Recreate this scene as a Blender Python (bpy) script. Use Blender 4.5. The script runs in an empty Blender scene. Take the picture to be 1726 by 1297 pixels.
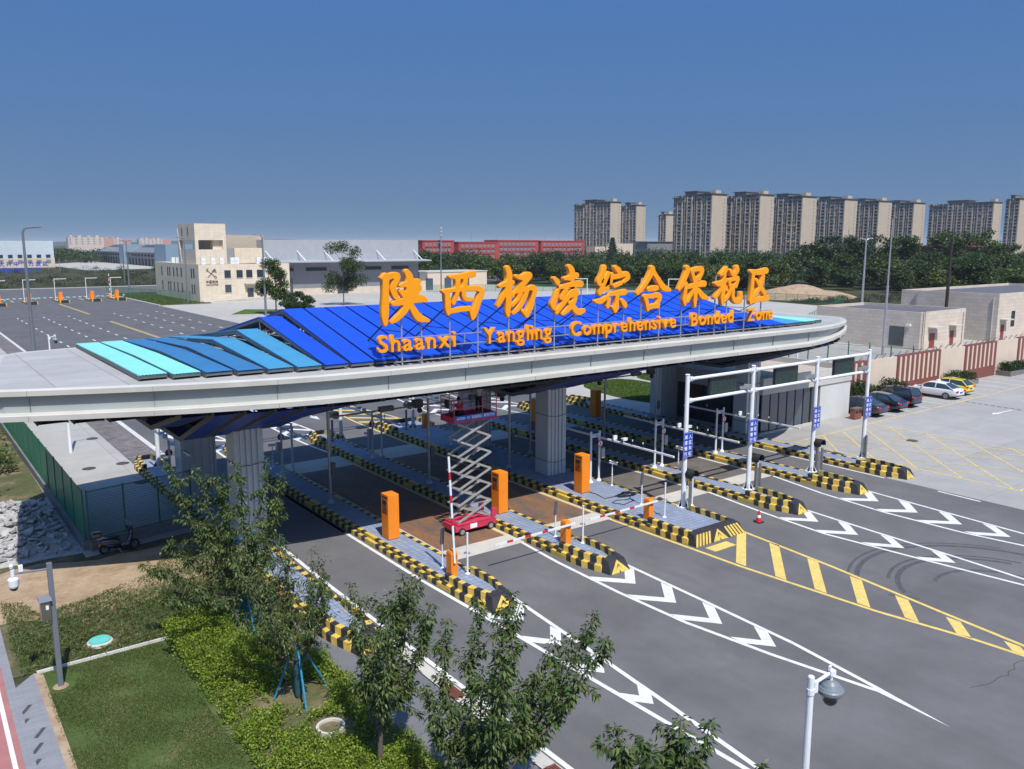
import bpy, bmesh, math, random
import numpy as np
from mathutils import Vector, Matrix
rad = math.radians
S = bpy.context.scene
COL = S.collection
random.seed(7)
RNG = np.random.default_rng(11)

# ------------------------------------------------------------------ camera, sky, sun, exposure
cam_d = bpy.data.cameras.new('camera')
cam = bpy.data.objects.new('camera', cam_d)
COL.objects.link(cam)
cam.location = (0, 0, 14)
cam.rotation_euler = (rad(90 - 9.589), 0, rad(-36.821))
cam_d.sensor_width = 36
cam_d.lens = 36 * 1400 / 1726
cam_d.clip_start = 0.2
cam_d.clip_end = 20000
S.camera = cam

SUN_EL, SUN_DIR = 57.0, (-0.15, -0.63)
W = bpy.data.worlds.new("World")
S.world = W
W.use_nodes = True
wn = W.node_tree.nodes
wl = W.node_tree.links
bg = wn['Background']
sky = wn.new('ShaderNodeTexSky')
sky.sky_type = 'NISHITA'
sky.sun_disc = False
sky.sun_elevation = rad(SUN_EL)
sky.sun_rotation = math.atan2(SUN_DIR[0], SUN_DIR[1])
sky.altitude = 0
sky.air_density = 1.0
sky.dust_density = 0.6
sky.ozone_density = 4.0
hs = wn.new('ShaderNodeHueSaturation')
hs.inputs['Saturation'].default_value = 1.22
wl.new(sky.outputs[0], hs.inputs['Color'])
# dusty blue air low in the sky
SKY_K = 0.15
tc = wn.new('ShaderNodeTexCoord'); sp_ = wn.new('ShaderNodeSeparateXYZ'); wl.new(tc.outputs['Generated'], sp_.inputs[0])
mr = wn.new('ShaderNodeMapRange'); mr.interpolation_type = 'SMOOTHSTEP'
mr.inputs['From Min'].default_value = .26; mr.inputs['From Max'].default_value = .75
mr.inputs['To Min'].default_value = 1.0; mr.inputs['To Max'].default_value = .0
wl.new(sp_.outputs[2], mr.inputs['Value'])
mx_ = wn.new('ShaderNodeMix'); mx_.data_type = 'RGBA'
wl.new(mr.outputs[0], mx_.inputs[0]); wl.new(hs.outputs[0], mx_.inputs[6])
cr_ = wn.new('ShaderNodeValToRGB'); wl.new(sp_.outputs[2], cr_.inputs[0])
el = cr_.color_ramp.elements
el[0].position = 0.0; el[0].color = (.114, .192, .304, 1)
el[1].position = .27; el[1].color = (.056, .143, .345, 1)
e2 = el.new(.04); e2.color = (.102, .180, .302, 1)
e3 = el.new(.13); e3.color = (.076, .160, .324, 1)
vm = wn.new('ShaderNodeVectorMath'); vm.operation = 'SCALE'; vm.inputs[3].default_value = 1/SKY_K
wl.new(cr_.outputs[0], vm.inputs[0]); wl.new(vm.outputs[0], mx_.inputs[7])
wl.new(mx_.outputs[2], bg.inputs['Color'])
bg.inputs['Strength'].default_value = SKY_K

sd = bpy.data.lights.new('sun', 'SUN')
sun = bpy.data.objects.new('sun', sd)
COL.objects.link(sun)
sd.energy = 3.9
sd.angle = rad(0.55)
sd.color = (1.0, 0.955, 0.88)
sun.rotation_euler = Vector((SUN_DIR[0], SUN_DIR[1], 1.0)).to_track_quat('Z', 'Y').to_euler()

S.view_settings.view_transform = 'Standard'
S.view_settings.look = 'None'
S.view_settings.exposure = 0.42
S.view_settings.gamma = 1.0
S.view_settings.use_curve_mapping = False
S.cycles.max_bounces = 6
S.cycles.diffuse_bounces = 4
S.cycles.glossy_bounces = 3
S.cycles.transparent_max_bounces = 8
S.cycles.volume_bounces = 0

# ------------------------------------------------------------------ helpers
class MB:
    """collects faces of one mesh"""
    def __init__(s): s.v = []; s.f = []; s.m = []
    def add(s, vs, fs, m=0):
        b = len(s.v); s.v += [tuple(p) for p in vs]
        s.f += [tuple(b + i for i in f) for f in fs]; s.m += [m] * len(fs); return s
    def box(s, x0, y0, z0, x1, y1, z1, m=0):
        if x0 > x1: x0, x1 = x1, x0
        if y0 > y1: y0, y1 = y1, y0
        if z0 > z1: z0, z1 = z1, z0
        return s.add([(x0,y0,z0),(x1,y0,z0),(x1,y1,z0),(x0,y1,z0),(x0,y0,z1),(x1,y0,z1),(x1,y1,z1),(x0,y1,z1)],
                     [(3,2,1,0),(4,5,6,7),(0,1,5,4),(1,2,6,5),(2,3,7,6),(3,0,4,7)], m)
    def rbox(s, c, size, rz=0, m=0, rx=0, ry=0):
        M_ = Matrix.Translation(c) @ Matrix.Rotation(rz,4,'Z') @ Matrix.Rotation(ry,4,'Y') @ Matrix.Rotation(rx,4,'X')
        a, b, d = [q/2 for q in size]
        p = [M_ @ Vector(q) for q in [(-a,-b,-d),(a,-b,-d),(a,b,-d),(-a,b,-d),(-a,-b,d),(a,-b,d),(a,b,d),(-a,b,d)]]
        return s.add(p, [(3,2,1,0),(4,5,6,7),(0,1,5,4),(1,2,6,5),(2,3,7,6),(3,0,4,7)], m)
    def tube(s, pts, r, n=8, m=0, cap=True):
        pts = [Vector(p) for p in pts]
        rs = r if isinstance(r, (list, tuple)) else [r]*len(pts)
        rings = []; up = None
        for i, p in enumerate(pts):
            d = (pts[min(i+1,len(pts)-1)] - pts[max(i-1,0)]).normalized()
            if up is None:
                a = Vector((0,0,1)) if abs(d.z) < .9 else Vector((1,0,0))
                up = d.cross(a).normalized()
            else:
                up = (up - d*up.dot(d)).normalized()
            w = d.cross(up)
            rings.append([p + (up*math.cos(2*math.pi*k/n) + w*math.sin(2*math.pi*k/n))*rs[i] for k in range(n)])
        vs = [q for ring in rings for q in ring]; fs = []
        for i in range(len(pts)-1):
            for k in range(n):
                k2 = (k+1) % n
                fs.append((i*n+k, i*n+k2, (i+1)*n+k2, (i+1)*n+k))
        if cap:
            fs.append(tuple(reversed(range(n)))); fs.append(tuple(range((len(pts)-1)*n, len(pts)*n)))
        return s.add(vs, fs, m)
    def bar(s, p, q, w, h, m=0):
        """rectangular bar from p to q"""
        p = Vector(p); q = Vector(q); d = q-p; L = d.length; d.normalize()
        a = Vector((0,0,1)) if abs(d.z) < .95 else Vector((0,1,0))
        u = d.cross(a).normalized(); v = u.cross(d)
        vs = []
        for c in (p, q):
            for (i, j) in ((-1,-1),(1,-1),(1,1),(-1,1)): vs.append(c + u*(i*w/2) + v*(j*h/2))
        return s.add(vs, [(3,2,1,0),(4,5,6,7),(0,1,5,4),(1,2,6,5),(2,3,7,6),(3,0,4,7)], m)
    def prism(s, poly, z0, z1, m=0, mt=None, side=True):
        n = len(poly)
        vs = [(x,y,z0) for x,y in poly] + [(x,y,z1) for x,y in poly]
        s.add(vs, [tuple(range(n,2*n))], m if mt is None else mt)
        b = len(s.v)-2*n
        if side:
            for i in range(n):
                j = (i+1) % n; s.f.append((b+i,b+j,b+n+j,b+n+i)); s.m.append(m)
        s.f.append(tuple(b+i for i in reversed(range(n)))); s.m.append(m)
        return s
    def flat(s, poly, z, m=0):
        return s.add([(x,y,z) for x,y in poly], [tuple(range(len(poly)))], m)
    def lathe(s, c, prof, n=16, m=0):
        vs = []; fs = []
        for r, z in prof:
            for k in range(n):
                a = 2*math.pi*k/n; vs.append((c[0]+r*math.cos(a), c[1]+r*math.sin(a), c[2]+z))
        for i in range(len(prof)-1):
            for k in range(n):
                k2 = (k+1)%n; fs.append((i*n+k, i*n+k2, (i+1)*n+k2, (i+1)*n+k))
        fs.append(tuple(reversed(range(n)))); fs.append(tuple(range((len(prof)-1)*n, len(prof)*n)))
        return s.add(vs, fs, m)
    def ball(s, c, r, n=10, k=7, m=0, sc=(1,1,1)):
        vs = []; fs = []
        for i in range(1, k):
            t = math.pi*i/k
            for j in range(n):
                a = 2*math.pi*j/n
                vs.append((c[0]+r*sc[0]*math.sin(t)*math.cos(a), c[1]+r*sc[1]*math.sin(t)*math.sin(a), c[2]+r*sc[2]*math.cos(t)))
        top = len(vs); vs.append((c[0],c[1],c[2]+r*sc[2])); vs.append((c[0],c[1],c[2]-r*sc[2]))
        for i in range(k-2):
            for j in range(n):
                j2=(j+1)%n; fs.append((i*n+j,(i+1)*n+j,(i+1)*n+j2,i*n+j2))
        for j in range(n):
            j2=(j+1)%n; fs.append((top,j,j2)); fs.append((top+1,(k-2)*n+j2,(k-2)*n+j))
        return s.add(vs, fs, m)
    def build(s, name, mats, parent=None, smooth=False, world=True):
        """world=True: vertices are world metres (shifted to the parent); False: they are the parent's own metres"""
        me = bpy.data.meshes.new(name)
        v = s.v
        if parent is not None and world:
            l = wloc(parent)
            v = [(a-l[0], b-l[1], c-l[2]) for a,b,c in v]
        me.from_pydata(v, [], s.f)
        if not isinstance(mats, (list, tuple)): mats = [mats]
        for mt in mats: me.materials.append(mt)
        if len(mats) > 1: me.polygons.foreach_set('material_index', s.m)
        if smooth: me.polygons.foreach_set('use_smooth', [True]*len(me.polygons))
        me.update()
        o = bpy.data.objects.new(name, me); COL.objects.link(o)
        if parent is not None: o.parent = parent
        return o

def wloc(o):
    l = Vector(o.location)
    while o.parent is not None:
        o = o.parent; l += Vector(o.location)
    return l
def tag(o, label=None, cat=None, group=None, kind=None):
    if label: o['label'] = label
    if cat: o['category'] = cat
    if group: o['group'] = group
    if kind: o['kind'] = kind
    return o
def thing(name, label, cat, loc=(0,0,0), rz=0, group=None):
    o = bpy.data.objects.new(name, None); COL.objects.link(o)
    o.location = loc; o.rotation_euler = (0,0,rz); o.empty_display_size = .2
    return tag(o, label, cat, group)
def kids(o): return [c for c in bpy.data.objects if c.parent is o]
def dup(root, loc, rz=None, label=None, scale=None):
    def cp(o, par):
        c = o.copy(); COL.objects.link(c)
        if par is not None: c.parent = par
        for ch in KIDS.get(o.name) or KIDS.setdefault(o.name, kids(o)): cp(ch, c)
        return c
    r = cp(root, None); r.location = loc
    if rz is not None: r.rotation_euler = (0,0,rz)
    if label: r['label'] = label
    if scale: r.scale = scale
    return r
KIDS = {}
def struct(mb, name, m, smooth=False):
    return tag(mb.build(name, m, smooth=smooth), kind='structure')
def bevel(o, w=.02, seg=2):
    b = o.modifiers.new('bevel', 'BEVEL'); b.width = w; b.segments = seg; b.limit_method = 'ANGLE'; return o
def text_mesh(txt, size, ext, off=0.0, bev=0.0, align='CENTER'):
    cu = bpy.data.curves.new('lettering', 'FONT')
    cu.body = txt; cu.size = size; cu.extrude = ext; cu.offset = off; cu.bevel_depth = bev
    cu.align_x = align; cu.resolution_u = 4
    o = bpy.data.objects.new('lettering', cu); COL.objects.link(o)
    dg = bpy.context.evaluated_depsgraph_get()
    me = bpy.data.meshes.new_from_object(o.evaluated_get(dg))
    bpy.data.objects.remove(o); bpy.data.curves.remove(cu)
    me.materials.clear()
    return me
def place_mesh(name, me, m, parent, M_):
    me.transform(M_); me.materials.append(m)
    o = bpy.data.objects.new(name, me); COL.objects.link(o); o.parent = parent
    return o
STAND = Matrix.Rotation(rad(90), 4, 'X')          # lettering upright, facing -y

# ------------------------------------------------------------------ materials
def nodes(name):
    m = bpy.data.materials.new(name); m.use_nodes = True
    return m, m.node_tree.nodes, m.node_tree.links, m.node_tree.nodes['Principled BSDF']
def c4(c): return (c[0], c[1], c[2], 1)
def pos(N, L, scale=None, rot=None, space='world'):
    if space == 'world':
        g = N.new('ShaderNodeNewGeometry'); out = g.outputs['Position']
    else:
        g = N.new('ShaderNodeTexCoord'); out = g.outputs['Object']
    if scale or rot:
        mp = N.new('ShaderNodeMapping'); L.new(out, mp.inputs['Vector'])
        if scale: mp.inputs['Scale'].default_value = scale
        if rot: mp.inputs['Rotation'].default_value = rot
        out = mp.outputs[0]
    return out
def noise(N, L, vec, scale, detail=5, rough=.6):
    n = N.new('ShaderNodeTexNoise'); n.inputs['Scale'].default_value = scale
    n.inputs['Detail'].default_value = detail; n.inputs['Roughness'].default_value = rough
    L.new(vec, n.inputs['Vector']); return n.outputs['Fac']
def ramp(N, L, fac, stops):
    r = N.new('ShaderNodeValToRGB'); L.new(fac, r.inputs[0])
    e = r.color_ramp.elements
    while len(e) < len(stops): e.new(.5)
    for el, (p, c) in zip(e, stops): el.position = p; el.color = c4(c)
    return r.outputs[0]
def mixc(N, L, fac, a, b, mode='MIX'):
    n = N.new('ShaderNodeMix'); n.data_type = 'RGBA'; n.blend_type = mode
    for sock, v in ((n.inputs[0], fac), (n.inputs[6], a), (n.inputs[7], b)):
        if isinstance(v, (int, float)): sock.default_value = v
        elif isinstance(v, tuple): sock.default_value = c4(v)
        else: L.new(v, sock)
    return n.outputs[2]
def bump(N, L, B, h, strength=.3, dist=.02):
    b = N.new('ShaderNodeBump'); b.inputs['Strength'].default_value = strength; b.inputs['Distance'].default_value = dist
    L.new(h, b.inputs['Height']); L.new(b.outputs[0], B.inputs['Normal'])
def mul(c, k): return tuple(min(1, max(0, q*k)) for q in c)

def mat(name, c, rough=.55, metal=0.0, var=.12, vs=1.5, grime=.0, spec=.5, bmp=0.0, bs=40, coat=0, stretch=None):
    m, N, L, B = nodes(name)
    p = pos(N, L, stretch)
    f = noise(N, L, p, vs, 6)
    col = ramp(N, L, f, [(.3, mul(c, 1-var)), (.7, mul(c, 1+var))])
    if grime:
        g = ramp(N, L, noise(N, L, p, vs*.37, 8, .7), [(.45, (0,0,0)), (.75, (1,1,1))])
        col = mixc(N, L, _scale(N, L, g, grime), col, mul((c[0]*.55+.03, c[1]*.52+.025, c[2]*.48+.02), 1))
    L.new(col, B.inputs['Base Color'])
    B.inputs['Roughness'].default_value = rough; B.inputs['Metallic'].default_value = metal
    B.inputs['Specular IOR Level'].default_value = spec
    if coat: B.inputs['Coat Weight'].default_value = coat; B.inputs['Coat Roughness'].default_value = .08
    if bmp: bump(N, L, B, noise(N, L, pos(N, L), bs, 4), bmp)
    return m
def _scale(N, L, fac, k):
    q = N.new('ShaderNodeMath'); q.operation = 'MULTIPLY'; L.new(fac, q.inputs[0]); q.inputs[1].default_value = k
    return q.outputs[0]
def math_(N, L, op, a, b=None):
    q = N.new('ShaderNodeMath'); q.operation = op
    for i, v in enumerate((a, b)):
        if v is None: continue
        if isinstance(v, (int, float)): q.inputs[i].default_value = v
        else: L.new(v, q.inputs[i])
    return q.outputs[0]
def asphalt(name, c, streak=.15):
    m, N, L, B = nodes(name)
    p = pos(N, L)
    big = ramp(N, L, noise(N, L, p, .22, 8, .68), [(.3, mul(c, .80)), (.7, mul(c, 1.18))])
    st = ramp(N, L, noise(N, L, pos(N, L, (.8, .16, 1)), 1.0, 7, .7), [(.3, mul((1,1,1), 1-streak)), (.7, (1,1,1))])
    col = mixc(N, L, 1.0, big, st, 'MULTIPLY')
    gr = ramp(N, L, noise(N, L, p, 55, 3, .8), [(.3, (.55,.55,.55)), (.52, (1,1,1)), (.75, (1.0,1.0,1.0))])
    col = mixc(N, L, .8, col, gr, 'MULTIPLY')
    sp = ramp(N, L, noise(N, L, p, 3.1, 8, .75), [(.60, (0,0,0)), (.78, (1,1,1))])
    col = mixc(N, L, _scale(N, L, sp, .3), col, mul(c, 1.5))
    oil = ramp(N, L, noise(N, L, pos(N, L, (1, .35, 1)), .55, 4, .5), [(.62, (0,0,0)), (.74, (1,1,1))])
    col = mixc(N, L, _scale(N, L, oil, .32), col, mul(c, .62))
    L.new(col, B.inputs['Base Color']); B.inputs['Roughness'].default_value = .85
    B.inputs['Specular IOR Level'].default_value = .3
    bump(N, L, B, noise(N, L, p, 70, 3, .8), .25, .01)
    return m
def brick(name, c, mortar, bw, bh, ms=.012, plane='xy', var=.1, rough=.7, offset=.5, bmp=.0, spec=.4, rot=0, grime=.0):
    """tiles laid in metres; plane says which two axes they run along"""
    m, N, L, B = nodes(name)
    g = N.new('ShaderNodeNewGeometry'); sx = N.new('ShaderNodeSeparateXYZ'); L.new(g.outputs['Position'], sx.inputs[0])
    cb = N.new('ShaderNodeCombineXYZ')
    if plane == 'xy': a, b = sx.outputs[0], sx.outputs[1]
    else:
        a = math_(N, L, 'ADD', sx.outputs[0], sx.outputs[1]); b = sx.outputs[2]
    L.new(a, cb.inputs[0]); L.new(b, cb.inputs[1])
    t = N.new('ShaderNodeTexBrick'); L.new(cb.outputs[0], t.inputs['Vector'])
    if rot:
        mp = N.new('ShaderNodeMapping'); mp.inputs['Rotation'].default_value = (0,0,rot); L.new(cb.outputs[0], mp.inputs[0]); L.new(mp.outputs[0], t.inputs['Vector'])
    t.inputs['Scale'].default_value = 1; t.inputs['Brick Width'].default_value = bw; t.inputs['Row Height'].default_value = bh
    t.inputs['Mortar Size'].default_value = ms; t.inputs['Mortar Smooth'].default_value = .1
    t.offset = offset
    t.inputs['Color1'].default_value = c4(mul(c, 1-var)); t.inputs['Color2'].default_value = c4(mul(c, 1+var)); t.inputs['Mortar'].default_value = c4(mortar)
    col = mixc(N, L, 1.0, t.outputs['Color'], ramp(N, L, noise(N, L, g.outputs['Position'], .5, 7), [(.25, (.84,.84,.84)), (.7, (1,1,1))]), 'MULTIPLY')
    if grime:
        gg = ramp(N, L, noise(N, L, g.outputs['Position'], .9, 9, .75), [(.5, (0,0,0)), (.8, (1,1,1))])
        col = mixc(N, L, _scale(N, L, gg, grime), col, mul(c, .55))
    L.new(col, B.inputs['Base Color']); B.inputs['Roughness'].default_value = rough; B.inputs['Specular IOR Level'].default_value = spec
    if bmp:
        bump(N, L, B, math_(N, L, 'SUBTRACT', 1.0, t.outputs['Fac']), bmp, .01)
    return m
def blend(name, stops, scale, rough=.9, detail=8, bs=12, bmp=.5, scale2=None, stops2=None):
    """earth and grass grounds: one noise for patches, one for grain"""
    m, N, L, B = nodes(name); p = pos(N, L)
    col = ramp(N, L, noise(N, L, p, scale, detail, .65), stops)
    if stops2: col = mixc(N, L, .75, col, ramp(N, L, noise(N, L, p, scale2, 6, .7), stops2), 'MULTIPLY')
    L.new(col, B.inputs['Base Color']); B.inputs['Roughness'].default_value = rough; B.inputs['Specular IOR Level'].default_value = .2
    bump(N, L, B, noise(N, L, p, bs, 6), bmp, .05)
    return m
def leafmat(name, cols, trans=.3, rough=.5, objvar=0):
    m, N, L, B = nodes(name)
    g = N.new('ShaderNodeNewGeometry')
    col = ramp(N, L, g.outputs['Random Per Island'], cols)
    if objvar:
        oi = N.new('ShaderNodeObjectInfo'); col = mixc(N, L, 1.0, col, ramp(N, L, oi.outputs['Random'], [(0,(.62,.70,.75)),(.4,(.95,.95,.85)),(.75,(1.25,1.15,.85)),(1,(1.5,1.3,.9))]), 'MULTIPLY')
    L.new(col, B.inputs['Base Color']); B.inputs['Roughness'].default_value = rough; B.inputs['Specular IOR Level'].default_value = .35
    tr = N.new('ShaderNodeBsdfTranslucent'); mx = N.new('ShaderNodeMixShader'); mx.inputs[0].default_value = trans
    L.new(mixc(N, L, 1.0, col, (1.0, 1.0, .45), 'MULTIPLY'), tr.inputs['Color'])
    L.new(B.outputs[0], mx.inputs[1]); L.new(tr.outputs[0], mx.inputs[2])
    L.new(mx.outputs[0], N['Material Output'].inputs['Surface'])
    return m
def glass(name, c=(.03,.045,.06), rough=.05):
    m, N, L, B = nodes(name)
    B.inputs['Base Color'].default_value = c4(c); B.inputs['Roughness'].default_value = rough
    B.inputs['Specular IOR Level'].default_value = .8; B.inputs['Coat Weight'].default_value = .3
    return m
def cladding(name, c, pitch=.2, axis='x', strength=.5, rough=.4, metal=.2, var=.06):
    """ribbed sheet metal"""
    m, N, L, B = nodes(name); p = pos(N, L)
    L.new(ramp(N, L, noise(N, L, p, .6, 6), [(.3, mul(c, 1-var)), (.7, mul(c, 1+var))]), B.inputs['Base Color'])
    w = N.new('ShaderNodeTexWave'); w.wave_type = 'BANDS'; w.bands_direction = axis.upper(); w.inputs['Scale'].default_value = 1/pitch/3.2
    L.new(p, w.inputs['Vector']); bump(N, L, B, w.outputs['Fac'], strength, .03)
    B.inputs['Roughness'].default_value = rough; B.inputs['Metallic'].default_value = metal
    return m
M = {}
M['asphalt'] = asphalt('asphalt', (.147,.144,.148))
M['asphalt_far'] = asphalt('far asphalt', (.125,.124,.130))
M['tyre'] = mat('tyre marks', (.072,.070,.077), .85, var=.3, vs=5)
M['crack'] = mat('road crack', (.05,.05,.052), .9)
M['white'] = mat('white road paint', (.68,.68,.66), .6, var=.12, vs=5, grime=.5)
M['yellow'] = mat('yellow road paint', (.70,.52,.15), .6, var=.14, vs=4, grime=.5)
M['yellow_thin'] = mat('worn yellow paint', (.58,.45,.17), .7, var=.25, vs=3, grime=.4)
M['concrete'] = brick('concrete slabs', (.40,.385,.355), (.30,.29,.265), 5.5, 5.0, .03, var=.045, offset=0, grime=.25)
M['concrete_yard'] = brick('yard concrete', (.43,.41,.375), (.34,.325,.30), 6, 4.5, .03, var=.05, offset=0, grime=.2)
M['parking'] = brick('parking concrete', (.36,.35,.335), (.29,.28,.265), 5, 5, .03, var=.05, offset=0, grime=.3)
M['strip'] = mat('pale concrete strip', (.50,.475,.425), .8, var=.1, vs=1.2, grime=.2, bmp=.2)
M['kerbstone'] = mat('kerb stone', (.55,.54,.52), .8, var=.12, vs=2, grime=.3)
M['paver_brown'] = brick('rough brown pavers', (.19,.165,.16), (.10,.09,.085), .5, .22, .02, var=.35, bmp=.6)
M['paver_grey'] = brick('grey pavers', (.255,.265,.285), (.19,.195,.21), .62, .11, .006, var=.07, bmp=.2, offset=.5)
M['paver_dark'] = mat('charcoal pavers', (.06,.062,.07), .8, var=.2, vs=9)
M['side_pave'] = brick('slate grey paving', (.165,.165,.175), (.145,.145,.15), 1.2, .6, .01, var=.05, grime=.3)
M['red_track'] = mat('red cycle track', (.36,.15,.145), .85, var=.12, vs=1.2, grime=.2, bmp=.3)
M['plate_rust'] = None
M['terrain'] = blend('rough grassland', [(.3,(.035,.052,.022)),(.5,(.055,.06,.028)),(.7,(.085,.075,.045))], .02, scale2=.4, stops2=[(.3,(.6,.6,.6)),(.7,(1,1,1))])
M['lawn'] = blend('lawn', [(.3,(.06,.10,.022)),(.52,(.085,.125,.034)),(.72,(.17,.155,.07))], .55, bs=25, scale2=6, stops2=[(.3,(.6,.6,.6)),(.7,(1,1,1))])
M['oval_lawn'] = blend('clipped grass', [(.3,(.06,.11,.02)),(.6,(.085,.14,.025)),(.8,(.12,.15,.04))], .6, bs=25, scale2=5, stops2=[(.3,(.65,.65,.65)),(.7,(1,1,1))])
M['dirt'] = blend('tan earth', [(.3,(.24,.17,.10)),(.5,(.38,.28,.185)),(.75,(.47,.37,.265))], .8, bs=9, bmp=.7, scale2=4, stops2=[(.3,(.75,.73,.7)),(.6,(1,1,1))])
M['weedy'] = blend('weedy earth', [(.3,(.06,.08,.028)),(.5,(.11,.11,.05)),(.68,(.27,.20,.125))], .45, bs=9, bmp=.7, scale2=3, stops2=[(.3,(.6,.6,.6)),(.6,(1,1,1))])
M['fascia'] = mat('pale grey aluminium', (.40,.44,.43), .4, metal=.0, grime=.25, var=.05, vs=.5, spec=.5)
M['lip'] = mat('off white aluminium lip', (.50,.49,.455), .5, var=.06, vs=.8, grime=.4)
M['deck'] = brick('roof deck sheets', (.42,.415,.40), (.30,.26,.24), 2.35, 1.75, .025, var=.05, offset=.0, grime=.3, rough=.55)
M['royal'] = mat('royal blue sheet', (.012,.072,.55), .35, var=.06, vs=.8, spec=.4)
M['skyblue'] = mat('sky blue sheet', (.06,.27,.46), .38, var=.07, vs=.8, spec=.4)
M['midblue'] = mat('mid blue sheet', (.042,.175,.37), .38, var=.07, vs=.8, spec=.4)
M['mint'] = mat('mint sheet', (.25,.68,.62), .4, var=.05, vs=.8, spec=.4)
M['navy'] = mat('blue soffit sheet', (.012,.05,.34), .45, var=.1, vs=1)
M['frame_grey'] = mat('grey steel framing', (.12,.125,.135), .5, var=.15, vs=4)
M['dark_steel'] = mat('dark steel', (.035,.037,.042), .5, var=.2, vs=4)
M['column'] = mat('ribbed column sheet', (.60,.64,.64), .4, var=.05, vs=.6, grime=.15)
M['orange'] = mat('orange letter', (.88,.325,.003), .42, var=.04, vs=2)
M['kiosk'] = mat('orange kiosk paint', (.84,.24,.012), .4, var=.06, vs=1.5, grime=.08)
M['kiosk_dark'] = mat('kiosk recess', (.30,.07,.008), .5)
M['black'] = mat('matt black', (.012,.012,.014), .5, var=.2)
M['rubber'] = mat('rubber', (.02,.02,.021), .8, var=.3, vs=6)
M['white_paint'] = mat('white painted steel', (.74,.77,.80), .35, var=.05, vs=2, grime=.1)
M['galv'] = mat('galvanised steel', (.40,.42,.45), .4, metal=.5, var=.12, vs=3)
M['stainless'] = mat('stainless steel', (.40,.39,.38), .3, metal=.9, var=.1, vs=5)
M['kerb_y'] = mat('kerb yellow paint', (.62,.44,.085), .6, var=.18, vs=3, grime=.35)
M['kerb_k'] = mat('kerb black paint', (.028,.027,.032), .6, var=.3, vs=3, grime=.2)
M['island'] = brick('blue grey island paving', (.26,.31,.41), (.17,.20,.27), .30, .30, .02, var=.1, bmp=.5, grime=.25, offset=0)
M['sign_blue'] = mat('blue sign', (.012,.055,.42), .4, var=.05)
M['sign_white'] = mat('white lettering', (.80,.82,.84), .5, var=.02)
M['red_paint'] = mat('red paint', (.55,.02,.025), .45, var=.1)
M['lift_red'] = mat('faded crimson paint', (.55,.035,.085), .5, var=.2, vs=4, grime=.3)
M['glass'] = glass('dark glass')
M['glass_blue'] = glass('blue glass', (.05,.075,.12), .08)
M['green_mesh'] = None
M['bark'] = mat('bark', (.12,.095,.075), .9, var=.3, vs=8, bmp=.5, bs=30)
M['leaf'] = leafmat('cherry leaves', [(0,(.036,.070,.018)),(.45,(.068,.118,.028)),(.8,(.105,.155,.040)),(1,(.17,.20,.075))], .30)
M['leaf_dark'] = leafmat('dark leaves', [(0,(.020,.044,.014)),(.5,(.034,.068,.020)),(1,(.06,.098,.028))], .2, .5, 1)
M['leaf_belt'] = leafmat('belt leaves', [(0,(.026,.055,.018)),(.5,(.044,.082,.024)),(1,(.085,.125,.038))], .25, .5, 1)
M['leaf_belt_b'] = leafmat('yellowish belt leaves', [(0,(.035,.062,.016)),(.5,(.055,.09,.022)),(1,(.09,.125,.035))], .2, .5, 1)
M['leaf_conifer'] = leafmat('conifer needles', [(0,(.014,.03,.016)),(1,(.03,.055,.025))], .1)
M['hedge_leaf'] = leafmat('privet leaves', [(0,(.05,.10,.012)),(.3,(.12,.20,.016)),(.7,(.24,.33,.03)),(1,(.34,.40,.07))], .35)
M['grassblade'] = leafmat('lawn blades', [(0,(.055,.095,.022)),(.5,(.088,.135,.034)),(.85,(.13,.165,.05)),(1,(.24,.21,.10))], .35)
M['weed'] = leafmat('weeds', [(0,(.06,.105,.026)),(.5,(.105,.155,.042)),(.85,(.16,.19,.065)),(1,(.30,.25,.14))], .4)
M['scrub'] = leafmat('scrub leaves', [(0,(.03,.042,.018)),(.5,(.052,.06,.026)),(1,(.10,.085,.04))], .15)
M['beige'] = brick('beige wall tiles', (.70,.61,.48), (.56,.48,.38), 1.2, .6, .03, plane='wall', var=.04, offset=0, grime=.1)
M['beige_sub'] = brick('beige substation tiles', (.62,.54,.455), (.46,.40,.34), 1.1, .5, .02, plane='wall', var=.06, offset=.5, grime=.12)
M['tower'] = mat('tower render', (.46,.385,.30), .8, var=.06, vs=.2)
M['tower_dark'] = mat('tower recess', (.20,.20,.215), .7, var=.1, vs=.3)
M['tower_rail'] = mat('balcony rail', (.34,.335,.335), .6)
M['roof_dark'] = mat('dark roof', (.11,.11,.12), .7)
M['brickred'] = mat('red render', (.40,.055,.05), .8, var=.1, vs=.2)
M['greyclad'] = cladding('grey cladding', (.40,.42,.45), .9, 'z', .3)
M['greyclad2'] = cladding('grey wall cladding', (.23,.24,.265), .9, 'z', .3)
M['whiteclad'] = cladding('white cladding', (.60,.67,.72), 1.2, 'z', .25)
M['panel_white'] = cladding('off white panels', (.55,.56,.545), 1.1, 'x', .15, .5, 0)
M['darkclad'] = cladding('dark blue grey roof', (.06,.075,.11), 1.5, 'x', .3)
M['wall_cream'] = mat('cream wall', (.60,.50,.40), .8, var=.06, vs=.6, grime=.15)
M['wall_red'] = mat('maroon wall', (.19,.06,.052), .75, var=.1, vs=1, grime=.15)
M['tan'] = mat('tan blockwork', (.42,.36,.29), .85, var=.08)
M['fence_green'] = mat('green fence steel', (.012,.13,.065), .5, var=.1, vs=2)
M['blockwork'] = brick('grey blockwork', (.20,.195,.195), (.14,.135,.135), .4, .2, .012, plane='wall', var=.12, bmp=.3)
M['rock'] = mat('broken slate', (.36,.355,.35), .8, var=.35, vs=3, bmp=.3)
M['teal'] = mat('teal cover', (.12,.50,.44), .55, var=.08, vs=4)
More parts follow.
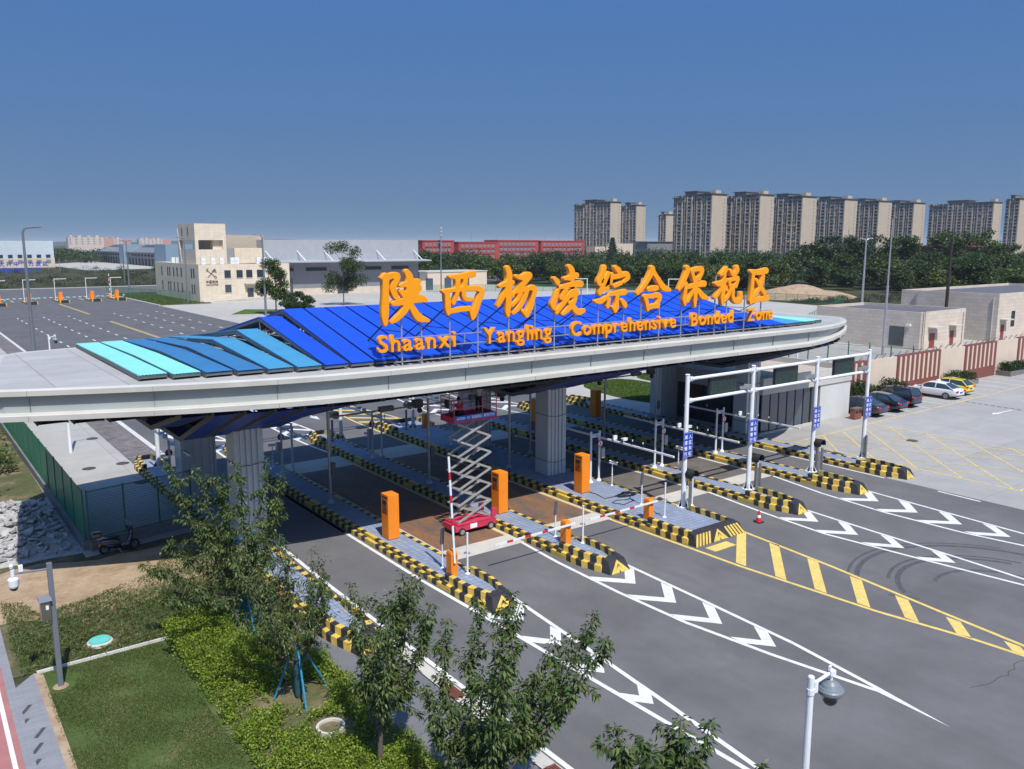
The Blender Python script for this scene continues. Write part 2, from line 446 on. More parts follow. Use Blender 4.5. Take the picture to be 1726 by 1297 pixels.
M['blue_stake'] = mat('blue wrapped stake', (.03,.22,.36), .5, var=.25, vs=7)
M['manhole'] = mat('iron cover', (.06,.058,.056), .7, var=.2, vs=8)
M['skin'] = mat('skin', (.42,.25,.17), .55)
M['cloth_red'] = mat('red cotton', (.80,.015,.06), .85, var=.1, vs=6)
M['cloth_grey'] = mat('pale grey cotton', (.42,.44,.48), .85, var=.1, vs=6)
M['cloth_dark'] = mat('dark trousers', (.012,.016,.03), .85, var=.2, vs=6)
M['hair'] = mat('black hair', (.008,.007,.007), .6)
M['white_grey'] = mat('scratched pale arm paint', (.30,.30,.295), .5, var=.15, vs=5, grime=.3)
M['rail_red'] = mat('pinkish red rail', (.68,.13,.17), .5, var=.2, vs=6)
M['banner_blue'] = mat('blue banner', (.03,.12,.50), .6, var=.1)
M['teak'] = mat('reddish wood', (.22,.07,.045), .6, var=.2, vs=6)

def green_mesh(name, pitch=.07, duty=.16, col=(.012,.13,.065)):
    """welded wire mesh: thin wires with open gaps between"""
    m, N, L, B = nodes(name)
    B.inputs['Base Color'].default_value = c4(col); B.inputs['Roughness'].default_value = .5
    g = N.new('ShaderNodeNewGeometry'); sx = N.new('ShaderNodeSeparateXYZ'); L.new(g.outputs['Position'], sx.inputs[0])
    a = math_(N, L, 'ADD', sx.outputs[0], sx.outputs[1])
    def wires(v, pt):
        f = math_(N, L, 'FRACT', math_(N, L, 'DIVIDE', v, pt)); return math_(N, L, 'LESS_THAN', f, duty)
    w = math_(N, L, 'MAXIMUM', wires(a, pitch), wires(sx.outputs[2], pitch*2))
    t = N.new('ShaderNodeBsdfTransparent'); mx = N.new('ShaderNodeMixShader')
    L.new(w, mx.inputs[0]); L.new(t.outputs[0], mx.inputs[1]); L.new(B.outputs[0], mx.inputs[2])
    L.new(mx.outputs[0], N['Material Output'].inputs['Surface'])
    return m
M['green_mesh'] = green_mesh('green wire mesh', .06, .13, (.015,.10,.055))
def rust_plate():
    m, N, L, B = nodes('rusty weighbridge plate'); p = pos(N, L, (.9,.35,1))
    f = noise(N, L, p, .9, 9, .7)
    col = ramp(N, L, f, [(.30,(.10,.075,.065)),(.45,(.17,.115,.085)),(.56,(.27,.13,.06)),(.72,(.40,.16,.05))])
    col = mixc(N, L, 1.0, col, ramp(N, L, noise(N, L, pos(N, L), 6, 6, .7), [(.3,(.7,.7,.7)),(.6,(1,1,1))]), 'MULTIPLY')
    L.new(col, B.inputs['Base Color']); B.inputs['Roughness'].default_value = .75; B.inputs['Metallic'].default_value = .1
    bump(N, L, B, noise(N, L, pos(N, L), 25, 3), .2, .01)
    return m
M['plate_rust'] = rust_plate()
M['plate_dark'] = blend('dark weighbridge plate', [(.3,(.10,.092,.085)),(.6,(.15,.135,.12)),(.8,(.20,.165,.135))], .7, rough=.75, bs=20, bmp=.2)
M['joint'] = mat('joint grey', (.20,.20,.19), .7)
M['tower_win'] = leafmat('tower glazing', [(0,(.02,.024,.03)),(.6,(.045,.05,.06)),(.85,(.10,.105,.115)),(1,(.26,.25,.235))], 0, .2)
M['car_grey'] = mat('grey brown car paint', (.06,.055,.055), .25, metal=.4, var=.05, coat=.8)
M['car_black'] = mat('black car paint', (.012,.013,.018), .2, var=.05, coat=1.0)
M['car_white'] = mat('white car paint', (.72,.72,.73), .3, var=.02, coat=.8)
M['car_yellow'] = mat('yellow car paint', (.80,.62,.01), .3, var=.02, coat=.8)
M['door_red'] = mat('maroon door', (.22,.035,.035), .5, var=.08)
M['bronze'] = mat('dark bronze', (.17,.115,.075), .5, var=.1)
M['concrete_yard2'] = mat('pale ramp concrete', (.46,.43,.385), .85, var=.12, vs=1, grime=.3)
M['glass_blue2'] = mat('pale blue cladding', (.20,.30,.38), .5, var=.06)
M['wall_cream2'] = mat('far cream wall', (.55,.47,.42), .8)
M['pink'] = mat('far pink wall', (.50,.27,.23), .8)
M['frame_grey2'] = mat('lamp post grey', (.17,.19,.215), .45, metal=.2, var=.08)
M['rust_dark'] = mat('dark brown pipe', (.028,.018,.016), .6, var=.2)
M['dome_grey'] = mat('dome hood grey', (.17,.20,.225), .4, var=.08)
M['dome_black'] = mat('dome glass', (.006,.006,.007), .06, coat=1)
M['slate_paint'] = mat('slate grey paint', (.14,.16,.195), .5, var=.06)
M['green_mesh_dense'] = green_mesh('dense green mesh', .06, .80, (.010,.19,.095))
M['green_mesh_far'] = green_mesh('open green mesh', .16, .16, (.02,.16,.08))
M['wrap_blue'] = mat('dark blue trunk wrap', (.02,.075,.095), .8, var=.3, vs=12)
M['ovalblade'] = leafmat('bright grass blades', [(0,(.05,.10,.015)),(.5,(.08,.14,.022)),(1,(.13,.17,.04))], .25)

# ================================================================== SETTING: ground sheets, roads, markings
g = MB(); g.flat([(-7000,-3000),(9000,-3000),(9000,9000),(-7000,9000)], -.06); struct(g, 'terrain', M['terrain'])
g = MB()
g.flat([(12.9,-40),(47.45,-40),(47.45,25.45),(49.5,25.45),(49.5,57),(13.6,57),(12.9,41)], 0)
struct(g, 'road', M['asphalt'])
g = MB(); g.flat([(13.6,57),(50,57),(50,262),(13.6,262)], 0); g.flat([(-260,262),(420,262),(420,303),(-260,303)], 0)
struct(g, 'road', M['asphalt_far'])
g = MB()
g.flat([(47.45,-40),(160,-40),(160,40.2),(49.5,40.2),(49.5,25.45),(47.45,25.45)], 0)
struct(g, 'parking_ground', M['parking'])
g = MB()
g.flat([(49.5,40.2),(135,40.2),(172,112),(185,180),(165,262),(75,262),(62,203),(50,203),(50,57),(49.5,57)], 0)
struct(g, 'concrete_yard', M['concrete_yard'])
g = MB(); g.flat([(6.0,40.2),(11.6,41),(11.6,240),(6.0,240)], 0); struct(g, 'concrete_yard', M['concrete'])
g = MB(); g.flat([(11.6,57.5),(13.5,57.5),(13.5,240),(11.6,240)], 0); g.flat([(11.6,41),(13.5,41),(13.5,57.5),(11.6,57.5)], 0)
struct(g, 'rough_paving', M['paver_brown'])
g = MB(); g.box(13.5,57.2,-.05,13.85,240,.12); g.box(50,203.2,-.05,50.35,261,.12); g.box(-260,303,-.05,420,303.4,.14); g.box(-260,261.6,-.05,13.4,262,.14)
struct(g, 'kerb', M['kerbstone'])
# left foreground grounds
g = MB(); g.flat([(-30,30.0),(11.0,30.0),(12.8,41),(6.0,40.6),(6.0,170),(-30,170)], -.03); struct(g, 'weedy_ground', M['weedy'])
g = MB()
pts = []
for k in range(40):
    a = 2*math.pi*k/40; r = 1 + .16*math.sin(3*a+1) + .1*math.sin(7*a) + .06*math.sin(13*a+2)
    pts.append((6.4 + 6.2*r*math.cos(a), 37.2 + 3.1*r*math.sin(a)))
g.flat(pts, -.012)
struct(g, 'dirt_patch', M['dirt'])
g = MB(); g.flat([(2.62,-10),(10.7,-10),(10.7,29.8),(2.75,29.8)], -.02); struct(g, 'lawn', M['lawn'])
g = MB(); g.flat([(6.7,-10),(10.72,-10),(10.75,29.2),(9.5,30.6),(7.2,30.1)], -.006); struct(g, 'hedge_bed', M['weedy'])
g = MB(); g.flat([(10.72,-10),(12.86,-10),(12.86,26),(11.3,26.5),(10.75,29)], 0); struct(g, 'side_paving', M['side_pave'])
g = MB(); g.flat([(12.86,-10),(13.32,-10),(13.36,25),(12.9,25)], .006); struct(g, 'gutter', M['strip'])
g = MB(); g.flat([(1.62,-10),(2.52,-10),(2.62,29.9),(2.02,29.2)], 0); struct(g, 'footpath', M['paver_grey'])
g = MB(); g.flat([(-3,-10),(1.40,-10),(1.75,29),(2.0,45),(2.2,70),(-1,70),(-1.5,45)], 0); struct(g, 'cycle_track', M['red_track'])
g = MB(); g.flat([(1.40,-10),(1.62,-10),(2.02,29.2),(2.25,45),(2.6,70),(2.2,70),(2.0,45),(1.75,29)], .012); struct(g, 'kerb', M['paver_grey'])
g = MB(); g.flat([(1.12,-10),(1.24,-10),(1.60,29),(1.86,45),(1.74,45),(1.48,29)], .006); struct(g, 'track_line', M['white'])
g = MB(); g.box(2.70,29.80,-.05,6.9,29.88,.07); struct(g, 'kerb', M['kerbstone'])
g = MB(); g.flat([(2.50,-10),(2.74,-10),(2.86,29.7),(2.62,29.9)], .003); struct(g, 'earth_edge', M['dirt'])
g = MB()
for i in range(12):
    y = 29.0 - i*.82; xo = 1.80 + .16*((i*2) % 3) - .004*i
    if i in (1,): continue
    g.flat([(xo-.02,y),(xo+.26,y+.46),(xo+.36,y+.40),(xo+.08,y-.06)], .005)
struct(g, 'paving_accents', M['paver_dark'])
g = MB()
for k in range(0, 9): g.flat([(7+.1*k, 303.4+.02*k)]*1+[(8,303.5),(8,303.6)], -.05)
# grass ovals by the yard path
def blob(poly, z0, z1):
    P_ = [Vector((x,y)) for x,y in poly]; out = []
    n = len(P_)
    for i in range(n):
        a,b,c,d = P_[i-1],P_[i],P_[(i+1)%n],P_[(i+2)%n]
        for u in (0,.25,.5,.75):
            out.append(tuple(.5*((2*b)+(c-a)*u+(2*a-5*b+4*c-d)*u*u+(3*b-a-3*c+d)*u**3)))
    return out
g = MB(); l1 = blob([(54.5,60.8),(57.5,62.4),(61.0,61.6),(61.2,56),(58.8,50.8),(54.6,49.9),(53.2,54)], 0, 1); g.flat(l1[::-1], .04)
l2 = blob([(62.9,61.8),(66,62.8),(69.5,62.0),(69.5,58),(66,53.5),(63.0,53.5),(62.6,57.5)],0,1); g.flat(l2[::-1], .04); struct(g, 'oval_lawn', M['oval_lawn'])
g = MB(); g.flat([(50.35,203.2),(60.8,203.2),(60.8,262),(50.35,262)], .02); g.flat([(55,168),(66,165),(72,172),(62,180)], .02); struct(g, 'grass_verge', M['oval_lawn'])
# bare mound beyond the yard
g = MB(); n = 26; vs = []; fs = []
for i in range(n):
    for j in range(n):
        u = (i/(n-1)-.5)*2; v = (j/(n-1)-.5)*2; r = math.hypot(u,v)
        h = 2.6*max(0,1-r*r)**1.0*(1+.2*math.sin(5*u+2)+.15*math.cos(6*v)+.1*math.sin(11*u+5*v))
        vs.append((197+17*u+6*v, 134+13*v-5*u, h-.2))
for i in range(n-1):
    for j in range(n-1): fs.append((i*n+j,(i+1)*n+j,(i+1)*n+j+1,i*n+j+1))
g.add(vs, fs); struct(g, 'earth_mound', M['dirt'], smooth=True)
# far hills fading out along the horizon
def ridge(y0, x0, x1, h, seed, depth):
    r = random.Random(seed); g = MB(); n = 90
    ph = [r.random()*6 for _ in range(4)]
    vs = []; fs = []
    for i in range(n):
        x = x0 + (x1-x0)*i/(n-1); t = i/(n-1)*6.28
        z = h*(.62 + .22*math.sin(2.3*t+ph[0]) + .12*math.sin(6.1*t+ph[1]) + .05*math.sin(17*t+ph[2]) + .04*math.sin(41*t+ph[3]))
        vs += [(x, y0-depth, -1), (x, y0, z), (x, y0+depth, -1)]
    for i in range(n-1):
        for k in (0,1): fs.append((i*3+k,(i+1)*3+k,(i+1)*3+k+1,i*3+k+1))
    g.add(vs, fs); return g
for (y0,x0,x1,h,sd_,dp) in ((1900,-900,2600,14,1,120),(3000,-1500,4200,24,2,250),(4600,-2200,6500,44,3,500)):
    struct(ridge(y0,x0,x1,h,sd_,dp), 'hills', M['terrain'], smooth=True)

# ------------------------------------------------------------------ painted markings
mw = MB(); my = MB(); mt = MB()
def strip(mb, pts, w, z=.005):
    for (x0,y0),(x1,y1) in zip(pts, pts[1:]):
        d = Vector((x1-x0,y1-y0)).normalized(); nx, ny = -d.y*w/2, d.x*w/2
        mb.flat([(x0-nx,y0-ny),(x1-nx,y1-ny),(x1+nx,y1+ny),(x0+nx,y0+ny)], z)
def sheet_up(mb):   # all faces look upwards
    for i, f in enumerate(mb.f):
        a,b,c = (Vector(mb.v[f[k]]) for k in (0,1,2))
        if (b-a).cross(c-a).z < 0: mb.f[i] = tuple(reversed(f))
def vzone(left, right, ys, mir=False, w=.17):
    fy = (lambda y: 81.2-y) if mir else (lambda y: y)
    def xat(line, y):
        for (xa,ya),(xb,yb) in zip(line, line[1:]):
            if min(ya,yb) <= y <= max(ya,yb): return xa+(xb-xa)*(y-ya)/(yb-ya)
        return line[-1][0]
    strip(mw, [(x,fy(y)) for x,y in left], w, .005); strip(mw, [(x,fy(y)) for x,y in right], w, .008)
    for y in ys:
        xl, xr = xat(left, y+1.0)+w/2, xat(right, y+1.0)-w/2
        if xr-xl < .12: continue
        xm = (xl+xr)/2; dy = min(1.15, (xr-xl)*.62); t = .62
        for a, b in (((xl,y+dy),(xm,y)), ((xm,y),(xr,y+dy))):
            mw.flat([(a[0],fy(a[1])),(b[0],fy(b[1])),(b[0],fy(b[1]+t)),(a[0],fy(a[1]+t))], .005)
YS = [23.2,20.9,18.6,16.3]
Z = {1: ([(16.85,45),(16.85,28.8),(17.0,24.5),(17.15,19),(17.35,11)], [(18.95,25.8),(18.4,19.9),(18.0,15.9),(17.45,11)]),
     2: ([(23.0,30),(22.75,27),(22.65,23),(22.75,19.5),(23.25,16),(23.95,12.5)], [(25.05,26),(24.8,20.6),(24.55,16.1),(24.05,12.5)]),
     4: ([(36.5,30),(35.95,26),(35.6,22),(36.1,17.5),(37.0,11)], [(38.2,25.7),(37.85,21),(37.6,16.5),(37.1,11)]),
     5: ([(42.3,29.8),(41.5,26),(41.1,22),(41.2,18),(42.6,10)], [(44.1,25.8),(43.75,21),(43.4,16),(42.7,10)])}
for k, (l, r) in Z.items():
    vzone(l, r, YS); vzone(l, r, YS, True)
mw.flat([(23.86,12.6),(24.14,12.6),(23.72,10.2)], .011)
strip(mw, [(13.5,-10),(13.5,31.5),(13.9,49)], .17)
strip(mw, [(47.35,45),(47.35,25.5)], .15); strip(mw, [(47.2,22.2),(47.1,19.8)], .15)
strip(mw, [(38.45,30.2),(38.45,25)], .01)
def yzone(mir=False):
    fy = (lambda y: 81.2-y) if mir else (lambda y: y)
    strip(my, [(x,fy(y)) for x,y in ((28.7,45),(28.7,29.6),(28.9,21.7),(29.4,15.7),(30.0,12.4),(30.35,8))], .17)
    strip(my, [(x,fy(y)) for x,y in ((32.8,25.7),(32.1,19.4),(31.3,14),(30.9,11),(30.5,8))], .17)
    for (xr,yr),(xl,yl) in (((32.6,24.9),(29.1,22.2)),((32.45,22.9),(29.2,20.2)),((32.1,20.6),(29.35,18.4)),((31.75,18.3),(29.5,16.6)),((31.4,16.1),(29.75,14.8)),((31.05,13.9),(30.0,13.0)),((30.75,11.7),(30.2,11.2))):
        my.flat([(xr,fy(yr)),(xl,fy(yl)),(xl,fy(yl-.55)),(xr,fy(yr-.55))], .005)
    my.flat([(30.9,fy(24.2)),(29.4,fy(24.2)),(29.4,fy(23.6)),(30.9,fy(23.6))], .005)
yzone(); yzone(True)
for x in (28.75, 32.75): strip(my, [(x,31.2),(x,50)], .14, .014)
for x in (19.15,23.0,25.35): strip(my, [(x,31.2),(x,50)], .12, .014)
# lane dashes and arrows behind the gate
for x, ya in ((19.4,128),(23.8,128),(28.1,134),(36.8,130),(40.9,126),(45.0,124)):
    y = ya
    while y < 186: strip(mw, [(x,y),(x,y+2.0)], .22, .006); y += 6.0
for x in (32.2,32.55): strip(my, [(x,100),(x,167)], .15, .006); strip(my, [(x,186),(x,222)], .15, .006)
for k in range(26): mw.flat([(14.6+k*1.4,249),(15.3+k*1.4,249),(15.3+k*1.4,251.5),(14.6+k*1.4,251.5)], .006)
for x in (17.5,21,24.5,28,36.5,40,43.5,47): strip(mw, [(x,236),(x,243)], .22, .006)
def arrow(x, y, s, d=1):
    mw.flat([(x-.08*s,y),(x+.08*s,y),(x+.08*s,y+d*2.6*s),(x-.08*s,y+d*2.6*s)], .006)
    mw.flat([(x-.32*s,y+d*2.6*s),(x+.32*s,y+d*2.6*s),(x,y+d*4*s)], .006)
for x in (15.6,21,27): arrow(x, 66, 1.0, -1)
for x in (34.6,40.2,46): arrow(x, 66, 1.0, 1)
for x in (21.6,26,30,34.6,39,43): arrow(x, 108, 1.0, 1)
# parking bays
for k in range(17): strip(mw, [(65.8+k*2.72, 34.9),(65.8+k*2.72, 39.6)], .12, .006)
arrow(73.0, 30.3, .01, 1); mw.flat([(73.6,30.2),(76.2,30.1),(76.2,30.25),(73.6,30.4)], .006); mw.flat([(73.6,29.95),(73.6,30.65),(72.7,30.35)], .006)
strip(mt, [(51.6,34.3),(110,35.2)], .15, .006)
strip(mt, [(51.0,19.4),(51.0,34.2)], .15, .006); strip(mt, [(61.4,20),(61.2,34.3)], .15, .006); strip(mt, [(51,19.4),(61.4,19.6)], .15, .006)
for (a, b) in (((59.5,34.0),(51.1,25.5)),((61.2,32.9),(51.1,22.7)),((61.2,30.0),(51.1,19.8)),((61.2,26.9),(54,19.5)),((56.9,34.2),(51.1,28.3)),((54.4,34.2),(51.1,31.0)),((61.2,24),(57,19.6))):
    strip(mt, [a,b], .13, .008)
for (a, b) in (((57.6,31.5),(61.2,28)),((55.2,34.2),(61.2,23.2)),((53.2,34.2),(60.9,21)),((51.1,34.2),(58.5,22.2)),((51.1,30),(56.2,20.5)),((51.1,26.5),(54,19.6)),((58.3,34.2),(61.3,31.3))):
    strip(mt, [a,b], .13, .010)
for mb, nm, mm in ((mw,'road_markings','white'),(my,'road_markings','yellow'),(mt,'parking_markings','yellow_thin')):
    sheet_up(mb); struct(mb, nm, M[mm])
g = MB()
for k in range(26): g.flat([(76.7-.03*k,34.4-.55*k),(76.95-.03*k,34.4-.55*k),(76.95-.03*k,34.05-.55*k),(76.7-.03*k,34.05-.55*k)], .006)
sheet_up(g); struct(g, 'drain_slots', M['crack'])
# tyre marks and a crack in the asphalt
g = MB()
def arcmark(cx, cy, r, a0, a1, w):
    n = 30
    
    pr = [(math.cos(rad(a0+(a1-a0)*i/n)), math.sin(rad(a0+(a1-a0)*i/n))) for i in range(n+1)]
    zz = .0008+.0005*len(g.f)/30
    for (ca,sa),(cb,sb) in zip(pr, pr[1:]): g.flat([(cx+(r-w/2)*ca,cy+(r-w/2)*sa),(cx+(r+w/2)*ca,cy+(r+w/2)*sa),(cx+(r+w/2)*cb,cy+(r+w/2)*sb),(cx+(r-w/2)*cb,cy+(r-w/2)*sb)], zz)
for (r, a0, a1, w) in ((4.0,20,140,.22),(4.35,15,120,.14),(5.6,10,135,.22),(5.95,25,120,.12),(2.6,0,110,.18)): arcmark(35.0, 13.4, r, a0, a1, w)
for (x, y) in ((31.3,16.3),(31.75,15.8)): strip(g, [(x,y),(x+.05,y-.5)], .16, .0035)
pass
sheet_up(g); struct(g, 'tyre_marks', M['tyre'])
g = MB(); p_ = [(26.5,10.9)]
for i in range(14): p_.append((p_[-1][0]+.34+.1*random.uniform(-1,1), p_[-1][1]+.16*random.uniform(-1,1.2)))
strip(g, p_, .025, .003); sheet_up(g); struct(g, 'road_crack', M['crack'])
# weighbridge decks and pale strips in the lanes
LANES = [(19.05,23.15),(25.25,28.85),(32.85,36.45),(38.35,42.3)]
g1 = MB(); g2 = MB(); g3 = MB()
for i, (a, b) in enumerate(LANES):
    for y0, y1 in ((29.9,31.2),(47.6,50.3)): g1.flat([(a,y0),(b,y0),(b,y1),(a,y1)], .007)
    (g2 if i < 2 else g3).flat([(a+.25,31.2),(b-.25,31.2),(b-.25,47.6),(a+.25,47.6)], .010)
    for x in (a, b-.25): g1.flat([(x,31.2),(x+.25,31.2),(x+.25,47.6),(x,47.6)], .007)
struct(g1, 'weighbridge_strip', M['strip']); struct(g2, 'weighbridge_deck', M['plate_rust']); struct(g3, 'weighbridge_deck', M['plate_dark'])

# covers and small ground things
def cover(x, y, r, z, m, name, label, cat, group=None):
    t = thing(name, label, cat, (x,y,z), 0, group)
    mb = MB(); mb.lathe((0,0,0), [(r*1.12,0),(r*1.12,.012),(r,.014)], 24); mb.build('frame', M['manhole'], t, world=False)
    mb = MB(); mb.lathe((0,0,0), [(r*.96,.014),(r*.96,.026),(r*.9,.03)], 24); mb.build('lid', m, t, world=False)
MH = [(9.1,56.8,'iron manhole cover in the sunny yard nearest the green fence'),(11.1,56.9,'iron manhole cover in the sunny yard beside the brown pavers'),(11.0,51.6,'iron manhole cover in the canopy shade beside the striped kerb'),
      (10.9,65.7,'iron manhole cover next to the shadow of the white camera pole'),(58.2,29.5,'iron manhole cover inside the yellow hatched box'),(77.8,49.2,'iron manhole cover behind the boundary wall')]
for x, y, l in MH: cover(x, y, .36, .002, M['manhole'], 'manhole_cover', l, 'manhole cover', 'iron manhole covers')
cover(24.9,50.8,.36,.302,M['manhole'],'manhole_cover','round cover in the shaded blue island paving','manhole cover','iron manhole covers')
cover(33.0,50.0,.4,.302,M['manhole'],'manhole_cover','round cover in the wide island paving in shade','manhole cover','iron manhole covers')
t = thing('well_cover', 'round turquoise cover lying among the weeds', 'well cover', (4.8,30.8,.02))
mb = MB(); mb.lathe((0,0,0), [(.42,0),(.42,.10),(.36,.13)], 24); mb.build('collar', M['strip'], t, world=False)
mb = MB(); mb.lathe((0,0,0), [(.36,.12),(.35,.17),(.0,.19)], 24); mb.build('lid', M['teal'], t, world=False)
t = thing('well_ring', 'concrete well ring set among the hedge plants', 'well ring', (9.1,21.0,0))
mb = MB(); mb.lathe((0,0,0), [(.42,0),(.42,.14),(.34,.14),(.33,.05)], 24); mb.build('ring', M['strip'], t, world=False)
mb = MB(); mb.lathe((0,0,0), [(.33,.0),(.33,.07)], 20); mb.build('inside_lid', M['weedy'], t, world=False)
for i, y in enumerate((20.6,17.9,15.4)):
    t = thing('drain_grate', ['rusty drain grate in the gutter nearest the striped island','rusty drain grate in the gutter between leaning trees','rusty drain grate in the gutter under the bottom tree'][i], 'drain grate', (13.1,y,.008), 0, 'gutter drain grates')
    mb = MB(); mb.box(-.2,-.42,0,.2,.42,.006); mb.build('pit', M['black'], t, world=False)
    mb = MB(); mb.box(-.21,-.43,.004,.21,-.39,.022); mb.box(-.21,.39,.004,.21,.43,.022)
    for k in range(12): mb.box(-.2,-.37+k*.066,.006,.2,-.345+k*.066,.02)
    mb.build('bars', M['teak'], t, world=False)

# ================================================================== TOLL ISLANDS
def nose(mbs, xl, xr, s, fy):
    """raised striped bumper at one end; s = +1 faces -y; mbs = mesh with slots yellow, black"""
    prof = [(0,0),(.02,.27),(.19,.30),(.22,.56),(.42,.59),(.42,0)]
    n = 8; L0, L1 = 24.95, 27.6
    for side in (0, 1):
        for k in range(n):
            ya = L0+(L1-L0)*k/n; yb = L0+(L1-L0)*(k+1)/n - .004
            vs = []
            for y in (ya, yb):
                for (dx, z) in prof:
                    tp = (.30 if xr-xl < 2.6 else .10)*max(0,(26.2-y)/1.25)**1.3
                    x = xl+dx+tp if side == 0 else xr-dx-tp
                    vs.append((x, fy(y+.22*z), z))
            m_ = len(prof)
            fs = [tuple(range(m_)), tuple(reversed(range(m_, 2*m_)))] + [(i, m_+i, m_+(i+1)%m_, (i+1)%m_) for i in range(m_)]
            mbs.add(vs, fs, (k+side) % 2)
    # end wedge
    tp = .30 if xr-xl < 2.6 else .10
    xl += tp; xr -= tp
    w = xr-xl; y0, y1 = 24.45, 24.94
    ins = .10 if w < 2.2 else .05
    vs = [(xl+ins,fy(y0),0),(xr-ins,fy(y0),0),(xr-.0,fy(y1),0),(xl+.0,fy(y1),0),
          (xl+ins+.1,fy(y0+.28),.50),(xr-ins-.1,fy(y0+.28),.50),(xr-.2,fy(y1+.2),.58),(xl+.2,fy(y1+.2),.58)]
    mbs.add(vs, [(3,2,1,0),(4,5,6,7),(0,1,5,4),(1,2,6,5),(2,3,7,6),(3,0,4,7)], 1)
    def face(u, v):  # u across, v up on the sloping end face, 4 mm proud
        x = xl+ins+.1*v + (w-2*ins-.2*v)*u; return (x, fy(y0+.28*v-.006), .50*v+.003)
    cols = max(1, round(w/1.9))
    for c in range(cols if w < 2.4 else 1):
        ua, ub = .08, .92
        um = .5
        if w >= 2.4: ua, ub = .36, .64
        for (v0, v1) in ((.02,.42),(.55,.95)):
            t = .26
            mbs.add([face(ua,v0*.2),face(um,v1-t*.2),face(um,v1-t-.1),face(ua+.12,v0*.2)][:4], [(0,1,2,3)], 0) if False else None
        th = .27*(ub-ua)
        for top in (1.0, .55):
            b = .02
            hw = (ub-ua)/2*min(1,(top)/.95)*1.1
            mbs.add([face(um-hw,b),face(um-hw+th,b),face(um,top-.28),face(um,top)], [(0,1,2,3)], 0)
            mbs.add([face(um+hw-th,b),face(um+hw,b),face(um,top),face(um,top-.28)], [(0,1,2,3)], 0)
    if w >= 2.4:
        for k in range(5):
            for sgn in (-1, 1):
                c = .5+sgn*(.20+.065*k)
                mbs.add([face(c-.02+sgn*.03,.02),face(c+.02+sgn*.03,.02),face(c+.02-sgn*.03,.99),face(c-.02-sgn*.03,.99)], [(0,1,2,3)], 0)

def island(xl, xr, label, y0=24.45, y1=56.6, ends=(1,1)):
    t = thing('toll_island', label, 'traffic island', ((xl+xr)/2, (y0+y1)/2, 0), 0, 'striped toll islands')
    mb = MB(); mb.box(xl+.36, y0+.75, 0, xr-.36, y1-.75, .30); mb.build('paving', M['island'], t)
    cut = lambda y: (y > 47 and xr-xl > 3)
    for side in (0, 1):
        mb = MB(); n = int((54.4-26.9)/.36); yy = 26.95
        for k in range(n):
            ya = yy + k*.36; yb = ya+.356
            solid = (k % 19) < 2
            for tier in (0, 1):
                x0, x1, z = ((.0,.17,.20),(.172,.36,.33))[tier]
                if side: X0, X1 = xr-x1, xr-x0
                else: X0, X1 = xl+x0, xl+x1
                mb.box(X0, ya, -.02, X1, yb, z, 0 if solid else (k+tier) % 2)
        mb.build('kerb', [M['kerb_y'], M['kerb_k']], t)
    mb = MB()
    if ends[0]: nose(mb, xl, xr, 1, lambda y: y)
    o = mb.build('bumper', [M['kerb_y'], M['kerb_k']], t)
    mb = MB(); nose(mb, xl, xr, -1, lambda y: 81.05-y)
    o = mb.build('bumper', [M['kerb_y'], M['kerb_k']], t)
    for ob in t.children:
        bm = bmesh.new(); bm.from_mesh(ob.data); bmesh.ops.recalc_face_normals(bm, faces=bm.faces); bm.to_mesh(ob.data); bm.free()
    return t
ISL = [(11.35,13.15,'striped island under the first column beside the green fence'),(17.05,18.95,'striped island carrying the tall upright barrier arm'),
       (23.2,25.15,'striped island behind the red scissor lift'),(28.95,32.75,'wide striped island with a ribbed column and cable heap'),
       (36.6,38.35,'striped island behind the red traffic cone'),(42.45,44.2,'narrow striped island fourth signpost counting leftward from parking'),
       (47.6,49.35,'outermost striped island beside the yellow hatched parking box')]
ISL[5] = (42.45,44.2,'narrow striped island between the cone lane and the outermost striped island')
for a, b, l in ISL: island(a, b, l)

# ================================================================== CANOPY
OUT = [(2.95,41.0),(2.6,38),(2.1,35.6),(2.9,35.2),(3.6,34.85),(6.05,33.8),(9.4,32.5),(13.5,31.45),(17,31.15),(31,31.0),(47.2,30.9),(49.8,31.1),(52,31.7),(54.2,32.75),(56.1,34.1),(56.15,34.5),(56.0,40),(55.8,47.5),(54,48.6),(48,49.2),(15,48.95),(8,48.1),(4.6,47.4),(3.75,47.1),(3.6,45.0)]
def densify(poly, step=1.2):
    out = []
    n = len(poly)
    for i in range(n):
        a = Vector(poly[i]); b = Vector(poly[(i+1)%n]); k = max(1, int((b-a).length/step))
        for j in range(k): out.append(tuple(a+(b-a)*j/k))
    # smooth the corners
    for _ in range(1):
        out = [tuple((Vector(out[i-1])+2*Vector(out[i])+Vector(out[(i+1)%len(out)]))/4) for i in range(len(out))]
    return out
OUT = densify(OUT)
def inset(poly, d):
    n = len(poly); res = []
    for i in range(n):
        a = Vector(poly[i-1]); b = Vector(poly[(i+1)%n]); t_ = (b-a).normalized()
        res.append((poly[i][0]-t_.y*d, poly[i][1]+t_.x*d))
    return res
def ring(mb, polys, m=0):
    n = len(polys[0][0]); base = len(mb.v)
    for poly, z in polys: mb.v += [(x,y,z+(.62*min(1,max(0,(x-47)/8.5))**1.3 if z < 8 else 0)) for x,y in poly]
    for k in range(len(polys)-1):
        for i in range(n):
            j = (i+1)%n; mb.f.append((base+k*n+i, base+k*n+j, base+(k+1)*n+j, base+(k+1)*n+i)); mb.m.append(m)
can = thing('toll_gate_canopy', 'long boat shaped toll gate canopy with blue folded roof and pale fascia', 'canopy', (31,40,0))
mb = MB(); mb.flat(inset(OUT,.40), 8.70); mb.flat(inset(OUT,.6)[::-1], 7.62); mb.build('roof_deck', M['deck'], can)
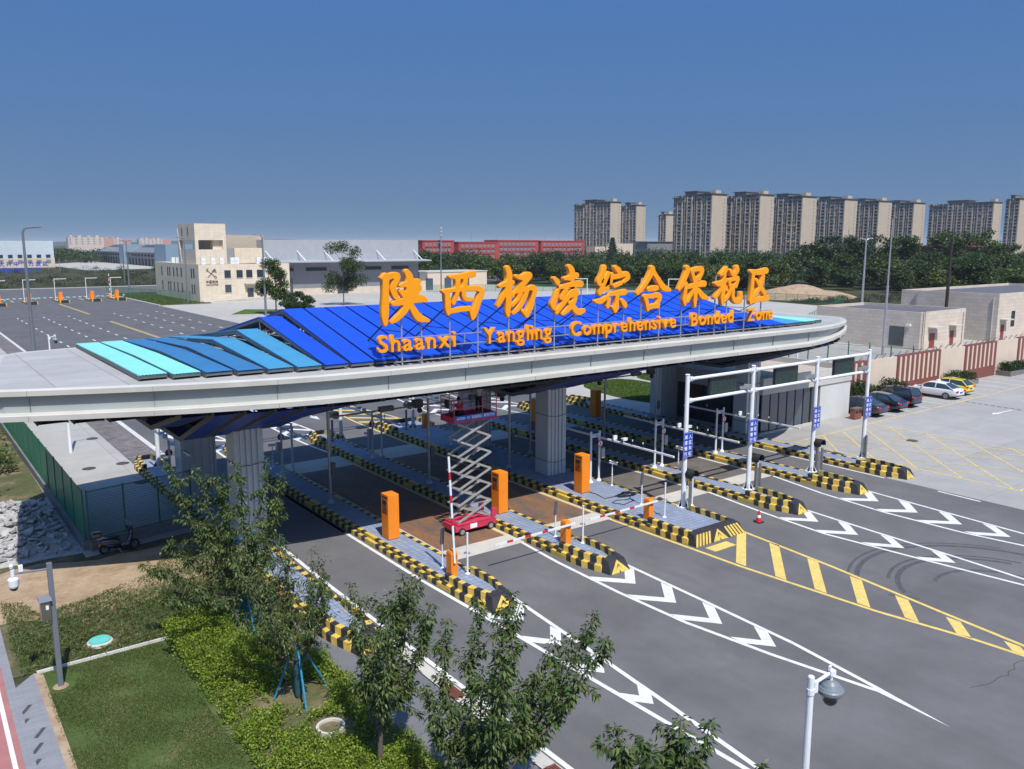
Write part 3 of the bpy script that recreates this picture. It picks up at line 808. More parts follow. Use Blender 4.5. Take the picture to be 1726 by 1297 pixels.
mb = MB(); ring(mb, [(inset(OUT,.40),8.70),(inset(OUT,.14),8.72),(OUT,8.66),(OUT,8.47),(inset(OUT,.22),8.47)]); mb.build('upper_lip', M['lip'], can)
mb = MB(); ring(mb, [(inset(OUT,.222),8.47),(inset(OUT,.30),7.80)]); mb.build('fascia', M['fascia'], can)
mb = MB(); ring(mb, [(inset(OUT,.30),7.80),(inset(OUT,.24),7.80),(inset(OUT,-.02),7.76),(inset(OUT,-.05),7.73),(inset(OUT,-.05),7.53),(inset(OUT,.5),7.48),(inset(OUT,.62),7.62)]); mb.build('lower_lip', M['lip'], can)
for i in range(len(OUT)):   # joints between the edge sheets
    if i % 3: continue
    p = Vector(OUT[i]); q = Vector(OUT[(i+1)%len(OUT)]); d = (q-p).normalized(); nrm = Vector((d.y,-d.x))
    if p.y > 40 or p.x > 50: continue
    mb = MB()
    mb.rbox((p.x-nrm.x*.003, p.y-nrm.y*.003, 8.565), (.014,.02,.2), math.atan2(d.y,d.x))
    b = p-nrm*.26; mb.rbox((b.x, b.y, 8.16), (.014,.085,.62), math.atan2(d.y,d.x))
    b = p+nrm*.056; mb.rbox((b.x, b.y, 7.60), (.014,.02,.2), math.atan2(d.y,d.x))
    mb.build('joint', M['joint'], can)
# folded blue roof panels
NP = 37; PX = 1.172; X0 = 7.54
RZ = [8.96,9.0,9.1,9.22,9.5,9.88,10.45,10.78]
def ridge_z(i):
    if i < len(RZ): return RZ[i]
    j = NP-1-i
    return [8.95,9.05,9.3,9.75,10.3][j] if j < 5 else 10.78
PC = ['mint','mint','midblue','midblue','skyblue','skyblue']
def front_y(x):
    best = 31.0
    for (a, b) in zip(OUT, OUT[1:]):
        if a[1] < 40 and min(a[0],b[0]) <= x <= max(a[0],b[0]) and a[0] != b[0]: best = a[1]+(b[1]-a[1])*(x-a[0])/(b[0]-a[0])
    return best
def panel_mesh(mb, x, w, st, amp, th, ribs=8):
    """corrugated strip through stations st = [(y,z)...]"""
    n = ribs*2+1; vs = []
    for (y, z) in st:
        for k in range(n): vs.append((x+w*k/(n-1), y, z+(amp if k % 2 == 0 else 0)))
    for (y, z) in st:
        vs.append((x, y, z-th)); vs.append((x+w, y, z-th))
    fs = []; S_ = len(st)
    for i in range(S_-1):
        for k in range(n-1): fs.append((i*n+k, i*n+k+1, (i+1)*n+k+1, (i+1)*n+k))
    b = S_*n
    for i in range(S_-1):
        a0, a1 = b+2*i, b+2*i+1; c0, c1 = b+2*i+2, b+2*i+3
        fs.append((c0,c1,a1,a0))
        fs.append((i*n, (i+1)*n, c0, a0)); fs.append(((i+1)*n+n-1, i*n+n-1, a1, c1))
    fs.append(tuple(range(0,n))[::-1]+(b,b+1)) if False else None
    mb.add(vs, fs)
for i in range(NP):
    x = X0+PX*i; w = PX-.12
    j = NP-1-i
    c = PC[i] if i < 6 else (['mint','mint','skyblue','skyblue'][j] if j < 4 else 'royal')
    fy = front_y(x+.5)+1.32; by = 48.4-.09*max(0, 14-x)-.08*max(0,x-48); yr = 40.3; z = ridge_z(i)
    ez = 8.93 + (.0 if 5 < i < NP-6 else 0)
    mb = MB(); panel_mesh(mb, x, w, [(fy,ez),(yr,z),(by,ez-.02)], .022, .035)
    o = mb.build('roof_panel', M[c], can)
    mb = MB()
    for xx in (x+.02, x+w-.02):
        mb.bar((xx,fy+.06,ez-.13),(xx,yr,z-.13),.05,.14); mb.bar((xx,yr,z-.13),(xx,by-.05,ez-.15),.05,.14)
        for (ya, za) in ((yr, z-.2), (fy+.5, ez), (fy+(yr-fy)*.5, ez+(z-ez)*.5-.2)):
            if za-8.7 > .12: mb.box(xx-.035, ya-.04, 8.69, xx+.035, ya+.04, za)
    mb.box(x, fy+.02, ez-.14, x+w, fy+.10, ez-.04)
    mb.build('panel_frame', M['frame_grey'], o)
    if False: pass
# soffit panels hanging in funnels round the columns
COLX = (12.7, 31.3, 50.0)
def dip(x):
    d = 0
    for c in COLX:
        if x < c-1.5: q = max(0, min(1, (x-(c-4.6))/1.7))
        else: q = max(0, 1-max(0, x-(c+1.0))/7.5)
        d = max(d, q)
    return 2.15*d
for i in range(-3, 42):
    x = X0+PX*i
    if x > 53.8: break
    f0 = front_y(x+.5)+.75; d_ = dip(x+.5); b0 = 47.9-.09*max(0,14-x)
    if i < 0: f0 += .1; b0 = 46.4
    mb = MB()
    st = [(f0,7.30),(38.2,7.30-d_*.93),(42.2,7.30-d_*.93),(b0,7.3)]
    panel_mesh(mb, x, PX-.10, st, .022, .05)
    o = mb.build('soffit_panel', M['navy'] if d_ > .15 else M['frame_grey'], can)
    mb = MB()
    for xx in (x+.02, x+PX-.12):
        for (p, q) in zip(st, st[1:]): mb.bar((xx,p[0],p[1]+.02),(xx,q[0],q[1]+.02),.05,.2)
    mb.build('panel_frame', M['frame_grey'] if d_ > .15 else M['dark_steel'], o)
mb = MB()
for y, xa in ((33.2,10.5),(36,5.5),(39.6,5),(43,5),(46.2,5.4)):
    mb.box(xa, y-.08, 7.50, 54.4, y+.08, 7.61)
for k in range(11): mb.box(5+k*5, 35.4, 7.52, 5.2+k*5, 46.5, 7.60)
mb.build('truss', M['dark_steel'], can)
# six ribbed columns
for k, cx_ in enumerate(COLX):
    for j, cy_ in enumerate((37.95, 46.1)):
        zt = 5.42 if j == 0 else 5.8
        hx, hy = ((.66,.60),(.92,.60))[j]
        mb = MB(); mb.box(cx_-hx, cy_-hy, 0, cx_+hx, cy_+hy, zt+.6)
        o = mb.build('column', M['column'], can)
        mb = MB()
        for q in range(4):
            xx = cx_-hx+.32+q*(2*hx-.40)/3.4
            mb.box(xx-.075, cy_-hy-.085, .02, xx+.075, cy_-hy+.01, zt+.5)
        mb.box(cx_+hx-.11, cy_-hy-.085, .02, cx_+hx+.004, cy_-hy+.01, zt+.5)
        for zz in (1.15, 3.6): pass
        mb.build('rib', M['column'], o)
        if j == 0:
            mb = MB()
            for zz in (1.1, 3.9):
                mb.tube([(cx_-hx-.02,cy_-hy-.1,zz+.05),(cx_,cy_-hy-.11,zz-.04),(cx_+hx+.02,cy_-hy-.1,zz+.06)], .015, 5, 0)
                mb.tube([(cx_-hx-.02,cy_-hy-.1,zz+.05),(cx_-hx-.02,cy_+hy,zz+.08)], .015, 5, 0)
            mb.build('cable', M['black'], o)

# ================================================================== ROOFTOP SIGN
SIGN={'shan':[[(1695,1052),(1691,1054),(1689,1058),(1683,1082),(1681,1098),(1681,1122),(1688,1188),(1689,1222),(1688,1250),(1681,1253),(1678,1258),(1680,1264),(1687,1267),(1691,1274),(1697,1279),(1701,1280),(1707,1281),(1713,1279),(1717,1276),(1737,1282),(1753,1283),(1767,1280),(1772,1276),(1776,1272),(1779,1264),(1778,1254),(1763,1227),(1755,1208),(1756,1204),(1766,1184),(1767,1176),(1766,1168),(1767,1166),(1786,1170),(1786,1172),(1769,1192),(1768,1200),(1771,1206),(1777,1210),(1783,1210),(1787,1209),(1801,1198),(1803,1200),(1804,1214),(1803,1215),(1773,1215),(1768,1218),(1767,1222),(1767,1226),(1769,1229),(1773,1232),(1805,1242),(1804,1260),(1797,1278),(1797,1284),(1800,1290),(1805,1294),(1811,1295),(1817,1292),(1829,1281),(1835,1274),(1839,1266),(1842,1252),(1843,1251),(1857,1252),(1867,1252),(1873,1250),(1879,1244),(1881,1236),(1878,1232),(1874,1228),(1874,1226),(1879,1223),(1882,1218),(1884,1214),(1883,1208),(1881,1202),(1863,1182),(1879,1182),(1889,1179),(1897,1175),(1908,1166),(1910,1162),(1911,1158),(1909,1150),(1905,1147),(1901,1145),(1893,1145),(1875,1146),(1841,1143),(1840,1142),(1855,1120),(1875,1097),(1887,1089),(1917,1073),(1920,1070),(1922,1066),(1922,1062),(1920,1058),(1917,1057),(1913,1056),(1877,1058),(1865,1061),(1855,1066),(1847,1072),(1840,1080),(1826,1104),(1819,1119),(1796,1094),(1771,1075),(1763,1070),(1751,1065),(1733,1059),(1727,1060),(1724,1062),(1723,1066),(1724,1072),(1747,1091),(1768,1110),(1779,1124),(1788,1138),(1741,1135),(1735,1137),(1731,1140),(1729,1144),(1729,1148),(1730,1152),(1732,1156),(1737,1159),(1750,1162),(1747,1164),(1742,1168),(1734,1180),(1728,1194),(1725,1206),(1726,1216),(1730,1226),(1737,1242),(1744,1252),(1741,1253),(1723,1248),(1722,1244),(1719,1132),(1716,1094),(1710,1058),(1705,1053),(1701,1051)],[(1843,1204),(1856,1222),(1843,1220)]],
'xi':[[(2151,1051),(2147,1053),(2142,1061),(2132,1095),(2131,1095),(2087,1094),(2035,1088),(2029,1088),(2025,1082),(2019,1080),(2015,1081),(2013,1083),(2007,1097),(2004,1107),(2002,1123),(1999,1179),(1987,1188),(1986,1191),(1986,1195),(1989,1199),(1993,1201),(2057,1207),(2058,1217),(2057,1241),(2055,1242),(2027,1248),(2023,1253),(2023,1259),(2025,1261),(2029,1263),(2079,1268),(2117,1274),(2155,1282),(2161,1282),(2165,1280),(2171,1275),(2173,1269),(2173,1263),(2170,1257),(2166,1253),(2161,1251),(2127,1245),(2128,1237),(2121,1213),(2123,1212),(2169,1213),(2191,1211),(2201,1207),(2209,1202),(2215,1196),(2219,1189),(2221,1181),(2219,1173),(2209,1153),(2180,1083),(2174,1073),(2167,1063),(2158,1053)],[(2150,1105),(2151,1104),(2153,1106),(2180,1167),(2188,1181),(2187,1182),(2179,1184),(2167,1186),(2117,1187),(2116,1185),(2116,1175),(2117,1167),(2119,1164),(2123,1162),(2147,1161),(2151,1159),(2154,1155),(2155,1149),(2153,1144),(2149,1140),(2143,1138),(2117,1140),(2107,1144),(2099,1151),(2094,1161),(2091,1173),(2091,1185),(2087,1186),(2081,1185),(2080,1179),(2073,1161),(2057,1132),(2053,1128),(2047,1127),(2043,1128),(2040,1131),(2038,1135),(2038,1139),(2053,1170),(2057,1183),(2055,1185),(2051,1185),(2029,1184),(2027,1183),(2029,1173),(2032,1149),(2033,1115),(2035,1113),(2087,1119),(2137,1121),(2141,1120),(2145,1116),(2147,1113),(2148,1107)],[(2085,1211),(2087,1210),(2094,1211),(2100,1241),(2099,1242),(2089,1242),(2087,1241)]],
'yang':[[(2463,1048),(2459,1051),(2434,1079),(2432,1083),(2433,1087),(2437,1092),(2443,1093),(2461,1082),(2463,1083),(2478,1113),(2500,1177),(2493,1178),(2483,1178),(2463,1133),(2452,1117),(2442,1103),(2431,1091),(2421,1083),(2409,1076),(2387,1066),(2381,1067),(2377,1071),(2376,1075),(2377,1081),(2407,1106),(2429,1131),(2441,1151),(2450,1171),(2449,1173),(2443,1171),(2443,1165),(2441,1159),(2428,1139),(2419,1128),(2385,1103),(2379,1102),(2373,1105),(2367,1071),(2361,1059),(2359,1056),(2355,1055),(2351,1056),(2348,1059),(2343,1068),(2340,1077),(2339,1097),(2341,1147),(2339,1151),(2325,1132),(2303,1107),(2299,1105),(2293,1106),(2289,1109),(2287,1113),(2288,1119),(2321,1173),(2338,1199),(2335,1199),(2307,1196),(2303,1198),(2301,1200),(2300,1203),(2300,1207),(2302,1211),(2305,1212),(2327,1223),(2344,1229),(2346,1245),(2346,1263),(2340,1289),(2342,1295),(2347,1300),(2351,1302),(2357,1302),(2361,1300),(2365,1295),(2374,1279),(2378,1269),(2380,1257),(2380,1233),(2389,1231),(2392,1229),(2394,1225),(2395,1219),(2393,1213),(2387,1209),(2379,1207),(2378,1185),(2385,1173),(2389,1181),(2440,1227),(2439,1228),(2431,1229),(2421,1231),(2399,1241),(2396,1245),(2395,1249),(2396,1253),(2399,1257),(2405,1259),(2425,1255),(2433,1255),(2461,1268),(2471,1270),(2485,1269),(2495,1264),(2499,1258),(2501,1251),(2500,1245),(2497,1239),(2490,1231),(2465,1209),(2454,1199),(2469,1200),(2497,1207),(2505,1207),(2513,1205),(2521,1201),(2527,1195),(2531,1185),(2531,1175),(2528,1165),(2520,1143),(2511,1107),(2503,1088),(2479,1051),(2473,1048)],[(2374,1125),(2375,1123),(2397,1138),(2404,1145),(2410,1155),(2415,1167),(2415,1169),(2401,1163),(2395,1163),(2393,1161),(2394,1157),(2393,1153),(2389,1147),(2383,1146),(2377,1148),(2376,1147)]],
'ling':[[(2793,1044),(2783,1048),(2775,1053),(2753,1075),(2737,1063),(2729,1059),(2699,1046),(2695,1046),(2691,1047),(2686,1052),(2685,1058),(2689,1064),(2714,1082),(2735,1100),(2732,1104),(2731,1108),(2732,1114),(2735,1118),(2739,1120),(2743,1121),(2747,1120),(2751,1118),(2753,1119),(2760,1128),(2763,1134),(2763,1135),(2744,1132),(2688,1078),(2665,1056),(2661,1054),(2655,1053),(2649,1056),(2646,1060),(2645,1064),(2646,1068),(2648,1072),(2647,1074),(2641,1073),(2637,1074),(2623,1086),(2617,1096),(2616,1106),(2619,1118),(2635,1140),(2651,1176),(2654,1180),(2661,1183),(2665,1183),(2669,1181),(2670,1182),(2669,1186),(2669,1190),(2671,1194),(2675,1197),(2743,1213),(2746,1214),(2739,1219),(2705,1221),(2700,1224),(2698,1230),(2699,1236),(2704,1240),(2733,1246),(2735,1248),(2734,1266),(2725,1284),(2724,1290),(2725,1294),(2729,1299),(2733,1301),(2739,1302),(2744,1300),(2756,1292),(2765,1284),(2770,1274),(2773,1258),(2775,1257),(2785,1260),(2791,1259),(2797,1256),(2800,1250),(2801,1242),(2797,1234),(2791,1231),(2771,1225),(2768,1220),(2769,1219),(2789,1220),(2819,1218),(2827,1214),(2832,1206),(2832,1200),(2831,1193),(2827,1188),(2821,1184),(2815,1183),(2780,1186),(2783,1185),(2788,1180),(2802,1158),(2803,1152),(2802,1148),(2799,1144),(2791,1140),(2790,1128),(2788,1120),(2783,1109),(2775,1098),(2795,1082),(2805,1077),(2813,1076),(2837,1078),(2841,1077),(2845,1074),(2847,1070),(2848,1062),(2846,1058),(2843,1055),(2821,1046),(2807,1043)],[(2651,1080),(2653,1079),(2670,1100),(2692,1122),(2691,1124),(2685,1123),(2679,1124),(2676,1128),(2675,1132),(2676,1138),(2678,1144),(2697,1172),(2700,1178),(2699,1180),(2679,1177),(2673,1179),(2671,1178),(2673,1174),(2673,1168),(2661,1128),(2650,1102),(2649,1096)],[(2708,1140),(2709,1138),(2747,1176),(2753,1178),(2761,1177),(2765,1182),(2771,1186),(2769,1187),(2765,1187),(2733,1183),(2732,1176),(2731,1172)],[(2659,1196),(2646,1206),(2631,1226),(2629,1230),(2629,1236),(2633,1241),(2639,1244),(2645,1243),(2666,1230),(2672,1224),(2675,1218),(2675,1210),(2673,1200),(2669,1196),(2665,1195)]],
'zong':[[(3053,1041),(3049,1045),(3047,1050),(3030,1071),(3028,1077),(3030,1081),(3035,1083),(3039,1083),(3049,1076),(3051,1077),(3055,1105),(3056,1129),(3056,1131),(3055,1132),(3009,1130),(3007,1129),(3015,1128),(3019,1125),(3022,1121),(3023,1115),(3016,1077),(3012,1071),(3005,1068),(2999,1068),(2995,1070),(2991,1074),(2989,1079),(2989,1085),(2996,1113),(2995,1113),(2977,1102),(2967,1097),(2959,1094),(2947,1093),(2937,1094),(2915,1099),(2910,1105),(2910,1109),(2911,1113),(2915,1118),(2919,1119),(2951,1124),(2993,1138),(2997,1138),(3001,1137),(3003,1147),(3007,1151),(3011,1152),(3071,1163),(3125,1167),(3133,1165),(3137,1163),(3140,1159),(3143,1151),(3141,1143),(3135,1136),(3127,1133),(3083,1132),(3083,1081),(3080,1063),(3076,1055),(3071,1049),(3061,1041)],[(3125,1065),(3117,1069),(3111,1075),(3092,1105),(3092,1111),(3096,1117),(3103,1119),(3109,1118),(3133,1101),(3139,1095),(3143,1087),(3144,1077),(3139,1067),(3133,1063)],[(2943,1138),(2939,1140),(2935,1143),(2933,1147),(2932,1153),(2938,1169),(2946,1185),(2937,1186),(2927,1195),(2923,1203),(2922,1213),(2928,1225),(2947,1249),(2953,1263),(2961,1289),(2964,1293),(2969,1296),(2977,1297),(2983,1294),(2988,1289),(2989,1283),(2989,1279),(2980,1249),(2970,1227),(2971,1226),(2989,1257),(2993,1260),(2999,1263),(3005,1262),(3009,1261),(3013,1257),(3017,1252),(3021,1256),(3025,1257),(3033,1257),(3039,1251),(3041,1244),(3069,1247),(3070,1249),(3064,1253),(3057,1259),(3043,1273),(3041,1277),(3041,1283),(3043,1288),(3047,1292),(3053,1293),(3057,1293),(3073,1285),(3087,1277),(3093,1269),(3097,1261),(3099,1254),(3121,1260),(3135,1260),(3143,1257),(3149,1253),(3155,1247),(3159,1239),(3161,1231),(3159,1221),(3155,1215),(3147,1209),(3121,1195),(3115,1195),(3109,1199),(3108,1193),(3103,1188),(3051,1172),(3043,1174),(3038,1181),(3038,1189),(3042,1195),(3047,1197),(3095,1210),(3101,1210),(3105,1207),(3110,1215),(3126,1229),(3125,1230),(3119,1229),(3083,1221),(3037,1217),(3033,1203),(3025,1190),(3021,1186),(3017,1185),(3011,1188),(3009,1193),(3013,1238),(2981,1183),(2983,1182),(3003,1184),(3007,1184),(3012,1179),(3012,1175),(3011,1171),(3007,1167),(2963,1153),(2955,1142),(2951,1139)],[(2953,1201),(2955,1199),(2956,1201),(2969,1223),(2970,1225),(2969,1226),(2955,1207)]],
'he':[[(3298,1038),(3294,1041),(3292,1044),(3279,1084),(3263,1116),(3262,1122),(3265,1128),(3268,1131),(3276,1134),(3328,1135),(3362,1141),(3376,1141),(3388,1138),(3398,1132),(3405,1124),(3408,1114),(3408,1108),(3406,1100),(3392,1078),(3393,1066),(3388,1056),(3382,1052),(3376,1050),(3370,1051),(3366,1053),(3314,1048),(3308,1039),(3304,1038)],[(3308,1078),(3312,1077),(3360,1083),(3362,1084),(3365,1092),(3373,1106),(3372,1108),(3370,1109),(3360,1109),(3332,1107),(3298,1109),(3298,1108),(3305,1092)],[(3214,1130),(3210,1134),(3209,1138),(3209,1142),(3210,1147),(3251,1182),(3271,1204),(3294,1236),(3310,1262),(3312,1266),(3311,1276),(3313,1282),(3317,1286),(3322,1289),(3330,1288),(3342,1280),(3347,1272),(3349,1260),(3389,1218),(3410,1198),(3432,1180),(3450,1171),(3474,1160),(3478,1157),(3481,1152),(3481,1148),(3480,1144),(3476,1140),(3470,1139),(3436,1141),(3422,1143),(3410,1148),(3401,1154),(3391,1164),(3371,1190),(3338,1229),(3334,1232),(3296,1186),(3276,1166),(3260,1153),(3226,1130),(3222,1128)],[(3298,1146),(3294,1149),(3291,1152),(3290,1160),(3292,1168),(3298,1173),(3344,1179),(3368,1179),(3374,1178),(3377,1176),(3381,1172),(3383,1164),(3381,1156),(3374,1151),(3346,1146)]],
'bao':[[(3681,1042),(3675,1045),(3672,1050),(3668,1090),(3667,1122),(3649,1098),(3625,1072),(3621,1070),(3617,1070),(3613,1072),(3609,1075),(3607,1062),(3606,1058),(3603,1055),(3597,1054),(3591,1058),(3583,1072),(3579,1082),(3578,1090),(3579,1106),(3588,1170),(3587,1171),(3575,1158),(3551,1141),(3545,1141),(3541,1142),(3537,1146),(3535,1150),(3535,1154),(3537,1158),(3569,1210),(3591,1252),(3594,1260),(3591,1270),(3591,1276),(3595,1281),(3599,1284),(3603,1286),(3609,1286),(3623,1278),(3627,1274),(3630,1268),(3632,1258),(3630,1248),(3626,1238),(3599,1194),(3608,1192),(3613,1189),(3615,1184),(3617,1173),(3663,1182),(3667,1184),(3653,1206),(3635,1248),(3636,1256),(3638,1260),(3643,1264),(3647,1266),(3679,1273),(3705,1278),(3727,1277),(3733,1276),(3741,1272),(3747,1264),(3750,1256),(3750,1246),(3746,1236),(3720,1196),(3717,1193),(3713,1192),(3701,1192),(3700,1190),(3701,1188),(3703,1188),(3755,1195),(3763,1194),(3770,1190),(3774,1184),(3776,1178),(3775,1170),(3770,1162),(3767,1159),(3761,1157),(3703,1157),(3700,1156),(3700,1152),(3709,1154),(3717,1152),(3755,1123),(3794,1102),(3797,1098),(3799,1094),(3798,1090),(3797,1085),(3793,1082),(3789,1080),(3757,1084),(3743,1087),(3733,1092),(3722,1100),(3715,1108),(3701,1126),(3699,1094),(3693,1050),(3689,1044)],[(3610,1088),(3611,1086),(3634,1122),(3656,1152),(3655,1153),(3623,1148),(3614,1150),(3613,1148)],[(3675,1220),(3677,1219),(3679,1219),(3703,1222),(3712,1244),(3711,1245),(3703,1246),(3677,1245),(3665,1244)]],
'shui':[[(3921,1045),(3916,1047),(3913,1051),(3909,1077),(3907,1097),(3910,1123),(3909,1126),(3899,1113),(3890,1103),(3881,1095),(3865,1084),(3861,1082),(3855,1082),(3851,1084),(3848,1087),(3846,1091),(3846,1095),(3848,1101),(3873,1124),(3898,1155),(3897,1156),(3887,1155),(3879,1155),(3867,1159),(3850,1167),(3846,1173),(3847,1178),(3850,1183),(3855,1185),(3883,1187),(3917,1195),(3919,1197),(3920,1219),(3919,1220),(3903,1214),(3897,1215),(3893,1218),(3889,1223),(3889,1227),(3891,1232),(3893,1235),(3927,1261),(3941,1273),(3949,1275),(3953,1274),(3957,1271),(3960,1265),(3961,1259),(3957,1245),(3948,1233),(3947,1207),(3949,1203),(3955,1202),(3959,1197),(3961,1193),(3962,1187),(3960,1183),(3957,1179),(3947,1173),(3947,1165),(3955,1162),(3959,1159),(3970,1141),(3971,1135),(3970,1131),(3968,1127),(3961,1124),(3955,1124),(3945,1131),(3939,1089),(3941,1088),(3955,1100),(3963,1109),(3984,1143),(3974,1159),(3969,1171),(3966,1191),(3966,1195),(3969,1199),(3975,1203),(3985,1203),(4008,1209),(4005,1213),(3997,1214),(3991,1218),(3973,1243),(3971,1247),(3971,1251),(3975,1257),(3981,1259),(3987,1258),(4011,1242),(4015,1238),(4017,1238),(4031,1253),(4029,1267),(4031,1271),(4035,1276),(4041,1280),(4047,1280),(4053,1278),(4056,1275),(4059,1271),(4064,1257),(4065,1249),(4064,1243),(4061,1236),(4057,1231),(4039,1217),(4041,1216),(4057,1215),(4065,1211),(4068,1207),(4071,1202),(4072,1197),(4071,1191),(4062,1167),(4051,1145),(4047,1141),(4043,1140),(4039,1141),(4033,1144),(4032,1143),(4030,1111),(4031,1097),(4033,1093),(4037,1089),(4047,1084),(4059,1082),(4075,1082),(4077,1083),(4081,1095),(4084,1117),(4087,1120),(4091,1122),(4095,1123),(4099,1122),(4103,1119),(4105,1115),(4108,1097),(4108,1087),(4106,1069),(4102,1061),(4097,1055),(4089,1049),(4081,1047),(4069,1046),(4053,1047),(4041,1050),(4031,1054),(4021,1061),(4015,1067),(4010,1075),(4006,1083),(4004,1099),(4005,1125),(4005,1130),(3992,1103),(3981,1087),(3970,1077),(3947,1060),(3943,1059),(3935,1059),(3932,1049),(3929,1046)],[(3998,1167),(4001,1166),(4033,1172),(4035,1183),(4035,1184),(4031,1185),(3993,1181)]],
'qu':[[(4185,1037),(4181,1039),(4178,1043),(4173,1061),(4173,1067),(4177,1075),(4184,1221),(4183,1223),(4175,1226),(4170,1231),(4168,1239),(4172,1247),(4177,1251),(4181,1252),(4229,1249),(4249,1249),(4277,1252),(4325,1260),(4331,1259),(4337,1257),(4341,1254),(4345,1249),(4347,1243),(4347,1237),(4345,1231),(4342,1227),(4337,1223),(4331,1220),(4309,1218),(4306,1217),(4312,1211),(4313,1207),(4314,1201),(4307,1167),(4303,1157),(4298,1147),(4299,1145),(4319,1127),(4331,1114),(4336,1105),(4338,1097),(4339,1090),(4355,1089),(4360,1087),(4365,1083),(4368,1077),(4369,1071),(4368,1063),(4365,1057),(4359,1052),(4351,1050),(4283,1051),(4237,1048),(4202,1043),(4195,1037)],[(4230,1083),(4235,1081),(4251,1082),(4312,1087),(4312,1089),(4295,1104),(4277,1121)],[(4214,1103),(4215,1102),(4241,1129),(4254,1143),(4255,1145),(4221,1181),(4219,1185),(4219,1189),(4222,1195),(4229,1198),(4235,1198),(4269,1171),(4271,1169),(4273,1171),(4281,1207),(4286,1215),(4247,1213),(4217,1216),(4215,1215),(4213,1161)]]}
sg = thing('rooftop_sign', 'large orange rooftop lettering on a steel frame above the blue roof', 'sign', (31,31.8,8.7))
def outline_mesh(loops, y, depth):
    cu = bpy.data.curves.new('outline', 'CURVE'); cu.dimensions = '2D'; cu.fill_mode = 'BOTH'
    cu.extrude = depth/2; cu.bevel_depth = .025; cu.bevel_resolution = 1; cu.offset = -.028
    for lp in loops:
        if len(lp) < 5: continue
        sp = cu.splines.new('POLY'); sp.points.add(len(lp)-1); sp.use_cyclic_u = True
        for p, (a, b) in zip(sp.points, lp): p.co = (a/100, b/100, 0, 1)
    o = bpy.data.objects.new('outline', cu); COL.objects.link(o)
    me = bpy.data.meshes.new_from_object(o.evaluated_get(bpy.context.evaluated_depsgraph_get()))
    bpy.data.objects.remove(o); me.materials.clear(); return me
ORG = Vector(sg.location)
for k, loops in SIGN.items():
    me = outline_mesh(loops, 31.75, .22)
    place_mesh('letter', me, M['orange'], sg, Matrix.Translation(Vector((0,31.87,0))-ORG) @ STAND)
WORDS = [('Shaanxi',16.63,20.58),('Yangling',22.13,26.25),('Comprehensive',27.53,35.29),('Bonded',36.57,40.31),('Zone',41.63,44.15)]
for w, xa, xb in WORDS:
    ms = []
    for ch_ in w:
        me = text_mesh(ch_, 1.0, .10, .010, .006, 'LEFT')
        xs_ = [v.co.x for v in me.vertices]; ms.append((me, min(xs_), max(xs_)))
    gap = .13
    tot = sum(b-a for _, a, b in ms)+gap*(len(ms)-1)
    zs = [v.co.y for v in ms[0][0].vertices]; caph = max(zs)-0
    sy = .74/caph; sx = (xb-xa)/tot; x = xa
    for me, a, b in ms:
        T = Matrix.Translation(Vector((x,31.86,9.40))-ORG) @ STAND @ Matrix.Diagonal((sx,sy,1,1)) @ Matrix.Translation((-a,0,0))
        place_mesh('letter', me, M['orange'], sg, T)
        x += (b-a+gap)*sx
mb = MB()
PXS = [17.9,18.9,20.4,21.95,23.75,25.35,26.6,27.95,29.55,31.4,32.7,34.15,35.95,37.45,38.85,39.9,41.6,43.2]
TOP = [10.9,11.0,11.0,10.9,11.1,11.2,11.0,11.0,11.0,11.0,12.2,12.2,11.0,11.2,12.2,11.0,11.0,12.2]
for x, z in zip(PXS, TOP): mb.box(x-.03, 31.98, 8.66, x+.03, 32.04, z)
for z in (9.93, 9.46): mb.box(16.9, 31.97, z-.022, 44.2, 32.02, z+.022)
mb.box(17.6, 31.98, 8.86, 44.2, 32.03, 8.90)
for x in (21.2,27.3,36.3): mb.box(x-.02,31.975,9.46,x+.02,32.015,9.93)
for x in (32.65,38.8,26.9): mb.box(x, 31.99, 12.15, x+1.5, 32.03, 12.2); mb.box(x, 31.99, 10.9, x+.04, 32.03, 12.2); mb.box(x+1.46, 31.99, 10.9, x+1.5, 32.03, 12.2)
mb.box(43.4,31.99,10.9,43.45,32.03,12.35)
mb.build('frame', M['galv'], sg)
for k, x in enumerate(PXS):
    mb = MB()
    if k % 2 == 0: mb.bar((x,32.06,11.3),(x-.1,35.2,9.45),.05,.05); mb.bar((x,32.04,10.2),(x,34.0,10.15),.03,.03)
    else: mb.bar((x,32.06,10.6),(x,34.6,9.3),.035,.035)
    mb.build('brace', M['dark_steel'], sg)

# ================================================================== ISLAND EQUIPMENT
# --- ticket kiosks (face -x, towards the driver)
def ticket_kiosk(label, group):
    t = thing('ticket_kiosk', label, 'ticket kiosk', (0,0,0), 0, group)
    mb = MB(); mb.box(-.29,-.34,.03,.29,.34,2.18); bevel(mb.build('body', M['kiosk'], t, world=False), .02)
    mb = MB(); mb.box(-.27,-.32,0,.27,.32,.035); mb.build('plinth', M['frame_grey'], t, world=False)
    mb = MB(); mb.box(-.296,-.27,.18,-.288,.27,1.12); mb.box(-.30,-.27,1.13,-.288,.27,1.15); mb.build('door_panel', M['kiosk'], t, world=False)
    mb = MB(); mb.box(-.300,-.22,1.24,-.286,.22,1.92); o = mb.build('control_panel', M['kiosk_dark'], t, world=False)
    mb = MB(); mb.box(-.308,-.17,1.72,-.296,.17,1.88); mb.build('screen', M['glass'], o, world=False)
    mb = MB(); mb.box(-.312,-.15,1.52,-.296,-.02,1.64); mb.box(-.312,.0,1.34,-.296,.15,1.46); mb.build('ticket_slot', M['stainless'], o, world=False)
    mb = MB()
    for k in range(3): mb.box(-.298,-.25+k*.17,1.99,-.288,-.12+k*.17,2.08)
    mb.build('vent', M['black'], t, world=False)
    return t
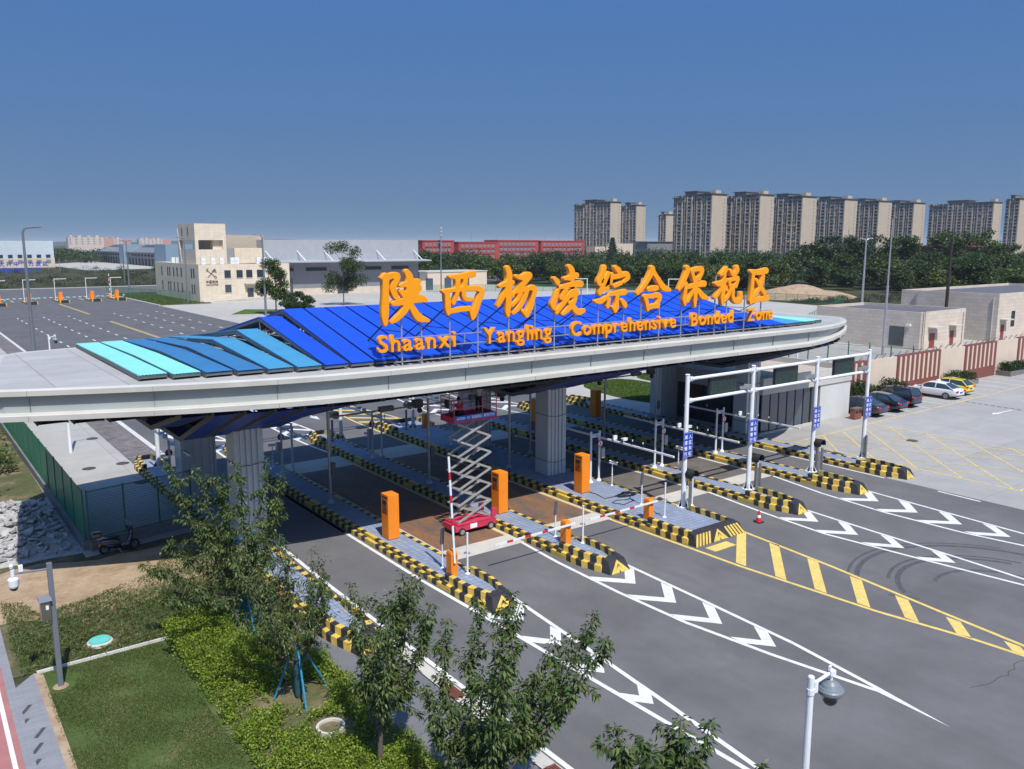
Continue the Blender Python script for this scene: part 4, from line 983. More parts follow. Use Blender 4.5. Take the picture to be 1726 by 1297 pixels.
K0 = ticket_kiosk('orange ticket kiosk on the island of the tall upright barrier arm', 'orange ticket kiosks')
K0.location = (17.93,33.52,.30)
for x, y, rz, l in ((24.3,33.52,0,'orange ticket kiosk standing right behind the red scissor lift base'),(30.08,33.65,0,'orange ticket kiosk beside the heap of black cable'),
                    (38.55,48.45,math.pi,'dim orange ticket kiosk in shade just left of the middle front column'),(44.75,48.55,math.pi,'dim orange ticket kiosk in shade nearest the oval lawn'),
                    (31.9,48.2,math.pi,'shaded orange ticket kiosk hidden behind the raised scissor arms')):
    dup(K0, (x,y,.30), rz, l)
# --- barrier gates
def barrier_gate(name, label, up, L=4.6):
    t = thing(name, label, 'barrier gate', (0,0,0), 0, 'barrier gates')
    mb = MB(); mb.box(-.16,-.20,0,.16,.20,1.0); mb.add([(-.16,-.20,1.0),(.16,-.20,1.0),(.16,.20,1.0),(-.16,.20,1.0),(-.13,-.15,1.10),(.13,-.15,1.10),(.13,.15,1.10),(-.13,.15,1.10)],[(4,5,6,7),(0,1,5,4),(1,2,6,5),(2,3,7,6),(3,0,4,7)])
    bevel(mb.build('housing', M['kiosk'], t, world=False), .012)
    mb = MB(); mb.rbox((0,-.23,.88), (.14,.06,.14), 0); mb.build('hub', M['frame_grey'], t, world=False)
    mb = MB(); n = 14
    for k in range(n):
        a, b = k*L/n, (k+1)*L/n - .002
        red = 1 if k % 3 == 2 and k > 3 else 0
        if up: mb.box(-.045, -.29, .62+a, .045, -.25, .62+b, red)
        else: mb.box(.35-a, -.29, .90-.02*a/L*2, .35-b, -.25, .99-.02*a/L*2, red)
    o = mb.build('arm', [M['white_paint'], M['red_paint']], t, world=False)
    if up: o.rotation_euler = (0, rad(-3.0), 0)
    return t
b1 = barrier_gate('barrier_gate', 'orange barrier gate whose striped arm stands upright', True, 4.6); b1.location = (17.8,27.97,.30)
b2 = barrier_gate('barrier_gate', 'orange barrier gate with lowered arm in front of the scissor lift', False); b2.location = (24.1,28.03,.30)
dup(b2, (29.66,28.12,.30), 0, 'orange barrier gate with lowered arm on the wide island by the cable heap')
dup(b2, (31.6,53.2,.30), math.pi, 'dim orange barrier gate far end of the wide island beyond the lift platform')
# --- loop sensor heads and arm rests
def sensor_post(label):
    t = thing('sensor_post', label, 'sensor post', (0,0,0), 0, 'grey head sensor posts')
    mb = MB(); mb.tube([(0,0,0),(0,0,1.1)], .035, 8); mb.lathe((0,0,0), [(.10,0),(.10,.02),(.04,.06)], 10); mb.build('post', M['white_paint'], t, world=False)
    mb = MB(); mb.rbox((0,0,1.42), (.14,.12,.72), 0, 0, rad(6)); bevel(mb.build('head', M['frame_grey'], t, world=False), .02)
    return t
s0 = sensor_post('grey headed sensor post at the foot of the upright barrier arm'); s0.location = (17.88,28.85,.30)
dup(s0, (24.25,28.95,.30), .3, 'grey headed sensor post beside the barrier gate in front of the lift')
dup(s0, (31.09,30.0,.30), .2, 'grey headed sensor post behind the barrier gate of the wide island')
def rest_post(label):
    t = thing('arm_rest_post', label, 'post', (0,0,0), 0, 'thin white arm rest posts')
    mb = MB(); mb.tube([(0,0,0),(0,0,1.78)], .04, 8); mb.lathe((0,0,0), [(.11,0),(.11,.02),(.045,.07)], 10); mb.lathe((0,0,1.78), [(.055,0),(.055,.03)], 8); mb.build('post', M['white_paint'], t, world=False)
    mb = MB(); mb.box(-.16,-.03,.92,.02,.03,.99); mb.box(.03,-.05,.86,.10,.05,.95); mb.build('cradle', M['galv'], t, world=False)
    return t
r0 = rest_post('thin white post right of the upright barrier arm'); r0.location = (18.4,27.7,.30)
dup(r0, (24.72,27.53,.30), 0, 'thin white post right of the barrier gate in front of the lift')
dup(r0, (30.52,27.82,.30), 0, 'thin white post beside the barrier gate of the wide island')
# --- paired camera posts with a long beam
def camera_frame(label, flip, L0=6.0, L1=3.2):
    """beam runs along the lane; the posts stand at the origin"""
    t = thing('lane_camera_gantry', label, 'camera gantry', (0,0,0), 0, 'camera frames along the lanes')
    for dx in (-.32, .34):
        mb = MB(); mb.tube([(dx,0,0),(dx,0,3.02)], .065, 10); mb.lathe((dx,0,0), [(.17,0),(.17,.02),(.075,.16)], 10); mb.build('post', M['white_paint'], t, world=False)
    mb = MB(); mb.box(-.34,-.05,2.66,.36,.05,2.76); mb.box(-.34,-.04,2.80,.36,.04,2.86); mb.build('crosspiece', M['white_paint'], t, world=False)
    mb = MB(); mb.box(.02,-L0,2.66,.12,L1,2.75); mb.build('beam', M['white_paint'], t, world=False)
    mb = MB(); mb.box(.0,-1.55,2.78,.26,-1.45,3.02); mb.box(.05,-1.52,2.70,.08,-1.48,2.8); mb.build('flash_lamp', M['white_paint'], t, world=False)
    mb = MB(); mb.box(-.02,-2.35,2.88,.28,-2.17,3.0); mb.box(.05,-2.28,2.72,.09,-2.24,2.9); mb.box(-.06,-2.36,2.985,.32,-2.16,3.01); mb.build('camera', M['white_paint'], t, world=False)
    for y in (-2.95, -3.75, 1.2):
        mb = MB(); mb.tube([(.07,y,2.62),(.07,y,2.98)], .02, 6); o = mb.build('antenna', M['black'], t, world=False)
        mb = MB(); mb.tube([(.07,y,2.96),(.07,y,3.06)], .03, 6); mb.build('cap', M['white_paint'], o, world=False)
    mb = MB(); mb.box(.42,-.14,1.35,.66,.14,1.95); mb.build('control_box', M['galv'], t, world=False)
    mb = MB(); mb.tube([(.34,-.09,2.25),(.34,-.06,2.25)], .2, 18); o = mb.build('speed_sign', M['red_paint'], t, world=False)
    mb = MB(); mb.tube([(.34,-.094,2.25),(.34,-.09,2.25)], .155, 18); mb.build('sign_face', M['sign_white'], o, world=False)
    me = text_mesh('5', .24, .001, .006); place_mesh('number', me, M['black'], o, Matrix.Translation((.34,-.096,2.165)) @ STAND)
    return t
c0 = camera_frame('white pair of camera posts in the sun on the wide island', False); c0.location = (32.70,34.75,.30-.02)
c1 = camera_frame('white pair of camera posts on the island behind the cone', False); c1.location = (37.35,34.8,.3)
c0.location = (32.05,34.75,.3)
dup(c0, (37.45,34.8,.3), 0, 'white pair of camera posts between the two blue slow down signs')
for o in list(c1.children): 
    for q in list(o.children): bpy.data.objects.remove(q)
    bpy.data.objects.remove(o)
bpy.data.objects.remove(c1)
dup(c0, (43.35,34.9,.3), 0, 'white pair of camera posts furthest right, in front of the dark glass office')
for x, l in ((12.0,'shaded pair of camera posts nearest the left column'),(18.45,'shaded pair of camera posts just right of the left column'),(24.55,'shaded pair of camera posts in mid island left of the lift platform'),(30.6,'shaded pair of camera posts behind the scissor stack')):
    dup(c0, (x,47.4,.3), math.pi, l)
def small_camera(label):
    t = thing('camera_post', label, 'camera post', (0,0,0), 0, 'short posts with a bullet camera')
    mb = MB(); mb.tube([(0,0,0),(0,0,1.28)], .03, 8); mb.lathe((0,0,0), [(.09,0),(.09,.02),(.035,.06)], 10); mb.tube([(0,0,.62),(0,0,.68)], .045, 8); mb.build('post', M['white_paint'], t, world=False)
    mb = MB(); mb.rbox((0,-.08,1.36), (.13,.46,.13), .45, 0, rad(10)); mb.rbox((0,-.10,1.44), (.17,.50,.02), .45, 0, rad(10)); mb.build('camera', M['white_paint'], t, world=False)
    return t
q0 = small_camera('short white post with bullet camera on the wide island by the lane'); q0.location = (32.3,33.54,.3)
dup(q0, (37.95,33.6,.3), 0, 'short white post with bullet camera left of the second blue sign')
dup(q0, (24.5,48.6,.3), math.pi, 'short shaded post with bullet camera on the island behind the lift')
dup(q0, (18.2,49.2,.3), math.pi, 'short shaded post with bullet camera beside the left column')
# --- tall scanner portals in the middle of the gate
def portal(label, xs, y, tops):
    t = thing('scanner_portal', label, 'portal', (xs[0],y,0), 0, 'tall scanner portals')
    for x, zt in zip(xs, tops):
        mb = MB(); mb.tube([(x,y,.3),(x,y,zt)], .08, 10); mb.lathe((x,y,.3), [(.2,0),(.2,.02),(.09,.2)], 10); o = mb.build('post', M['galv'], t)
        mb = MB(); mb.box(x+.06,y-.15,1.9,x+.28,y+.15,2.5); mb.build('control_box', M['frame_grey'], o)
    z = min(tops)-.22
    mb = MB(); mb.tube([(xs[0],y,z),(xs[-1],y,z)], .05, 8); mb.build('beam', M['galv'], t)
    for k, (a, b) in enumerate(zip(xs, xs[1:])):
        mid = (a+b)/2
        mb = MB(); mb.box(mid-.1,y-.25,z-.05,mid+.75,y+.05,z+.22); mb.build('scanner', M['frame_grey'], t)
        mb = MB(); mb.box(b-.95,y-.22,z-.1,b-.45,y+.2,z+.35); mb.ball((b-.55,y,z-.28), .16); mb.build('camera_cluster', M['dark_steel'], t)
portal('tall grey scanner portal spanning the two lanes left of the lift', (17.95,24.1,29.9), 40.2, (5.3,5.3,5.2))
portal('tall grey scanner portal spanning the lanes right of the middle column', (33.1,39.78,45.0), 42.2, (4.9,4.9,5.0))
# --- overhead gantries with blue signs and dark message boards
def gantry(label, xs, y, s, nm):
    t = thing('overhead_gantry', label, 'gantry', (xs[0],y,0), 0, 'white overhead gantries')
    for k, x in enumerate(xs):
        mb = MB(); mb.tube([(x,y,.28),(x,y,7.36)], [.135,.11], 16); mb.lathe((x,y,.30), [(.36,0),(.36,.03),(.17,.04)], 16)
        for q in range(8):
            a = q*math.pi/4; mb.add([(x+.34*math.cos(a),y+.34*math.sin(a),.33),(x+.15*math.cos(a),y+.15*math.sin(a),.33),(x+.15*math.cos(a),y+.15*math.sin(a),.7)],[(0,1,2),(2,1,0)])
        mb.lathe((x,y,7.36), [(.135,0),(.10,.03)], 12)
        mb.build('pole', M['white_paint'], t)
        ys = y - s*.19
        mb = MB(); mb.box(x-.38, ys-.015, 3.02, x+.32, ys+.015, 4.36); sn = mb.build('sign_plate', M['sign_blue'], t)
        mb = MB(); pass
        for (a,b,c,d) in ((x-.36,3.04,x+.30,3.05),(x-.36,4.33,x+.30,4.34),(x-.36,3.04,x-.352,4.34),(x+.292,3.04,x+.30,4.34)): mb.box(a,ys-s*.018-.001,b,c,ys-s*.018+.001,d)
        mb.build('border', M['sign_white'], sn)
        Wl = Vector(t.location)
        for col, txt in ((1,'入区车辆'),(0,'减速慢行')):
            for r_, ch_ in enumerate(txt):
                cx_ = x-.03+(.16 if col else -.16); zz = 4.03-r_*.305
                me = text_mesh(ch_, .235, .002, .003)
                T = Matrix.Translation(Vector((x-.03+(cx_-(x-.03))*s, ys-s*.02, zz))-Wl) @ (Matrix.Identity(4) if s > 0 else Matrix.Rotation(math.pi,4,'Z')) @ STAND
                me.transform(T); me.materials.append(M['sign_white'])
                o = bpy.data.objects.new('character', me); COL.objects.link(o); o.parent = sn; o.location = Wl-wloc(sn)
    for z in (7.12, 5.98):
        for a, b in zip(xs, xs[1:]):
            mb = MB(); mb.tube([(a+.12,y,z),(b-.12,y,z)], .088, 12)
            for x in (a+.14, a+.30, b-.30, b-.14): mb.tube([(x-.025,y,z),(x+.025,y,z)], .14, 12)
            mb.build('beam', M['white_paint'], t)
    for a, b in zip(xs, xs[1:]):
        m_ = a+(b-a)*.36; wd = 2.15
        mb = MB(); mb.box(m_, y+s*.12, 5.84, m_+wd, y+s*.30, 7.04); bd = mb.build('message_board', M['dark_steel'], t)
        mb = MB(); mb.box(m_+.04, y+s*.116-.003, 5.90, m_+wd-.04, y+s*.116+.003, 6.98); mb.build('display', M['led'], bd)
        mb = MB(); mb.rbox((b-.75,y-.05,6.22),(.16,.55,.16),.7,0,rad(-8)); mb.rbox((b-.42,y+.02,6.25),(.2,.4,.2),.7); mb.box(b-.78,y-.04,6.05,b-.4,y+.04,6.14); mb.build('camera', M['galv'], t)
    return t
def led():
    m, N, L, B = nodes('dark message display')
    sx = N.new('ShaderNodeSeparateXYZ'); g_ = N.new('ShaderNodeNewGeometry'); L.new(g_.outputs['Position'], sx.inputs[0])
    v = N.new('ShaderNodeTexNoise'); v.inputs['Scale'].default_value = 7; L.new(g_.outputs['Position'], v.inputs['Vector'])
    L.new(ramp(N, L, v.outputs['Fac'], [(.45,(.012,.02,.02)),(.62,(.02,.055,.045))]), B.inputs['Base Color']); B.inputs['Roughness'].default_value = .4
    return m
M['led'] = led()
gantry('white overhead gantry in full sun with blue signs and dark boards', [32.63,38.05,44.15,49.85][0:4], 28.45, 1, 0)
gantry('shaded overhead gantry at the far end of the toll islands', [12.5,18.5,24.85,30.75], 53.5, -1, 0)
# --- round signals, steel bollards, cone
def signal_post(label):
    t = thing('traffic_signal', label, 'traffic signal', (0,0,0), 0, 'black round lane signals')
    mb = MB(); mb.tube([(0,0,0),(0,0,1.55)], .05, 8); mb.lathe((0,0,0), [(.13,0),(.13,.02),(.055,.12)], 10); mb.build('post', M['white_paint'], t, world=False)
    mb = MB(); mb.tube([(-.2,.25,1.78),(-.2,-.02,1.78)], .27, 18); o = mb.build('head', M['black'], t, world=False)
    mb = MB()
    n = 14
    vs = []; fs = []
    for i in range(n+1):
        a = math.pi*(-.15+1.3*i/n)
        vs += [(-.2+.28*math.cos(a),-.02,1.78+.28*math.sin(a)),(-.2+.26*math.cos(a),-.36,1.80+.26*math.sin(a))]
    for i in range(n): fs.append((2*i,2*i+1,2*i+3,2*i+2))
    mb.add(vs, fs); mb.build('visor', M['rubber'], o, world=False)
    mb = MB(); mb.tube([(-.2,-.022,1.78),(-.2,-.03,1.78)], .2, 16); mb.build('lens', M['glass'], o, world=False)
    return t
g0 = signal_post('black round signal on the wide island beside the first gantry pole'); g0.location = (33.02,28.2,.30)
dup(g0, (38.55,28.2,.3), 0, 'black round signal beside the second gantry pole near the cone')
dup(g0, (44.55,28.2,.3), 0, 'black round signal beside the third gantry pole')
for x, l in ((24.3,'shaded black signal at the far end of the island behind the lift'),(18.0,'shaded black signal beyond the left column'),(30.3,'shaded black signal at the far end of the wide island')):
    dup(g0, (x,53.7,.3), math.pi, l)
def bollard(label):
    t = thing('steel_bollard', label, 'bollard', (0,0,0), 0, 'stainless steel bollards')
    mb = MB(); mb.tube([(0,0,0),(0,0,1.5)], .085, 14); mb.build('tube', M['stainless'], t, world=False)
    mb = MB(); mb.lathe((0,0,1.5), [(.088,0),(.07,.03),(.0,.035)], 14); mb.lathe((0,0,0), [(.14,0),(.14,.015)], 14); mb.build('cap', M['frame_grey'], t, world=False)
    return t
d0 = bollard('stainless bollard on the wide island next to the first gantry pole'); d0.location = (32.45,27.85,.3)
for x, l in ((37.75,'stainless bollard left of the signal by the second gantry pole'),(38.05+.9,'stainless bollard right of the signal by the second gantry pole')): pass
for x, y, l in ((38.40,27.95,'stainless bollard in front of the signal by the second gantry pole'),(38.72,28.45,'stainless bollard behind the signal by the second gantry pole'),
                (44.42,27.95,'stainless bollard in front of the signal by the third gantry pole'),(44.75,28.5,'stainless bollard behind the signal by the third gantry pole'),(50.1,28.2,'dark steel bollard beside the last gantry pole'),
                (24.1,53.3,'shaded steel bollard at the far end of the island behind the lift'),(30.1,53.4,'shaded steel bollard at the far end of the wide island')):
    dup(d0, (x-.35 if x == 50.1 else x,y,.3), 0, l)
t = thing('traffic_cone', 'red and white traffic cone standing alone on the asphalt', 'traffic cone', (34.45,25.0,0))
mb = MB(); mb.box(-.2,-.2,.004,.2,.2,.035); mb.build('base', M['black'], t, world=False)
mb = MB(); mb.lathe((0,0,0), [(.15,.035),(.105,.26)], 14); mb.lathe((0,0,0), [(.08,.40),(.035,.60),(.03,.61)], 14); mb.build('cone', M['red_paint'], t, world=False)
mb = MB(); mb.lathe((0,0,0), [(.105,.26),(.08,.40)], 14); mb.build('band', M['sign_white'], t, world=False)
t = thing('cable_heap', 'heap of black cable lying on the wide island paving', 'cable', (31.4,31.6,.30))
mb = MB(); r_ = random.Random(3); pts = [(-1.1,1.9,.03)]
pts += [(-1.0,1.2,.02),(-1.2,.3,.02)]
for k in range(90):
    a = k*.55; r = .15+.35*r_.random(); pts.append((.3+r*math.cos(a)*1.5+.1*math.sin(k), .1+r*math.sin(a)*.8, .02+.06*r_.random()))
pts += [(-.3,-.6,.02),(-.9,-.3,.02),(-1.4,-.5,.02),(-1.1,-1.1,.02),(-.2,-.9,.02)]
mb.tube(pts, .022, 5); mb.build('cable', M['black'], t, world=False)

# ================================================================== SCISSOR LIFT AND THE TWO WORKERS
LX, LY = 20.85, 32.35
lf = thing('scissor_lift', 'red scissor lift raised under the canopy with white crossed arms', 'scissor lift', (LX+1.2,LY+.6,0))
mb = MB(); mb.box(LX,LY+.04,.22,LX+2.4,LY+1.16,.52); mb.box(LX+.1,LY+.02,.52,LX+2.3,LY+1.18,.62); mb.box(LX+2.12,LY,.62,LX+2.42,LY+.12,1.05); mb.box(LX+2.12,LY+1.1,.62,LX+2.42,LY+1.2,1.05)
ch = bevel(mb.build('chassis', M['lift_red'], lf), .015)
mb = MB(); mb.box(LX+.85,LY+.028,.27,LX+1.25,LY+.036,.5); mb.build('notice', M['sign_white'], ch)
mb = MB(); mb.box(LX+.02,LY+.2,.10,LX+.5,LY+1.0,.22); mb.build('bumper', M['black'], ch)
for (x, y) in ((LX+.36,LY-.02),(LX+2.06,LY-.02),(LX+.36,LY+1.1),(LX+2.06,LY+1.1)):
    mb = MB(); mb.tube([(x,y,.20),(x,y+.12,.20)], .19, 18); w_ = mb.build('wheel', M['rubber'], lf)
    mb = MB(); mb.tube([(x,y-.006,.20),(x,y,.20)], .12, 14); mb.build('rim', M['galv'], w_)
NL = 6; Z0_, Z1_ = .66, 5.55; dz = (Z1_-Z0_)/NL
for k in range(NL):
    za, zb = Z0_+k*dz, Z0_+(k+1)*dz
    for yy in (LY+.12, LY+.98):
        for (xa, xb, dy) in ((LX+.22,LX+2.15,0),(LX+2.15,LX+.22,.075)):
            mb = MB(); mb.bar((xa,yy+dy,za),(xb,yy+dy,zb),.05,.10); mb.build('scissor_arm', M['white_grey'] if 'white_grey' in M else M['galv'], lf)
for k in range(NL+1):
    z = Z0_+k*dz
    for x in (LX+.22, LX+2.15):
        mb = MB(); mb.tube([(x,LY+.08,z),(x,LY+1.1,z)], .03, 8); mb.build('pivot_bar', M['galv'], lf)
for z in (1.4, 3.4):
    mb = MB(); mb.tube([(LX+.9,LY+.6,z),(LX+1.75,LY+.6,z+.75)], .055, 8); mb.build('hydraulic_ram', M['dark_steel'], lf)
PZ = 5.62
mb = MB(); mb.box(LX-.05,LY+.0,PZ,LX+2.45,LY+1.2,PZ+.10); pf = mb.build('platform', M['lift_red'], lf)
mb = MB()
for (a,b,c,d) in ((LX-.05,LY,LX+2.45,LY+.025),(LX-.05,LY+1.175,LX+2.45,LY+1.2),(LX-.05,LY+.03,LX-.025,LY+1.17),(LX+2.425,LY+.03,LX+2.45,LY+1.17)): mb.box(a,b,PZ+.10,c,d,PZ+.30)
mb.build('toe_board', M['lift_red'], pf)
mb = MB()
for (x,y) in ((LX-.03,LY+.02),(LX+1.6,LY+.02),(LX+2.43,LY+.02),(LX-.03,LY+1.18),(LX+1.2,LY+1.18),(LX+2.43,LY+1.18),(LX+.45,LY+1.18)): mb.tube([(x,y,PZ+.1),(x,y,PZ+1.2)], .022, 6)
for z in (PZ+.68, PZ+1.2):
    for (p,q) in (((LX-.03,LY+.02),(LX+2.43,LY+.02)),((LX-.03,LY+1.18),(LX+2.43,LY+1.18)),((LX-.03,LY+.02),(LX-.03,LY+1.18)),((LX+2.43,LY+.02),(LX+2.43,LY+1.18))):
        if z > PZ+1 and p[1] < LY+.1 and q[1] < LY+.1: continue
        mb.tube([(p[0],p[1],z),(q[0],q[1],z)], .022, 6)
mb.build('guardrail', M['rail_red'] if 'rail_red' in M else M['lift_red'], pf)
mb = MB(); mb.box(LX+.0,LY-.010,PZ+.10,LX+2.4,LY-.003,PZ+.34); bn = mb.build('banner', M['banner_blue'], pf)
me = text_mesh('667085  10  设备租赁 高空作业', .17, .002, .004); xs_ = [v.co.x for v in me.vertices]; k_ = 2.2/(max(xs_)-min(xs_)) if xs_ else 1
T = Matrix.Translation(Vector((LX+1.2,LY-.012,PZ+.16))-wloc(bn)) @ STAND @ Matrix.Diagonal((k_,1,1,1)) @ Matrix.Translation((-(max(xs_)+min(xs_))/2,0,0))
me.transform(T); me.materials.append(M['sign_white']); o = bpy.data.objects.new('lettering', me); COL.objects.link(o); o.parent = bn; o.location = wloc(bn)-wloc(bn)
mb = MB(); mb.box(LX-.10,LY+.45,PZ+.7,LX-.04,LY+.75,PZ+1.1); mb.build('control_box', M['black'], pf)

def skin(name, joints, edges, m, parent, sub=1):
    """joints: list of (x,y,z,r[,r2]); a skinned body surface in the parent's own metres"""
    me = bpy.data.meshes.new(name); me.from_pydata([j[:3] for j in joints], edges, [])
    o = bpy.data.objects.new(name, me); COL.objects.link(o); o.parent = parent
    sk = o.modifiers.new('skin', 'SKIN'); sk.use_smooth_shade = True
    for i, j in enumerate(joints):
        d = me.skin_vertices[0].data[i]; d.radius = (j[3], j[4] if len(j) > 4 else j[3]); d.use_root = (i == 0)
    sb = o.modifiers.new('sub', 'SUBSURF'); sb.levels = sub; sb.render_levels = sub
    me.materials.append(m); return o
def hand(js, es, wrist, base, d, side):
    """palm and five bent fingers from the wrist joint"""
    d = Vector(d).normalized(); u = d.cross(Vector((0,0,1)) if abs(d.z) < .9 else Vector((0,1,0))).normalized(); n_ = u.cross(d)
    w = Vector(wrist); b0 = len(js)
    js.append((*(w+d*.07), .030, .018)); es.append((base, b0))
    for k, (off, ln) in enumerate(((-.028,.065),(-.010,.078),(.010,.074),(.027,.058))):
        a = len(js); p1 = w+d*.10+u*off; p2 = p1+d*ln*.55+n_*.008*side; p3 = p1+d*ln*.9+n_*.03*side
        js += [(*p1,.010,.010),(*p2,.0085,.0085),(*p3,.007,.007)]; es += [(b0,a),(a,a+1),(a+1,a+2)]
    a = len(js); p1 = w+d*.05-u*.04*side; p2 = p1+d*.035-u*.02*side+n_*.012
    js += [(*p1,.011,.011),(*p2,.009,.009)]; es += [(b0,a),(a,a+1)]
def head_parts(t, c, face):
    """hair cap on the skinned head at c; face = unit direction"""
    f = Vector(face)
    mb = MB(); mb.ball((c[0]-f.x*.018,c[1]-f.y*.018,c[2]+.025), .105, 14, 9, 0, (.86,.95,1.02)); mb.build('hair', M['hair'], t, world=False, smooth=True)
    mb = MB(); s_ = Vector((-f.y,f.x,0))
    for k in (-1,1):
        p = Vector(c)+f*.098+s_*.032*k+Vector((0,0,.005)); mb.ball(p, .010, 8, 6)
    mb.build('eyes', M['black'], t, world=False)
# red shirt worker crouching at the rail, back to the camera
p1 = thing('person', 'person in a red shirt crouching on the lift platform, back turned', 'person', (LX+.68,LY+.62,PZ+.10))
J = [(0,0,.30,.12,.10),(0,.03,.48,.125,.09),(0,.06,.66,.14,.085),(0,.07,.74,.055,.05),(0,.09,.82,.062,.065),(0,.11,.92,.085,.095),
     (.17,.05,.68,.055,.05),(.24,.16,.50,.043,.04),(.18,.32,.44,.034,.03),(-.17,.05,.68,.055,.05),(-.24,.16,.50,.043,.04),(-.18,.32,.44,.034,.03),
     (.11,.02,.26,.09,.09),(.16,.32,.36,.065,.065),(.15,.12,.05,.045,.045),(.15,.26,.035,.04,.03),(-.11,.02,.26,.09,.09),(-.16,.32,.36,.065,.065),(-.15,.12,.05,.045,.045),(-.15,.26,.035,.04,.03),
     (0,.19,.90,.022,.03)]
E_ = [(0,1),(1,2),(2,3),(3,4),(4,5),(2,6),(6,7),(7,8),(2,9),(9,10),(10,11),(0,12),(12,13),(13,14),(14,15),(0,16),(16,17),(17,18),(18,19),(5,20)]
hand(J, E_, (.18,.32,.44), 8, (-.2,.9,.1), 1); hand(J, E_, (-.18,.32,.44), 11, (.2,.9,.1), -1)
skin('body', J, E_, M['skin'], p1)
skin('shirt', [(0,-.01,.28,.15,.14),(0,.02,.48,.16,.14),(0,.05,.66,.175,.135),(.18,.05,.68,.07,.065),(.235,.13,.56,.056,.053),(-.18,.05,.68,.07,.065),(-.235,.13,.56,.056,.053)], [(0,1),(1,2),(2,3),(3,4),(2,5),(5,6)], M['cloth_red'], p1)
skin('trousers', [(0,0,.25,.13,.12),(.115,.03,.26,.105,.105),(.165,.325,.36,.08,.08),(.15,.12,.09,.058,.058),(-.115,.03,.26,.105,.105),(-.165,.325,.36,.08,.08),(-.15,.12,.09,.058,.058)], [(0,1),(1,2),(2,3),(0,4),(4,5),(5,6)], M['cloth_dark'], p1)
head_parts(p1, (0,.11,.92), (0,1,0))
# second worker standing with both arms raised into the soffit
p2 = thing('person', 'person in pale shirt and dark trousers reaching up into the canopy', 'person', (LX+1.88,LY+.72,PZ+.10))
J = [(0,0,.92,.125,.095),(0,0,1.10,.12,.085),(0,0,1.34,.15,.09),(0,.0,1.46,.05,.05),(0,.02,1.53,.06,.065),(0,.03,1.63,.078,.095),
     (.18,0,1.40,.055,.055),(.30,.02,1.62,.043,.043),(.27,.05,1.86,.033,.033),(-.18,0,1.40,.055,.055),(-.30,.02,1.62,.043,.043),(-.27,.05,1.86,.033,.033),
     (.10,0,.86,.085,.09),(.11,.01,.48,.062,.062),(.11,-.01,.08,.045,.045),(.12,.13,.035,.04,.03),(-.10,0,.86,.085,.09),(-.11,.01,.48,.062,.062),(-.11,-.01,.08,.045,.045),(-.12,.13,.035,.04,.03),(0,.12,1.61,.02,.028)]
E_ = [(0,1),(1,2),(2,3),(3,4),(4,5),(2,6),(6,7),(7,8),(2,9),(9,10),(10,11),(0,12),(12,13),(13,14),(14,15),(0,16),(16,17),(17,18),(18,19),(5,20)]
hand(J, E_, (.27,.05,1.86), 8, (-.1,.05,1), 1); hand(J, E_, (-.27,.05,1.86), 11, (.1,.05,1), -1)
skin('body', J, E_, M['skin'], p2)
skin('shirt', [(0,0,.90,.15,.115),(0,0,1.10,.145,.105),(0,0,1.34,.17,.11),(.19,0,1.41,.072,.07),(.29,.02,1.60,.058,.058),(-.19,0,1.41,.072,.07),(-.29,.02,1.60,.058,.058)], [(0,1),(1,2),(2,3),(3,4),(2,5),(5,6)], M['cloth_grey'], p2)
skin('trousers', [(0,0,.90,.135,.105),(.105,0,.85,.10,.10),(.115,.01,.48,.08,.08),(.115,0,.12,.062,.062),(-.105,0,.85,.10,.10),(-.115,.01,.48,.08,.08),(-.115,0,.12,.062,.062)], [(0,1),(1,2),(2,3),(0,4),(4,5),(5,6)], M['cloth_dark'], p2)
head_parts(p2, (0,.03,1.63), (0,1,0))

# ================================================================== FENCES, WALLS, PLANTERS
def mesh_fence(name, label, p, q, h, base, step=2.4, mats=('fence_green','green_mesh'), wall=None, lean=0.0, group=None, thick=.06):
    t = thing(name, label, 'fence', (p[0],p[1],0), 0, group)
    P_ = Vector((p[0],p[1],0)); Q_ = Vector((q[0],q[1],0)); d = (Q_-P_); L_ = d.length; d.normalize(); n_ = max(1, round(L_/step)); nr = Vector((-d.y,d.x,0))
    if wall:
        mb = MB(); c = (P_+Q_)/2; mb.rbox((c.x,c.y,base/2-.03), (L_,.24,base+.06), math.atan2(d.y,d.x)); mb.build('base_wall', wall, t)
    for i in range(n_+1):
        a = P_+d*(L_*i/n_); mb = MB(); mb.box(a.x-thick/2,a.y-thick/2,base,a.x+thick/2,a.y+thick/2,base+h+.05)
        if lean: mb.bar((a.x,a.y,base+h+.03),(a.x+nr.x*lean,a.y+nr.y*lean,base+h+.38),thick*.8,thick*.8)
        mb.build('post', M[mats[0]], t)
    for i in range(n_):
        a = P_+d*(L_*i/n_+.04); b = P_+d*(L_*(i+1)/n_-.04)
        mb = MB(); mb.add([(a.x,a.y,base+.06),(b.x,b.y,base+.06),(b.x,b.y,base+h-.02),(a.x,a.y,base+h-.02)],[(0,1,2,3)])
        o = mb.build('mesh_panel', M[mats[1]], t)
        for z in (base+.06, base+h-.02):
            mb = MB(); mb.bar((a.x,a.y,z),(b.x,b.y,z),.035,.035); mb.build('rail', M[mats[0]], o)
    return t
mesh_fence('mesh_fence', 'dense green mesh fence on a grey block base running back from the corner', (6.2,41.2), (6.0,92), 2.35, .5, 2.5, ('fence_green','green_mesh_dense'), M['blockwork'])
mesh_fence('mesh_fence', 'green mesh fence behind the parked black scooter', (6.35,41.0), (11.2,41.9), 2.35, .5, 1.6, ('fence_green','green_mesh'), M['blockwork'])
mesh_fence('mesh_fence', 'long green mesh fence closing the yard before the tree belt', (128,213), (172,190), 2.0, .1, 3.0, ('fence_green','green_mesh_far'))
